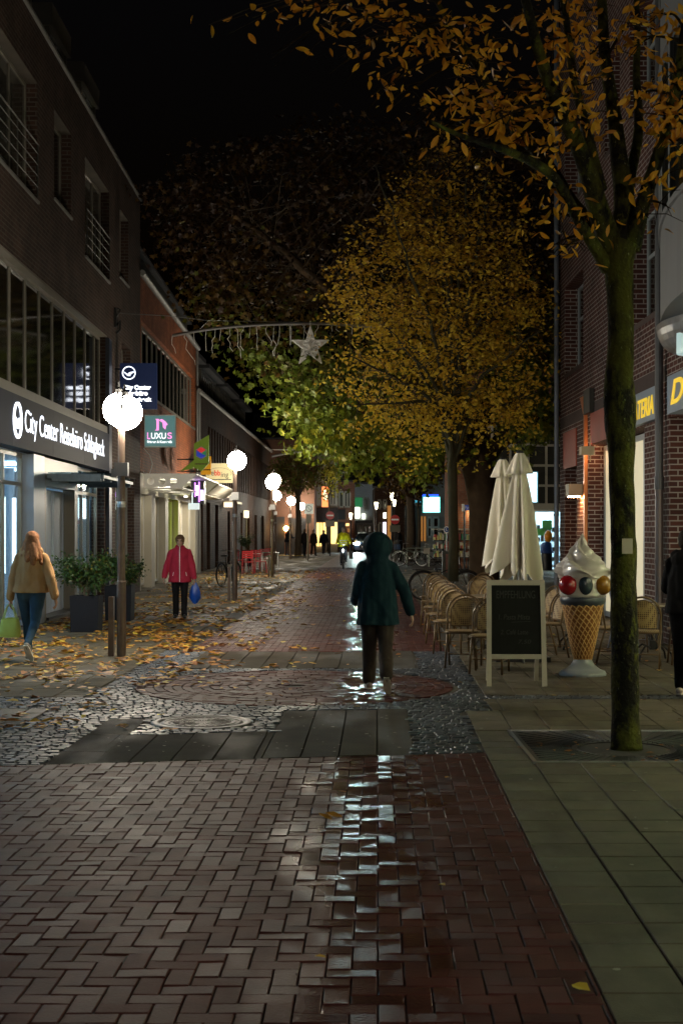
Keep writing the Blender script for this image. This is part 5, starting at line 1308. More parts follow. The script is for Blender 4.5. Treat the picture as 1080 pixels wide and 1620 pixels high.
# creamy body and swirl
b = MB(); n = 96; m_ = 70
prof = [(0,.24),(.06,.27),(.2,.275),(.30,.27),(.36,.295),(.42,.315),(.50,.275),(.6,.21),(.72,.135),(.84,.07),(.93,.03),(1,.004)]
def pr(t):
    for (a,ra),(c_,rc) in zip(prof, prof[1:]):
        if a <= t <= c_: q = (t-a)/(c_-a); q = q*q*(3-2*q); return ra+(rc-ra)*q
    return .004
for i in range(m_+1):
    t = i/m_; z = .90+.74*t; rad = pr(t)
    amp = 0 if t < .33 else min(1,(t-.33)/.08)*.15
    for j in range(n):
        a = 2*PI*j/n; s_ = (a*5/(2*PI)+2.3*(t-.33)*1.4) % 1
        w = abs(s_-.0)**.8 if amp else 0
        rr = rad*(1+amp*(2*(s_**1.6)-1))
        b.v.append((rr*math.cos(a)+.035*math.sin(PI*max(0,t-.5)*2)*-.6, rr*math.sin(a), z-(.02*math.sin(2*PI*s_) if amp else 0)))
for i in range(m_):
    for j in range(n): b.f.append((i*n+j,i*n+(j+1)%n,(i+1)*n+(j+1)%n,(i+1)*n+j)); b.t.append(.5)
part(b, 'swirl', mat('glossy cream plastic', (.58,.54,.50), .28, var=.06, coat=.4), root, smooth=True)
for nm, col, a, rr in (('fruit_ball', (.30,.008,.015), 222, 1.0), ('fruit_ball', (.30,.14,.012), 318, .98), ('fruit_ball', (.02,.035,.05), 268, .8), ('fruit_ball', (.30,.008,.015), 90, 1)):
    b = MB(); a = R(a); rd_ = .262 if rr > .9 else .262; b.ball((rd_*math.cos(a), rd_*math.sin(a), 1.06), .114*rr, 20, 14, sx=1 if rr > .9 else .9, sy=1 if rr > .9 else .5, sz=1.05 if rr > .9 else 1.25)
    part(b, nm, mat('glossy painted ball', col, .2, var=.15, scale=14, bump=.12, bscale=25, coat=.5), root, smooth=True)
# ------------------------------------------------------------------ trees
def spline(pts, n=6):
    P = []
    for i in range(len(pts)-1):
        p0, p1, p2, p3 = [Vector(pts[max(0,min(len(pts)-1,i+k))]) for k in (-1,0,1,2)]
        for t in np.linspace(0,1,n,endpoint=False): P.append(0.5*((2*p1)+(p2-p0)*t+(2*p0-5*p1+4*p2-p3)*t*t+(3*p1-p0-3*p2+p3)*t**3))
    P.append(Vector(pts[-1])); return P
def wobble(P, a, rnd): return [p+Vector((noise.noise(p*1.7)*a, noise.noise(p*1.7+Vector((5,5,5)))*a, 0)) for p in P]
def palm(mb, p, s, rnd, tone):
    """five lobed leaf"""
    d = Vector((rnd.gauss(0,1),rnd.gauss(0,1),-abs(rnd.gauss(.3,.7)))).normalized(); o = d.cross(Vector((rnd.gauss(0,1),rnd.gauss(0,1),rnd.gauss(0,1)))).normalized(); nn = d.cross(o)
    prof = ((0,.0),(.42,.05),(.22,.22),(.55,.45),(.20,.55),(.0,1.0),(-.20,.55),(-.55,.45),(-.22,.22),(-.42,.05))
    k = len(mb.v); c = p+d*s*.35+nn*s*.06
    for x, y in prof: mb.v.append(tuple(p+o*x*s+d*y*s))
    mb.v.append(tuple(c))
    for i in range(10): mb.f.append((k+i,k+(i+1)%10,k+10)); mb.t.append(tone)

def oval(mb, p, s, rnd, tone, dv):
    d = dv.normalized(); o = d.cross(Vector((rnd.gauss(0,1),rnd.gauss(0,1),rnd.gauss(0,.6)))).normalized(); nn = d.cross(o); k = len(mb.v); cu = rnd.uniform(-.25,.35); w = rnd.uniform(.36,.5)
    prof = ((0,0),(.5,.16),(.85,.38),(.85,.62),(.45,.86),(0,1.02),(-.45,.86),(-.85,.62),(-.85,.38),(-.5,.16))
    for x, y in prof: mb.v.append(tuple(p+o*x*w*s*.5+d*y*s+nn*(cu*s*y*y+abs(x)*.10*s)))
    for y in (.3,.7): mb.v.append(tuple(p+d*y*s+nn*cu*s*y*y))
    for f in ((0,1,10),(1,2,10),(2,3,11,10),(3,4,11),(4,5,11),(5,6,11),(6,7,11),(7,8,10,11),(8,9,10),(9,0,10)): mb.f.append(tuple(k+i for i in f)); mb.t.append(tone)
# --- near tree: mossy trunk, orange leaves overhead
rnd = random.Random(21)
BX, BY = 2.22, 11.05
tr = empty('near_tree', (BX,BY,0), 0, 'near street tree with mossy trunk and orange leaves, rising from an iron grate', 'tree')
def nt_(px, py, dy=0): q = at(px,py,BY+dy); return q-Vector((BX,BY,0))
b = MB()
trunk = [(993,1186,26),(992,1150,24.5),(990,1090,24),(989,1000,23),(988,900,22),(987,850,22),(986,760,21.5),(984,690,26),(981,640,29.5),(980,590,26),(982,540,23.5),(983,470,23.5),(982,420,26),(983,385,31)]
P = []; Rr = []
for (x,y,w),(x2,y2,w2) in zip(trunk, trunk[1:]):
    for t in np.linspace(0,1,4,endpoint=False): P.append(nt_(x+(x2-x)*t-2.5,y+(y2-y)*t)); Rr.append(.92*(w+(w2-w)*t)/F*BY)
P.append(nt_(983,385)); Rr.append(31/F*BY)
k0 = len(b.v); b.tube(P, Rr, 28)
b.v = [tuple(Vector(v)+Vector((noise.noise(Vector(v)*3.1),noise.noise(Vector(v)*3.1+Vector((9,0,0))),0))*.022+Vector((noise.noise(Vector(v)*11),noise.noise(Vector(v)*11+Vector((4,0,0))),0))*.006) for v in b.v]
limbs = [
 ([(972,400,0,20),(945,330,-.1,17),(925,262,-.2,14),(880,160,-.5,11),(845,70,-.8,8),(822,-20,-1.1,6)]),
 ([(968,395,0,17),(905,325,.3,12),(868,262,.5,10),(800,190,.7,8),(762,120,.8,6.5),(722,60,1.0,5),(680,-20,1.2,4)]),
 ([(960,425,0,12),(930,370,-.2,9.5),(890,300,-.5,8),(850,262,-.8,7),(790,235,-1.2,5),(730,215,-1.5,3.5),(680,190,-1.8,2.2)]),
 ([(985,390,0,21),(986,300,.1,16),(972,200,.3,12),(960,110,.5,10),(950,0,.7,8),(945,-60,.9,6)]),
 ([(998,395,0,17),(1015,330,-.1,12),(1040,250,-.2,10),(1065,150,-.4,8.5),(1085,50,-.6,7),(1100,-40,-.8,5)]),
 ([(950,300,.0,9),(925,200,.2,8),(905,110,.4,6.5),(890,0,.5,5)]),
 ([(990,330,.1,10),(1010,200,.6,8),(1005,90,1.0,6),(1010,-30,1.3,5)])]
LP = []
for L_ in limbs:
    c3 = spline([nt_(x,y,d) for x,y,d,w in L_]); rr = np.interp(np.linspace(0,1,len(c3)), np.linspace(0,1,len(L_)), [w/F*BY for *_,w in L_])
    b.tube(wobble(c3,.03,rnd), list(rr), 12); LP += [(p, r_) for p, r_ in zip(c3, rr)]
part(b, 'trunk', 'bark', tr, smooth=True)
b = MB(); b.prism([nt_(983.5,876,-.24),nt_(1000,876,-.24),nt_(1000,852,-.24),nt_(983.5,852,-.24)], (0,.01,0)); 
b2 = MB(); P2 = []; 
b2.tube([P[i]+Vector((0,0,0)) for i in range(16,21)], [Rr[i]+.006 for i in range(16,21)], 28); 
part(b, 'paper_note', mat('pinkish paper note', (.50,.38,.30), .8), tr)
tw = MB(); lf = MB()
clusters = [(345,38,.4,40),(400,28,.4,50),(430,15,.2,50),(470,20,.1,60),(520,40,0,90),(575,30,-.2,60),(430,85,.5,8),(535,105,.5,14),(480,12,.6,40),(560,70,.2,60),(610,70,0,70),(600,125,.3,40),(650,55,.2,70),(590,150,.3,40),(620,170,.4,25),
 (700,150,-.6,80),(735,165,-.6,110),(770,170,-.5,120),(810,150,-.4,100),(700,20,0,70),(750,30,.2,60),(820,20,-.3,80),(870,30,.1,70),(920,20,.2,90),(905,70,0,90),(960,60,-.6,90),(1010,20,-.5,90),(1050,20,-.6,60),
 (850,120,-.8,90),(890,170,-.9,110),(930,190,-1.0,90),(800,230,-.6,60),(840,290,-.7,70),(855,340,-.6,60),(870,390,-.6,50),(835,265,-.8,60),(880,405,-.7,20),(815,245,-.5,40),(760,205,-.9,50),
 (1000,150,-1.2,90),(1030,170,-1.2,110),(1060,190,-1.1,120),(1075,240,-1.1,70),(1045,290,-1.2,50),(1000,60,-1.0,70),(1070,110,-1.0,60),(940,130,-1.1,80),(690,215,.3,20),(640,250,.4,10),(630,282,.4,14),(700,285,.3,16),(730,285,.4,14),(650,200,.3,20),
 (1025,345,-1.0,10),(770,90,0,70),(860,60,-.3,70),(790,60,.4,40),(730,110,.4,40),(1060,330,-.9,12)]
for (px,py,dy,n) in clusters:
    e = nt_(px,py,dy+.55)
    best = min(LP, key=lambda q: (q[0]-e).length+(.6 if q[0].z > e.z+.6 else 0)); s0 = best[0]
    d = e-s0; mid = s0+d*.5+Vector((0,0,.18*d.length*.4)); path = spline([s0,mid,e],6)
    tw.tube(path, list(np.linspace(min(best[1]*.6,.016),.003,len(path))), 5)
    sp = .15
    for i in range(int(n*.44)):
        t = rnd.uniform(.3,1.05)**.8 if d.length > .5 else rnd.uniform(0,1.1)
        q = path[min(len(path)-1,int(t*(len(path)-1)))]+Vector((rnd.gauss(0,sp*.8),rnd.gauss(0,sp),rnd.gauss(0,sp*.42)))
        dv = Vector((rnd.gauss(0,.8),rnd.gauss(0,.8),-.55+rnd.gauss(0,.45)))
        oval(lf, q, rnd.choice((.5,.75,1,1))*rnd.uniform(.085,.125), rnd, min(1,max(0,rnd.gauss(.6,.25))), dv)
    for i in range(3):
        a_ = path[int(len(path)*.6)]; c_ = e+Vector((rnd.gauss(0,.15),rnd.gauss(0,.2),rnd.gauss(0,.12))); tw.tube([a_, a_.lerp(c_,.5)+Vector((0,0,.04)), c_], [.005,.004,.002], 4)
part(tw, 'branches', mat('dark twig', (.028,.020,.010), .9, spec=.1), tr); part(lf, 'crown', 'leaf_near', tr, tone=True, smooth=True)

# --- hornbeam behind the chairs
rnd = random.Random(5)
TX, TY = 2.53, 32.3
tr = empty('golden_tree', (TX,TY,0), 0, 'slim street tree with upswept limbs and golden egg shaped crown', 'tree')
def ht(px, py, dy=0): q = at(px,py,TY+dy); return q-Vector((TX,TY,0))
b = MB(); b.tube(wobble([ht(716,920),ht(717,860),ht(716,800),ht(715,740),ht(717,700)],.02,rnd), [.125,.115,.108,.11,.12], 14)
LP = []
tops = [(520,420),(545,330),(590,260),(630,230),(670,210),(705,205),(740,215),(780,250),(820,300),(850,380),(575,470),(640,330),(690,300),(760,330),(800,430),(610,520),(860,520),(545,560),(850,620),(560,640)]
for i, (x, y) in enumerate(tops):
    dy = rnd.uniform(-2.2,2.2); s0 = ht(716+rnd.uniform(-4,4), rnd.uniform(690,760)); e = ht(x,y,dy)
    m1 = s0.lerp(e,.35)+Vector(((s0.x-e.x)*.12,0,.5)); path = wobble(spline([s0,m1,s0.lerp(e,.7)+Vector(((s0.x-e.x)*.08,0,.25)),e],7),.12,rnd)
    rr = list(np.linspace(.058,.008,len(path))); b.tube(path, rr, 7); LP += path[6:]
part(b, 'trunk', mat('dark smooth bark', (.045,.045,.022), .85, var=.5, bump=.4), tr, smooth=True)
lf = MB(); tw = MB(); cc_ = ht(695,490); RX, RZ_ = 2.75, 3.85
made = 0
while made < 800:
    u = Vector((rnd.gauss(0,1),rnd.gauss(0,1),rnd.gauss(0,1))).normalized()*rnd.random()**.42
    e = cc_+Vector((u.x*RX,u.y*2.4,u.z*RZ_))
    # egg shape: wider at the lower third
    zz = (e.z-cc_.z)/RZ_
    e.x = cc_.x+(e.x-cc_.x)*(1.0-.22*zz); made += 1
    s0 = min(rnd.sample(LP, 40), key=lambda q: (q-e).length+abs(q.z-(e.z-.3))*.6)
    tw.tube([s0, s0.lerp(e,.5)+Vector((0,0,.08)), e], [.010,.006,.002], 4, cap=False)
    d = e-s0
    for i in range(rnd.randint(13,30)):
        q = s0+d*rnd.uniform(.45,1.1)+Vector((rnd.gauss(0,.20),rnd.gauss(0,.20),rnd.gauss(0,.07)))
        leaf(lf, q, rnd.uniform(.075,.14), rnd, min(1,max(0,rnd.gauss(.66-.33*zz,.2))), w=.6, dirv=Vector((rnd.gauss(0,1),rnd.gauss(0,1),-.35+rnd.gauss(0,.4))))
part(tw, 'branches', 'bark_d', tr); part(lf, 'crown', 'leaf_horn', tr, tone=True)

# --- big plane tree
rnd = random.Random(8)
PX_, PY_ = at(757,0,40.5).x, 40.5
tr = empty('plane_tree', (PX_,PY_,0), 0, 'huge old plane tree with thick dark trunk and wide green crown shaded dark rust above', 'tree')
def pt(px, py, dy=0): q = at(px,py,PY_+dy); return q-Vector((PX_,PY_,0))
b = MB(); tk = [(765,918,26),(764,895,23),(763,850,21),(762,800,22),(757,750,25),(750,715,29),(745,690,28)]
b.tube([pt(x,y) for x,y,w in tk], [w/F*PY_ for x,y,w in tk], 20)
LP = []
for L_ in ([(752,740,0,17),(775,715,-.2,14),(800,690,-.5,12.5),(840,662,-1,11),(880,650,-1.6,9),(930,620,-2,7)],[(745,700,0,20),(720,620,.5,16),(700,520,1,12),(690,400,1.5,8),(680,280,1.8,4)],[(742,705,0,18),(690,640,-1,14),(620,560,-2,10),(540,480,-3,7),(450,400,-3.5,5),(360,330,-4,3)],
           [(748,700,0,16),(780,600,1,13),(800,480,1.5,9),(820,360,1.5,5)],[(735,720,0,13),(670,690,-1.5,10),(600,660,-2.5,8),(520,620,-3,6),(450,600,-3,4)],[(745,690,0,14),(700,560,3,10),(640,420,4,7),(560,300,4,4)],[(740,700,0,13),(650,600,2,10),(560,500,3,7),(470,450,4,4),(400,420,4,3)]):
    c3 = wobble(spline([pt(x,y,d) for x,y,d,w in L_]),.1,rnd); rr = list(np.interp(np.linspace(0,1,len(c3)), np.linspace(0,1,len(L_)), [w/F*PY_ for *_,w in L_])); b.tube(c3, rr, 10); LP += c3[4:]
b.v = [tuple(Vector(v)+Vector((noise.noise(Vector(v)*2.2),noise.noise(Vector(v)*2.2+Vector((7,0,0))),0))*.07+Vector((noise.noise(Vector(v)*9),noise.noise(Vector(v)*9+Vector((7,0,0))),0))*.02) for v in b.v]
part(b, 'trunk', mat('flaky plane bark', (.075,.05,.03), .9, spec=.15, var=.6, scale=3.5, bump=.9, bscale=9), tr, smooth=True)
# crown outline in picture degrees: list of lumps (px, py, radius px, depth offset)
lumps = []
def inside(px, py):
    # lower edge of the crown and the left edge
    low = np.interp(px, [225,300,350,400,450,500,560,620,680,760,860,885], [330,470,540,590,655,705,735,760,745,700,690,690])
    up_ = np.interp(px, [225,280,340,420,520,640,760,885], [300,270,240,215,200,190,190,200])
    return up_ < py < low
tries = 0
while len(lumps) < 520 and tries < 20000:
    tries += 1
    px = rnd.uniform(225,885); py = rnd.uniform(190,760)
    if not inside(px,py): continue
    dep = rnd.uniform(-6.0,6.5)
    k = 1-((px-590)/420)**2*.6
    lumps.append((px,py,dep*k))
for _ in range(46): lumps.append((rnd.uniform(800,884),rnd.uniform(470,690),rnd.uniform(-7.5,-4.5)))
for _ in range(40): lumps.append((rnd.uniform(455,610),rnd.uniform(560,715),rnd.uniform(-6.5,-3)))
lf = MB(); tw = MB()
for (px,py,d) in lumps:
    e = pt(px,py,d); s0 = min(rnd.sample(LP, 30), key=lambda q: (q-e).length)
    tw.tube([s0, s0.lerp(e,.55)+Vector((0,0,.15)), e], [.016,.010,.003], 4, cap=False)
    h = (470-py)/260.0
    base = min(.76, max(.05, .14+.62*(py-430)/240.0))  # upper leaves redder, and darkened in the colour for the dim crown top
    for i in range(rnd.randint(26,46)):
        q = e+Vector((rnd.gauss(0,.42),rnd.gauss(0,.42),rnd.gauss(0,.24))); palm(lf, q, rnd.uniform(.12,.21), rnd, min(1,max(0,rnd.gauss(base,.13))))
# hanging sprays along the lower edge
for (x0,y0,n) in ((560,735,70),(600,720,80),(640,700,80),(520,700,70),(490,665,60),(455,640,60),(650,745,40),(660,765,16),(575,750,30),(690,715,50),(840,700,40),(865,680,40),(825,665,40),(400,560,40),(470,690,26)):
    for i in range(n):
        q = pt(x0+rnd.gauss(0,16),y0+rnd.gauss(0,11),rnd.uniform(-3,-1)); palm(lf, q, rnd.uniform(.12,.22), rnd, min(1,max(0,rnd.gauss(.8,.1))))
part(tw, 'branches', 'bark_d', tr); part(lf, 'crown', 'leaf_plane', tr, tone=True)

# --- far trees
def far_tree(name, label, px, Y, pyt, pyb, halfw, seed, tone, r=.18, depth=2.5, n=150, ms='leaf_plane', group=None, zb=None):
    rnd = random.Random(seed); X = at(px,0,Y).x; tr = empty(name, (X,Y,0), 0, label, 'tree', group)
    zt, zl = at(0,pyt,Y).z, at(0,pyb,Y).z; w = halfw/F*Y
    b = MB(); b.tube([(0,0,0),(.05,0,zl*.5),(0,0,zl),(.1,0,(zl+zt)/2)], [r,r*.85,r*.8,r*.4], 9)
    for i in range(7):
        a = rnd.uniform(0,2*PI); b.tube([(0,0,zl-.2),(w*.4*math.cos(a),depth*.4*math.sin(a),zl+(zt-zl)*.3),(w*.8*math.cos(a),depth*.8*math.sin(a),zl+(zt-zl)*rnd.uniform(.4,.9))],[r*.45,r*.25,.02],6)
    part(b, 'trunk', 'bark_d', tr, smooth=True); lf = MB()
    for i in range(n):
        u = Vector((rnd.gauss(0,1),rnd.gauss(0,1),rnd.gauss(0,1))).normalized()*rnd.random()**.4
        c_ = Vector((u.x*w,u.y*depth,(zl+zt)/2+u.z*(zt-zl)/2))
        for j in range(22):
            q = c_+Vector((rnd.gauss(0,.3),rnd.gauss(0,.3),rnd.gauss(0,.2))); leaf(lf, q, rnd.uniform(.12,.24), rnd, min(1,max(0,rnd.gauss(tone,.12))), w=.8)
    part(lf, 'crown', ms, tr, tone=True)
far_tree('street_tree', 'dark leaved tree standing among the globe lamps beyond the brown brick building', 471, 93, 705, 782, 40, 3, .40, r=.22, n=150)
far_tree('street_tree', 'far tree with brown leaves and dark trunk before the bright screen sign', 649, 76, 660, 785, 62, 4, .18, r=.28, n=260)
far_tree('street_tree', 'thin far tree beside the bright box sign', 661, 84, 700, 800, 30, 6, .2, r=.14, n=80)
far_tree('pale_tree', 'pale leaved small tree lit against the cream house front', 520, 101, 715, 788, 15, 9, 1.0, r=.08, n=46, depth=1.0)
#far_tree('street_tree', 'rusty crowned tree towering dark behind the plane tree', 330, 52, 300, 560, 55, 12, .12, r=.2, n=180, depth=2)

# ------------------------------------------------------------------ fallen leaves
def flat_leaf(mb, x, y, s, rnd, tone, z=.004):
    a = rnd.uniform(0,2*PI); c_, s_ = math.cos(a), math.sin(a); k = len(mb.v); cu = rnd.uniform(.05,.35); w = rnd.uniform(.55,.95)
    prof = ((-.5,0),(-.25,.28),(.1,.36),(.5,0),(.1,-.36),(-.25,-.28)); tx, ty = rnd.gauss(0,.15), rnd.gauss(0,.15)
    for u_, v_ in prof:
        v_ *= w; lx, ly = (u_*c_-v_*s_)*s, (u_*s_+v_*c_)*s
        mb.v.append((x+lx, y+ly, z+max(0,abs(v_)*cu*s*1.5+tx*lx+ty*ly+abs(tx*s*.3))))
    mb.v.append((x,y,z+.004)); 
    for i in range(6): mb.f.append((k+i,k+(i+1)%6,k+6)); mb.t.append(tone)
rnd = random.Random(31); lf = MB(); n = 0
def dens(x, y):
    u = x-K*y
    c_ = 0.5+.5*noise.noise(Vector((x*1.1,y*.55,0)))+.6*noise.noise(Vector((x*2.7,y*1.5,3)))
    if u < -2.7: return max(0,c_-.28)*(1.35 if 16.0 < y < 33 else .45)
    if u < -1.7: return max(0,c_-.35)*.9*(1 if 15.5 < y < 34 else .4)
    if u < -.9: return max(0,c_-.5)*.35
    return .008 if y > 14 else .004
tries = 0
while n < 6200 and tries < 400000:
    tries += 1
    y = 12+(60-12)*rnd.random()**1.25; x = rnd.uniform(-5.3,5)
    if y < 15 and x > -2.2 and rnd.random() < .7: continue
    if x > 1.3 and y < 17: continue
    if rnd.random() < dens(x,y):
        flat_leaf(lf, x, y, rnd.uniform(.07,.15), rnd, min(1,max(0,rnd.gauss(.58,.26))), z=rnd.choice((.004,.01,.018))); n += 1
for i in range(40): flat_leaf(lf, 2.2+rnd.gauss(0,.5), 10.95+rnd.gauss(0,.35), rnd.uniform(.03,.07), rnd, rnd.random()*.7)
for i in range(60): flat_leaf(lf, rnd.uniform(1.3,5), rnd.uniform(12,30), rnd.uniform(.04,.09), rnd, rnd.random())
tag(lf.build('fallen_leaves', M['leaf_fall'], tone=True), 'orange and yellow autumn leaves strewn over the pavement', kind='stuff')
for px, py, s, tn, lab in ((514,1296,.13,.62,'curled orange fallen leaf lying alone on the wet herringbone bricks'),(918,1567,.085,1,'bright yellow fallen leaf at the brick edge near the picture bottom'),(698,1403,.05,1,'pale crumpled fallen leaf on the bricks right of the wet streak'),
                       (507,1517,.05,.8,'small orange fallen leaf lowest on the brick field'),(542,1254,.06,.35,'dark brown fallen leaf just above the curled orange one'),(180,1125,.10,1,'single yellow fallen leaf standing out on the grey cobbles'),(708,1232,.06,.6,'orange fallen leaf at the far corner of the brick field')):
    q = gnd(px,py); lb = MB(); r2 = random.Random(px); flat_leaf(lb, 0, 0, s, r2, tn)
    if px == 514: flat_leaf(lb, .05, .02, s*.9, r2, .5, .012)
    tag(lb.build('fallen_leaf', M['leaf_fall'], tone=True, loc=(q.x,q.y,.002)), lab, 'leaf')
# ------------------------------------------------------------------ people
def cone_mesh(V, Fc, p0, p1, r0, r1, n=14, m=5):
    p0 = Vector(p0); p1 = Vector(p1); d = p1-p0
    d = d.normalized() if d.length > 1e-6 else Vector((0,0,1)); u = d.orthogonal().normalized(); w = d.cross(u); rings = []
    for i in range(m+1):
        a = -PI/2+PI/2*i/m; rings.append((p0+d*r0*math.sin(a), max(r0*math.cos(a),1e-4)))
    for i in range(m+1):
        a = PI/2*i/m; rings.append((p1+d*r1*math.sin(a), max(r1*math.cos(a),1e-4)))
    k = len(V)
    for c, r in rings:
        for j in range(n):
            a = 2*PI*j/n; V.append(tuple(c+(u*math.cos(a)+w*math.sin(a))*r))
    for i in range(len(rings)-1):
        for j in range(n): Fc.append((k+i*n+j,k+i*n+(j+1)%n,k+(i+1)*n+(j+1)%n,k+(i+1)*n+j))
    Fc.append(tuple(k+j for j in reversed(range(n)))); e = k+(len(rings)-1)*n; Fc.append(tuple(e+j for j in range(n)))
def ell_mesh(V, Fc, c, r, n=18, m=12, rot=None):
    c = Vector(c); k = len(V)
    for i in range(m+1):
        t = PI*i/m
        for j in range(n):
            a = 2*PI*j/n; v = Vector((r[0]*max(math.sin(t),1e-3)*math.cos(a), r[1]*max(math.sin(t),1e-3)*math.sin(a), -r[2]*math.cos(t)))
            if rot: v = rot @ v
            V.append(tuple(c+v))
    for i in range(m):
        for j in range(n): Fc.append((k+i*n+j,k+i*n+(j+1)%n,k+(i+1)*n+(j+1)%n,k+(i+1)*n+j))
    Fc.append(tuple(k+j for j in reversed(range(n)))); e = k+m*n; Fc.append(tuple(e+j for j in range(n)))
def fuse(name, V, Fc, voxel, m, parent, smooth=3, folds=0.0, fscale=9.0, seed=0, cut=None):
    """one continuous skin over overlapping volumes"""
    me = bpy.data.meshes.new(name); me.from_pydata(V, [], Fc); me.update()
    o = bpy.data.objects.new(name, me); C.objects.link(o)
    md = o.modifiers.new('r', 'REMESH'); md.mode = 'VOXEL'; md.voxel_size = voxel
    sm = o.modifiers.new('s', 'SMOOTH'); sm.iterations = smooth; sm.factor = .6
    bpy.context.view_layer.update()
    new = bpy.data.meshes.new_from_object(o.evaluated_get(bpy.context.evaluated_depsgraph_get()))
    bpy.data.objects.remove(o)
    if folds:
        nv = len(new.vertices); nr = [v.normal.copy() for v in new.vertices]
        for v, q in zip(new.vertices, nr):
            p = v.co; s_ = Vector((p.x*fscale, p.y*fscale, p.z*fscale*.55+seed*7))
            a = noise.noise(s_)+.5*noise.noise(s_*2.1+Vector((3,1,2))); a = 1-abs(a)*2.2
            v.co = p+q*a*folds
    if cut:
        for v in new.vertices:
            if v.co.z < cut[0] and abs(v.co.x) < cut[1]: v.co.z = cut[0]+noise.noise(v.co*14)*.006
    new.materials.clear(); new.materials.append(m); new.polygons.foreach_set('use_smooth', [True]*len(new.polygons))
    ob = bpy.data.objects.new(name, new); C.objects.link(ob); ob.parent = parent; return ob

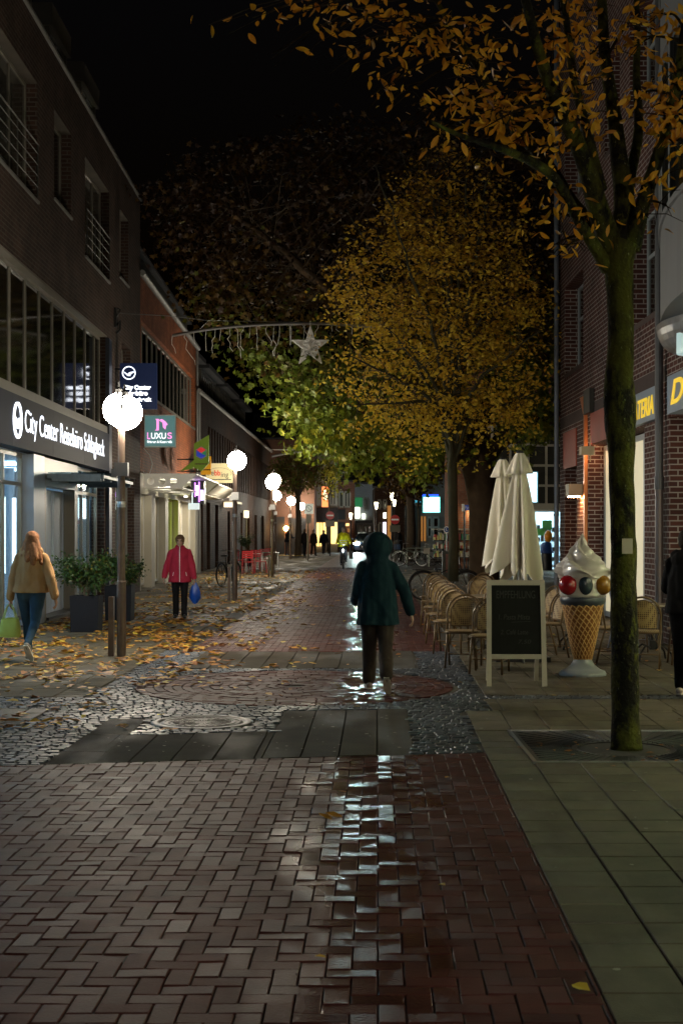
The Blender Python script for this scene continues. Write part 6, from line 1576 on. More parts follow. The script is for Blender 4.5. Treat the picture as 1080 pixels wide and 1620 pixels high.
def rotx(v, a, piv=(0,0,0)):
    v = Vector(v)-Vector(piv); c_, s_ = math.cos(a), math.sin(a); return Vector((v.x, v.y*c_-v.z*s_, v.y*s_+v.z*c_))+Vector(piv)
def person(label, X, Y, heading, H=1.7, pose=None, wear=None, z=0, det=1.0, group=None, cat='person'):
    """local frame: faces -y. pose angles in degrees: thigh (+forward), knee bend, arm swing (+forward), arm out, elbow bend"""
    p = dict(tl=0, kl=4, tr=0, kr=4, al=0, ar=0, ol=8, or_=8, el=12, er=12, lean=0, headturn=0, headnod=0, fr=0, fl=0); p.update(pose or {})
    w = dict(coat=(.05,.05,.06), coatlen=.80, trousers=(.03,.03,.04), shoes=(.05,.05,.05), hair=(.12,.07,.04), hood=False, hoodback=False, bulk=1.0, hairlen='short', sole=None); w.update(wear or {})
    k = H/1.7; root = empty('person', (X,Y,z), R(heading), label, cat, group)
    hipz = .90; B = w['bulk']; Jo = {}
    def fwd(a, L_, out=0): a = R(a); return Vector((math.sin(R(out))*L_, -math.sin(a)*L_*math.cos(R(out)), -math.cos(a)*L_*math.cos(R(out))))
    for s_, t, kn, ft in ((1,'tl','kl','fl'),(-1,'tr','kr','fr')):
        hip = Vector((s_*.088,0,hipz)); knee = hip+fwd(p[t],.43); ank = knee+fwd(p[t]-p[kn],.41)
        fa = p[ft]; toe = ank+Vector((s_*.02, -.17*math.cos(R(fa)), -.055+.17*math.sin(R(fa)))); heel = ank+Vector((0,.045*math.cos(R(fa)),-.055-.045*math.sin(R(fa))))
        Jo['hip%d'%s_], Jo['knee%d'%s_], Jo['ank%d'%s_], Jo['toe%d'%s_], Jo['heel%d'%s_] = hip, knee, ank, toe, heel
    low = min(min(Jo['toe1'].z,Jo['heel1'].z), min(Jo['toe-1'].z,Jo['heel-1'].z))-.028
    ln = R(p['lean'])
    def up(x, y, z_): return rotx((x,y,z_), ln, (0,0,hipz))     # lean forward
    neck = up(0,.01,1.44); shw = .165
    hd = up(0,-.02,1.575)
    for s_, a, o_, e in ((1,'al','ol','el'),(-1,'ar','or_','er')):
        sh = up(s_*shw,.01,1.36); el = sh+fwd(p[a], .29, s_*p[o_]); wr = el+fwd(p[a]+p[e], .26, s_*p[o_]*.6)
        Jo['sh%d'%s_], Jo['el%d'%s_], Jo['wr%d'%s_] = sh, el, wr
        Jo['hd%d'%s_] = (wr-el).normalized()
    Z = lambda v: Vector((v.x,v.y,v.z-low))*k
    vx = .011*det
    # --- body: one continuous surface with head, face, hands
    V = []; Fc = []; c = lambda a, b_, r0, r1: cone_mesh(V, Fc, Z(a), Z(b_), r0*k, r1*k)
    c(up(0,0,.95), up(0,0,1.30), .115, .13); c(up(-.1,0,1.33), up(.1,0,1.33), .075, .075); c(neck, hd+Vector((0,.01,-.05)), .052, .050)
    hr = Matrix.Rotation(R(p['headturn']),3,'Z') @ Matrix.Rotation(R(p['headnod']),3,'X')
    hq = lambda x,y,z_: hd+hr @ Vector((x,y,z_))
    def e(cn, r): ell_mesh(V, Fc, Z(cn), [q*k for q in r], rot=hr)
    e(hq(0,.012,.03), (.076,.092,.095)); e(hq(0,-.025,-.035), (.058,.062,.075)); e(hq(0,-.062,-.085), (.028,.025,.022))
    c(hq(0,-.082,.015), hq(0,-.103,-.022), .009, .014)                       # nose
    c(hq(-.028,-.078,.032), hq(.028,-.078,.032), .013, .013)                 # brow
    c(hq(-.022,-.078,-.055), hq(.022,-.078,-.055), .010, .010)               # mouth mound
    for s_ in (-1,1): e(hq(s_*.077,.012,-.005), (.010,.020,.030))            # ears
    for s_ in (-1,1):
        h, kn, a_, t_, he = [Jo[n+str(s_)] for n in ('hip','knee','ank','toe','heel')]
        c(h, kn, .078, .050); c(kn, a_, .050, .034); c(a_, t_, .034, .024)
        sh, el, wr, d = [Jo[n+str(s_)] for n in ('sh','el','wr','hd')]
        c(sh, el, .046, .036); c(el, wr, .036, .024)
        side = Vector((0,-1,0)); side = (side-d*side.dot(d)).normalized(); nrm = d.cross(side)
        palm_ = wr+d*.045
        c(wr+d*.01, wr+d*.085+side*.018, .020, .017); c(wr+d*.02, wr+d*.085-side*.018, .019, .016)
        inn = -s_*nrm if nrm.x > 0 else s_*nrm
        inn = Vector((-s_,0,0)); inn = (inn-d*inn.dot(d)).normalized()
        for q, (off, l1) in enumerate(((.028,.068),(.010,.078),(-.009,.072),(-.027,.058))):
            b0 = wr+d*.085+side*off; b1 = b0+d*l1*.45+inn*.008; b2 = b1+d*l1*.35+inn*.020; b3 = b2+d*l1*.10+inn*.024
            c(b0,b1,.0095,.009); c(b1,b2,.009,.0085); c(b2,b3,.0085,.0075)
        t0 = wr+d*.025+side*.02; t1 = t0+d*.035+side*.028+inn*.008; c(t0,t1,.012,.010); c(t1,t1+d*.032+side*.006+inn*.008,.010,.008)
    fuse('body', V, Fc, vx*.72, mat('skin', w.get('skin',(.50,.31,.23)), .5, var=.05), root, 2)
    # --- trousers
    V = []; Fc = []; j = w.get('tight',0)
    c(up(0,0,.90), up(0,0,1.0), .13, .125)
    for s_ in (-1,1):
        h, kn, a_ = [Jo[n+str(s_)] for n in ('hip','knee','ank')]
        lw = w.get('legw',1); c(h+Vector((0,.01,-.02)), kn, .098*lw if not j else .108, .066*lw if not j else .062); c(kn, a_+Vector((0,0,.015)), .066*lw if not j else .062, .062*lw if not j else .045); ell_mesh(V, Fc, Z(h+Vector((-s_*.02,.045,-.02))), [q*k for q in (.09,.085,.10)])
    fuse('trousers', V, Fc, vx, mat('trouser cloth', w['trousers'], .85, spec=.12, var=.25, scale=14, bump=.1), root, 2, .004, 11, 2)
    # --- coat
    V = []; Fc = []; cl = w['coatlen']
    c(up(-.09,.0,1.325), up(.09,.0,1.325), .085*B, .085*B); c(up(0,.02,1.425), up(-.14,.01,1.365), .062, .058*B); c(up(0,.02,1.425), up(.14,.01,1.365), .062, .058*B); c(up(0,.01,1.05), up(0,.0,1.30), .150*B, .150*B)
    for s_ in (-1,1): c(up(s_*.060*B,.012,cl+.01), up(s_*.055,.005,1.27), .142*B, .112*B)
    c(up(-.055*B,.0,cl+.02), up(.055*B,.0,cl+.02), .145*B, .145*B)
    c(up(0,.012,1.40), up(0,.005,1.47), .085, .066)
    for s_ in (-1,1):
        sh, el, wr = [Jo[n+str(s_)] for n in ('sh','el','wr')]
        c(sh+Vector((0,0,-.015)), el, .066*B, .056*B); c(el, wr+(wr-el).normalized()*-.005, .056*B, .046*B)
    if w['hood']:
        ell_mesh(V, Fc, Z(hd+Vector((0,.022,.020))), [.162*k,.150*k,.160*k]); c(hd+Vector((0,.02,-.05)), up(0,.04,1.40), .112, .118)
    if w['hoodback']:
        ell_mesh(V, Fc, Z(up(0,.085,1.395)), [.135*k,.075*k,.085*k]); c(up(-.10,.03,1.44), up(.10,.03,1.44), .06,.06)
    elif not w['hood']: c(up(-.05,.02,1.455), up(.05,.02,1.455), .05, .05)
    fuse('jacket', V, Fc, vx, mat('jacket cloth', w['coat'], .85, spec=.12, var=.12, scale=9, bump=.12, bscale=60), root, 2, .0095, 7.5, 1, cut=((cl-low)*k, .21*B*k))
    # hem roll
    # --- hair
    if not w['hood']:
        V = []; Fc = []; e(hq(0,.022,.045), (.093,.104,.098))
        if w['hairlen'] == 'long':
            e(hq(0,.055,-.02), (.100,.075,.13)); c(hq(-.04,.09,-.06), hq(-.09,.17,-.22), .060,.040); c(hq(.03,.09,-.06), hq(.01,.20,-.24), .062,.035); c(hq(0,.10,-.08), hq(-.07,.20,-.28), .065,.035); c(hq(-.06,.06,-.03), hq(-.16,.13,-.28), .060,.028); c(hq(.07,.06,-.03), hq(.085,.15,-.18), .045,.028)
        else: e(hq(0,.045,.0), (.084,.075,.085)); 
        if w.get('fringe'): c(hq(-.05,-.055,.075), hq(.05,-.055,.075), .03,.03); c(hq(-.07,-.01,.0), hq(-.07,-.01,.05), .022,.03); c(hq(.07,-.01,.0), hq(.07,-.01,.05), .022,.03)
        fuse('hair', V, Fc, vx*.8, mat('hair', w['hair'], .65, spec=.2, var=.5, scale=60, bump=.5, bscale=120), root, 1, .004, 26, 3)
    b = MB()
    for s_ in (-1,1):
        q = Z(hq(s_*.029,-.083,.010)); b.ball(q, .0105*k, 8, 6, sy=.6)
    part(b, 'eyes', mat('eye', (.03,.025,.02), .25), root, smooth=True)
    b = MB(); q0, q1, q2 = Z(hq(-.024,-.089,-.056)), Z(hq(0,-.094,-.054)), Z(hq(.024,-.089,-.056)); b.tube([q0,q1,q2],[.002,.006,.002],6); part(b, 'lips', mat('lips', (.35,.12,.10), .5), root)
    # --- shoes
    for s_ in (-1,1):
        V = []; Fc = []; a_, t_, he = [Jo[n+str(s_)] for n in ('ank','toe','heel')]
        c(he+Vector((0,0,.012)), t_+Vector((0,0,.008)), .040, .034); c(a_+Vector((0,.005,-.02)), t_.lerp(a_,.45)+Vector((0,0,.01)), .045, .036)
        fuse('shoe', V, Fc, vx*.8, mat('shoe leather', w['shoes'], .5), root, 2)
        b = MB(); d = (t_-he); d.normalize(); sd = Vector((1,0,0)); nn = sd.cross(d)
        if nn.z > 0: nn = -nn
        o1 = he-d*.035; o2 = t_+d*.035; w2 = .040
        pts = [o1-sd*w2*.7, o1+d*.06-sd*w2, o2-d*.08-sd*w2*1.05, o2-sd*w2*.5, o2+sd*w2*.5, o2-d*.08+sd*w2*1.05, o1+d*.06+sd*w2, o1+sd*w2*.7]
        b.prism([Z(q+nn*.012) for q in pts], nn*.018*k); part(b, 'sole', mat('shoe sole', w['sole'] or (.04,.04,.04), .6), root)
    root['_wr'] = 0
    del root['_wr']
    return root, {n: Z(v) for n, v in Jo.items()}, k

# the hooded walker in the middle, seen from behind (heading 180 turns the face away)
q = gnd(597,1094)
pr_, J, k = person('person in a dark hooded coat walking away down the middle of the wet street', q.x, q.y+.05, 180, 1.60,
    dict(tl=12, kl=3, tr=-13, kr=30, fl=6, fr=-48, al=2, ol=10, el=64, ar=-4, or_=27, er=4, lean=5, headnod=8),
    dict(coat=(.010,.032,.044), coatlen=.72, trousers=(.050,.038,.032), shoes=(.20,.16,.13), sole=(.5,.45,.38), hood=True, bulk=1.17, legw=1.2))
# woman from behind, tan jacket
q = gnd(45,1046)
pr_, J, k = person('long haired person in tan jacket and jeans walking away with a green bag', q.x+.02, q.y+.1, 175, 1.66,
    dict(tl=14, kl=5, tr=-17, kr=36, fl=4, fr=-50, al=-6, ol=15, el=10, ar=-14, or_=22, er=14, lean=3),
    dict(coat=(.42,.245,.115), coatlen=.90, trousers=(.035,.075,.125), tight=1, shoes=(.30,.28,.24), sole=(.75,.72,.68), hair=(.26,.105,.04), hoodback=True, hairlen='long', bulk=1.16))
root = pr_
Mw = Matrix.Translation(root.location) @ Matrix.Rotation(root.rotation_euler.z,4,'Z')
hp = Mw @ (J['wr1']+J['hd1']*0)
cands = [Mw @ J['wr1'], Mw @ J['wr-1']]; hp = min(cands, key=lambda v: v.x)
bg = empty('handbag', (hp.x-.01,hp.y,hp.z-.08-.43), 0, 'lime green cloth bag carried by the person in the tan jacket', 'bag')
b = MB(); n = 24
prof = [(.10,.125,0),(.115,.14,.02),(.115,.135,.12),(.095,.11,.235),(.09,.105,.245)]
for a_, w_, z_ in prof:
    for j in range(n):
        a = 2*PI*j/n; b.v.append((w_*math.copysign(abs(math.cos(a))**.6,math.cos(a)), a_*.6*math.copysign(abs(math.sin(a))**.6,math.sin(a)), z_+.008*math.sin(a*5)))
for i in range(len(prof)-1):
    for j in range(n): b.f.append((i*n+j,i*n+(j+1)%n,(i+1)*n+(j+1)%n,(i+1)*n+j)); b.t.append(.5)
b.f.append(tuple(range(n))); b.t.append(.5); part(b, 'pouch', mat('lime green cloth', (.55,.66,.14), .7, var=.15, scale=12, bump=.3, bscale=10), bg, smooth=True)
b = MB()
for y_ in (-.05,.05): b.tube(spline([(-.085,y_,.235),(-.05,y_*.6,.36),(0,y_*.2,.43),(.05,y_*.6,.36),(.085,y_,.235)],5), .009, 6)
part(b, 'strap', mat('pale green strap', (.50,.60,.25), .7), bg, smooth=True)
# woman in red coat, facing
q = gnd(285,980)
pr_, J, k = person('person in a raspberry red zip coat and black trousers facing the viewpoint', q.x, q.y, 4, 1.565,
    dict(tl=3, kl=4, tr=-4, kr=8, fr=-6, al=4, ol=16, el=10, ar=-6, or_=20, er=28, headturn=-6),
    dict(coat=(.38,.028,.06), coatlen=.74, trousers=(.012,.012,.014), shoes=(.02,.02,.02), hair=(.14,.085,.05), fringe=True, bulk=1.16, crough=.65, skin=(.45,.29,.22)))
root = pr_
zs = np.linspace(.78,1.50,9); zp = mat('white zip', (.75,.72,.72), .5)
V = [c for c in root.children if c.name.startswith('jacket')][0].data.vertices
b = MB(); pts = []
for z_ in zs:
    z_ = z_*k
    near = [v.co.y for v in V if abs(v.co.x) < .03 and abs(v.co.z-z_) < .03]
    if near: pts.append((0,min(near)-.004,z_))
b.tube(pts, .008, 6); jk = [c for c in root.children if c.name.startswith('jacket')][0]; part(b, 'zip', zp, jk)
b = MB()
for s_ in (-1,1):
    yy = [v.co.y for v in V if abs(v.co.x-s_*.11) < .02 and abs(v.co.z-.95*k) < .04]
    if yy: b.bar((s_*.115,min(yy)-.006,.98*k),(s_*.13,min(yy)-.002,.90*k),.008,.008)
if b.v: part(b, 'pocket_zip', zp, jk)
# collar rim of the coat
Mw = Matrix.Translation(root.location) @ Matrix.Rotation(root.rotation_euler.z,4,'Z'); hp = Mw @ J['wr1']
bg = empty('blue_bag', (hp.x+.02,hp.y,hp.z-.10-.40), 0, 'crumpled royal blue bag hanging from the hand of the person in red', 'bag')
b = MB(); n = 20
for z_, w_ in ((0,.012),(.03,.05),(.12,.095),(.22,.10),(.32,.075),(.40,.03)):
    for j in range(n):
        a = 2*PI*j/n; f_ = 1+.16*math.sin(a*4+z_*14); b.v.append((w_*f_*math.cos(a), w_*.6*f_*math.sin(a), z_))
for i in range(5):
    for j in range(n): b.f.append((i*n+j,i*n+(j+1)%n,(i+1)*n+(j+1)%n,(i+1)*n+j)); b.t.append(.5)
b.f.append(tuple(range(n))); b.t.append(.5); part(b, 'pouch', mat('royal blue plastic', (.01,.07,.42), .35, var=.2, bump=.3, bscale=20), bg, smooth=True)
b = MB(); b.tube([(-.02,0,.39),(-.01,0,.45),(0,0,.49),(.01,0,.45),(.02,0,.39)], .006, 5); part(b, 'strap', mat('dark blue strap', (.01,.03,.2), .5), bg)
# person in black at the picture edge, seen from the side and behind
q = gnd(1084,1104)
person('person all in black cut off by the picture edge beside the bistro tables', q.x+.03, q.y+.1, 150, 1.66, dict(tl=8, kl=4, tr=-8, kr=14, fr=-14, al=20, ol=14, el=70, ar=16, or_=16, er=78, lean=2, headnod=8),
    dict(coat=(.008,.008,.009), coatlen=.84, trousers=(.008,.008,.009), shoes=(.4,.33,.3), sole=(.5,.45,.4), hair=(.03,.02,.015), hoodback=True, bulk=1.08), det=1.2)
# distant walkers
far_people = [
 ((455,886), 150, 1.78, dict(lean=12, headnod=20, al=25, el=70, ar=25, er=60), dict(coat=(.02,.025,.035), trousers=(.12,.11,.12)), 'person leaning forward in dark jacket and grey jeans near the orange lit wall', 96),
 ((512,877.5), 170, 1.66, dict(tl=14, tr=-12, kr=18, al=-10, ar=14, ol=18, or_=18), dict(coat=(.012,.014,.022), trousers=(.02,.02,.03), shoes=(.3,.3,.3), coatlen=.8, bulk=1.15), 'person in a dark puffy coat walking away before the yellow lit windows', 97),
 ((482,880), 160, 1.7, dict(tl=10, tr=-10, kr=14), dict(coat=(.015,.012,.012), trousers=(.012,.012,.015)), 'dark dressed person walking under the far street tree', 92),
 ((496,879), 20, 1.68, dict(tl=10, tr=-10, kr=14), dict(coat=(.03,.02,.015), trousers=(.015,.012,.012)), 'barely lit person in brown standing left of the walker in the puffy coat', 94),
 ((630,872), 10, 1.7, dict(tl=8, tr=-8), dict(coat=(.02,.02,.022), trousers=(.02,.02,.02)), 'small dark person standing by the parked bicycles far away', 100)]
for (px,py), hd_, H_, ps, wr_, lab, Y in far_people:
    Xp = at(px,0,Y).x; person(lab, Xp, Y, hd_, H_, ps, wr_, det=2.4)
# ------------------------------------------------------------------ bicycles
def bicycle(label, X, Y, rz, group='bicycles standing in the street', basket=False, col='black', lamp=False, tilt=0):
    """runs along local x, front wheel at +x"""
    root = empty('bicycle', (X,Y,0), rz, label, 'bicycle', group, rot=(tilt,0,rz))
    for wx_, nm in ((-.53,'wheel'),(.53,'wheel')):
        b = MB(); ring = [(wx_+.335*math.cos(a),0,.345+.335*math.sin(a)) for a in np.linspace(0,2*PI,37)]; b.tube(ring, .017, 6, cap=False); wh = part(b, nm, 'rubber', root, smooth=True)
        b = MB(); ring = [(wx_+.31*math.cos(a),0,.345+.31*math.sin(a)) for a in np.linspace(0,2*PI,37)]; b.tube(ring, .010, 5, cap=False); b.tube([(wx_,-.04,.345),(wx_,.04,.345)], .02, 8)
        for i in range(14): a = 2*PI*i/14; b.tube([(wx_,.02*(-1)**i,.345),(wx_+.31*math.cos(a),0,.345+.31*math.sin(a))], .0018, 3, cap=False)
        part(b, 'rim', 'steel', wh)
        b = MB(); b.tube([(wx_+.365*math.cos(a),0,.345+.365*math.sin(a)) for a in np.linspace(R(10),R(200 if wx_ < 0 else 150),20)], .02, 5); part(b, 'mudguard', col, root)
    b = MB(); bb = (-.08,0,.30); st_ = (-.22,0,.78); hd1 = (.36,0,.86); hd2 = (.40,0,.70)
    for p_, q_, r_ in ((bb,st_,.016),(bb,hd2,.019),((-.18,0,.62),hd1,.014),((-.53,.0,.345),bb,.011),((-.53,0,.345),(-.20,0,.70),.009),(hd1,(.415,0,.66),.019),((.415,0,.66),(.53,.03,.345),.012),((.415,0,.66),(.53,-.03,.345),.012),(st_,(-.24,0,.88),.012)): b.tube([p_,q_], r_, 6)
    part(b, 'frame', col, root)
    b = MB(); b.tube([(.35,0,.86),(.33,0,1.04)], .012, 6); b.tube([(.12,.27,1.06),(.25,.25,1.08),(.34,.1,1.05),(.34,-.1,1.05),(.25,-.25,1.08),(.12,-.27,1.06)], .011, 6); part(b, 'handlebar', 'steel', root)
    b = MB(); b.prism([(-.38,-.09,.89),(-.28,-.10,.90),(-.10,-.03,.90),(-.10,.03,.90),(-.28,.10,.90),(-.38,.09,.89)], (0,0,.05)); part(b, 'saddle', 'black', root)
    b = MB(); b.tube([(-.08,-.05,.30),(-.08,.05,.30)], .05, 10); b.bar((-.08,.06,.30),(.04,.10,.18),.02,.02); b.bar((-.08,-.06,.30),(-.20,-.10,.42),.02,.02); part(b, 'crank', 'dark_metal', root)
    b = MB(); b.bar((-.80,-.06,.74),(-.30,-.06,.74),.012,.012); b.bar((-.80,.06,.74),(-.30,.06,.74),.012,.012); b.bar((-.80,-.06,.74),(-.80,.06,.74),.012,.012); b.bar((-.7,-.06,.74),(-.53,-.04,.35),.01,.01); b.bar((-.7,.06,.74),(-.53,.04,.35),.01,.01); part(b, 'rack', 'dark_metal', root)
    if basket:
        b = MB()
        for i in range(9):
            a = 2*PI*i/9
        for z_ in np.linspace(.80,1.02,6): b.tube([(.62+.15*math.cos(a),.17*math.sin(a),z_) for a in np.linspace(0,2*PI,17)], .008, 4, cap=False)
        for i in range(12): a = 2*PI*i/12; b.tube([(.62+.13*math.cos(a),.15*math.sin(a),.79),(.62+.155*math.cos(a),.175*math.sin(a),1.03)], .005, 4)
        part(b, 'basket', basket if isinstance(basket,str) else 'bamboo', root)
    if lamp:
        b = MB(); b.ball((.50,0,.80), .035, 10, 8); part(b, 'headlamp', emit('bicycle headlamp', (.8,.95,1), 120), root)
    return root
q = at(673,0,33.6)
bicycle('dark bicycle standing side on behind the row of rattan chairs', 2.50, 34.4, R(4))
p = gnd(640,897)
M['blue_b'] = mat('blue crate', (.05,.16,.38), .5); M['grn_m'] = mat('pale green grey enamel', (.30,.36,.30), .4, .3)
bicycle('bicycle with a blue crate, leftmost in the far rack', 3.20, 66, R(170), basket='blue_b', col='grn_m')
bicycle('pale green grey bicycle beside the sign board on the far rack', 3.75, 67.5, R(8), col='grn_m')
bicycle('bicycle at the end of the far rack next to the postcard stand', 4.25, 66.5, R(176), col='dark_metal')
bicycle('upright bicycle leaning beside the street name pole', 5.2, 54.5, R(60), col='black')
root = empty('bicycle_rack', (3.9,65.3,0), 0, 'pale metal bicycle rack rail with a small cream sign plate', 'bicycle rack')
b = MB(); b.tube([(-.9,0,0),(-.9,0,.85),(1.1,0,.85),(1.1,0,0)], .03, 6); b.tube([(.1,0,0),(.1,0,.85)], .025, 6); part(b, 'rail', 'grn_m', root)
b = MB(); b.box(-.15,.15,-.05,-.03,.60,.86); part(b, 'plate', 'cream_w', root)
p = gnd(630,886); root = empty('litter_bin', (at(629.5,0,76).x,76,0), 0, 'slim dark litter bin left of the far bicycle rack', 'litter bin')
b = MB(); b.lathe([(.0001,0),(.20,0),(.22,1.0),(.24,1.02),(.24,1.10),(.0001,1.16)], n=14); part(b, 'bin', 'black', root)

# cyclist in a yellow jacket
CXX, CY = at(543,0,61.7).x, 62.2
bk = bicycle('bicycle with a glowing headlamp ridden by the person in the yellow jacket', CXX, CY, R(-92), lamp=True)
pr_, J, k = person('cyclist in a bright yellow reflective jacket riding towards the viewpoint', CXX, CY+.22, 2, 1.74,
    dict(tl=62, kl=70, tr=30, kr=48, al=42, ar=42, ol=16, or_=16, el=18, er=18, lean=14), dict(coat=(.62,.62,.02), trousers=(.035,.035,.04), coatlen=.84, bulk=1.12, shoes=(.03,.03,.03), hair=(.25,.22,.2)), det=1.7, z=0, cat='cyclist')
pr_.location.z = .93-(.5*(J['hip1'].z+J['hip-1'].z)-.08)
jk = [c for c in pr_.children if c.name.startswith('jacket')][0]
V = np.array([v.co[:] for v in jk.data.vertices]); b = MB()
for z_ in (1.02,1.12):
    zz = J['hip1'].z+(z_-.90); sel = V[(abs(V[:,2]-zz) < .02) & (abs(V[:,0]) < .19)]
    pts = []
    for x in np.linspace(-.16,.16,9):
        s2 = sel[abs(sel[:,0]-x) < .03]
        if len(s2): pts.append((x,s2[:,1].min()-.006,zz))
    if len(pts) > 1: b.tube(pts, .018, 6)
if b.v: part(b, 'reflective_band', mat('silver reflective band', (.6,.6,.58), .3), jk)
bg = empty('pannier_bag', (CXX+.34,CY+.3,.42), 0, 'dark bag hanging beside the rear wheel of the ridden bicycle', 'bag')
b = MB(); b.box(-.09,.09,-.16,.16,0,.34); part(b, 'pouch', 'black', bg)

# ------------------------------------------------------------------ car with headlights
cx0 = at(578,0,106).x; root = empty('parked_car', (cx0,106,0), 0, 'dark car with blazing headlights facing down the street', 'car')
b = MB(); W2 = .88
sec = [(0,.28,.34,.62),(.06,.20,.34,.74),(.9,.18,.34,.92),(1.15,.18,.34,.98),(1.75,.18,.34,1.42),(2.3,.18,.34,1.50),(3.4,.18,.34,1.47),(4.1,.20,.34,1.05),(4.3,.3,.34,.9)]
n = 16
for y_, zb, _, zt in sec:
    zb = .2
    ring = []
    sh_ = min(zt,.95)
    tw_ = W2*(.74 if zt > 1.1 else .93)
    ring = [(-W2*.9,zb),(-W2,zb+.15),(-W2,sh_-.12),(-W2*.97,sh_-.03),(-tw_,zt-.06),(-tw_*.85,zt),(0,zt+.02),(tw_*.85,zt),(tw_,zt-.06),(W2*.97,sh_-.03),(W2,sh_-.12),(W2,zb+.15),(W2*.9,zb)]
    b.v += [(x,y_-0,z_) for x, z_ in ring]
n = 13
for i in range(len(sec)-1):
    for j in range(n): b.f.append((i*n+j,i*n+(j+1)%n,(i+1)*n+(j+1)%n,(i+1)*n+j)); b.t.append(.5)
b.f.append(tuple(range(n))[::-1]); b.f.append(tuple(range((len(sec)-1)*n,len(sec)*n))); b.t += [.5,.5]
part(b, 'body', mat('dark blue car paint', (.012,.018,.03), .25, .3, coat=.6), root)
b = MB(); b.prism([(-.62,1.12,1.0),(.62,1.12,1.0),(.56,1.66,1.39),(-.56,1.66,1.39)], (0,-.02,.015)); part(b, 'windscreen', 'win_dark', root)
b = MB(); b.box(-.45,.45,-.03,.01,.34,.56); part(b, 'grille', 'black', root)
b = MB(); b.box(-.26,.26,-.05,-.032,.36,.47); part(b, 'number_plate', 'frame_white', root)
for s_ in (-1,1):
    b = MB(); b.ball((s_*.64,.02,.66), .135, 12, 8, sx=1.7, sy=.5, sz=.8); part(b, 'headlight', emit('car headlight', (.75,.95,1.0), 420), root, smooth=True)
    for y_ in (.8,3.4):
        b = MB(); b.tube([(s_*.72,y_,.32),(s_*.90,y_,.32)], .32, 20); wh = part(b, 'wheel', 'rubber', root)
        b = MB(); b.tube([(s_*.895,y_,.32),(s_*.91,y_,.32)], .2, 14); part(b, 'rim', 'steel', wh)
    b = MB(); b.ball((s_*1.0,1.25,1.0), .1, 8, 6, sy=.6); part(b, 'mirror', 'black', root)
    sp = bpy.data.lights.new('headlight_beam', 'SPOT'); sp.energy = 4600; sp.spot_size = R(9); sp.spot_blend = .7; sp.color = (.70,.95,.92); sp.shadow_soft_size = .22
    so = bpy.data.objects.new('headlight_beam', sp); C.objects.link(so); so.parent = root; so.location = (s_*.64,-.12,.66); so.rotation_euler = (R(88),0,R(180)); 
b = MB(); b.box(.35,.5,-.02,.02,1.50,1.56) ; 

# ------------------------------------------------------------------ red cafe furniture by the brown building
def red_chair(label, X, Y, rz):
    root = empty('cafe_chair', (X,Y,0), rz, label, 'chair', 'red slatted cafe chairs by the brown building'); m = 'red_p'
    b = MB(); b.box(-.2,.2,-.2,.2,.44,.465); part(b, 'seat', m, root)
    b = MB()
    for z_ in (.62,.70,.78,.85): b.box(-.2,.2,.20,.215,z_-.025,z_+.03)
    part(b, 'backrest', m, root)
    for sx in (-1,1):
        b = MB(); b.bar((sx*.19,-.19,.44),(sx*.2,-.22,0),.022,.022); part(b, 'leg', m, root)
        b = MB(); b.bar((sx*.2,.20,.88),(sx*.2,.24,0),.022,.022); part(b, 'leg', m, root)
M['red_p'] = mat('red lacquered metal', (.32,.015,.02), .35)
for i, (px, Y, a) in enumerate(((393,55,175),(407,58,168),(418,60.5,180),(384,58.5,80),(424,63,200),(413,56,95))):
    red_chair(f'{ords[i]} red cafe chair of the group outside the brown building', at(px,0,Y).x, Y, R(a))
for X, Y, lab in ((at(402,0,56.6).x,56.6,'small square red cafe table among the red chairs'),(at(428,0,60).x,60,'pale square cafe table close to the double globe lamp')):
    root = empty('cafe_table', (X,Y,0), 0, lab, 'table', 'cafe tables among red chairs')
    b = MB(); b.box(-.35,.35,-.35,.35,.72,.745); part(b, 'table_top', 'red_p' if 'red' in lab[:20] else 'frame_beige', root)
    for sx in (-1,1):
        for sy_ in (-1,1): b = MB(); b.bar((sx*.32,sy_*.32,.72),(sx*.32,sy_*.32,0),.025,.025); part(b, 'leg', 'steel', root)
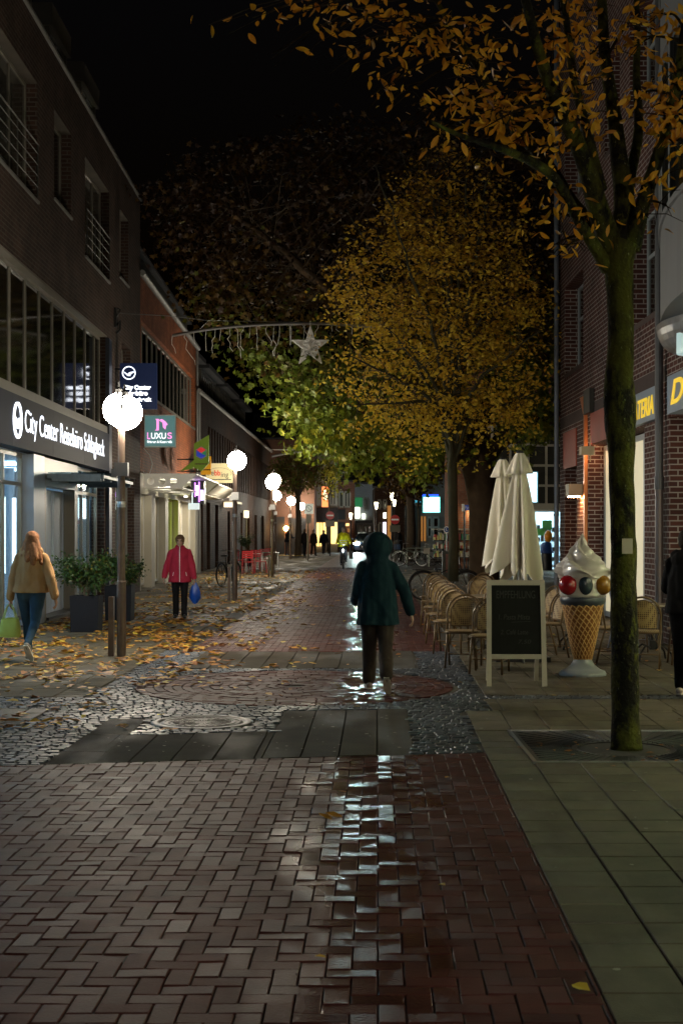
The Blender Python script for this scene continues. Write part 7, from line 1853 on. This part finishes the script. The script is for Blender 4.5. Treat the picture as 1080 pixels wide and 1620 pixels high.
planter('tall pot with a small round tree by the arched doorway', at(390,0,66).x, 66, .5, .75, (.42,.75,60), 5)
bicycle('bicycle leaning by the shop doors behind the second lamp pole', at(362,0,43).x, 43, R(70), col='dark_metal')
# yellow patch: thin flat yellow box by the leaning person
b = MB(); b.box(-.9,.9,-.3,.3,0,.02); tag(b.build('yellow_patch', mat('yellow patch', (.6,.42,.04), .6), None, loc=(at(462,0,93).x,93,.0)), 'flat yellow patch lying beside the leaning person far away', 'mat')

# ------------------------------------------------------------------ postcard and gift stand
root = empty('postcard_stand', (at(700,0,58.5).x,58.5,0), 0, 'crowded outdoor stand with colourful hanging goods and cards behind the slim trunk', 'display stand')
b = MB(); b.tube([(0,0,0),(0,0,1.75)], .03, 6); b.tube([(.7,0,0),(.7,0,1.75)], .03, 6); b.box(-.35,1.0,-.3,.3,.04,.10)
for z_ in (.55,.9,1.25,1.62): b.box(-.4,1.05,-.28,.28,z_,z_+.025)
part(b, 'shelf', 'dark_metal', root)
b = MB(); b.box(-.45,1.1,-.34,.34,1.70,1.74); part(b, 'roof', 'cream_w', root)
rnd = random.Random(4); cols = [(.35,.05,.04),(.5,.45,.38),(.08,.25,.15),(.55,.50,.40),(.25,.06,.05),(.45,.42,.15)]
for ci, col in enumerate(cols):
    b = MB()
    for i in range(26):
        x = rnd.uniform(-.42,1.05); z_ = rnd.choice((.58,.93,1.28,1.30)); h_ = rnd.uniform(.10,.26); b.box(x,x+rnd.uniform(.06,.14),-.34+rnd.uniform(-.04,.1),-.2,z_,z_+h_)
    part(b, 'goods', mat('coloured goods', col, .5, var=.3, scale=20), root)['kind'] = 'stuff'
root = empty('advert_pillar', (at(707,0,50).x,50,0), 0, 'narrow grey and pink display box right beside the slim trunk', 'display box')
b = MB(); b.box(-.18,.22,-.1,.1,0,.95); part(b, 'case', mat('grey box', (.12,.12,.11), .5), root)
b = MB(); b.box(-.06,.2,-.12,-.104,.2,.85); part(b, 'poster', mat('pink poster', (.4,.18,.16), .5, var=.3), root)
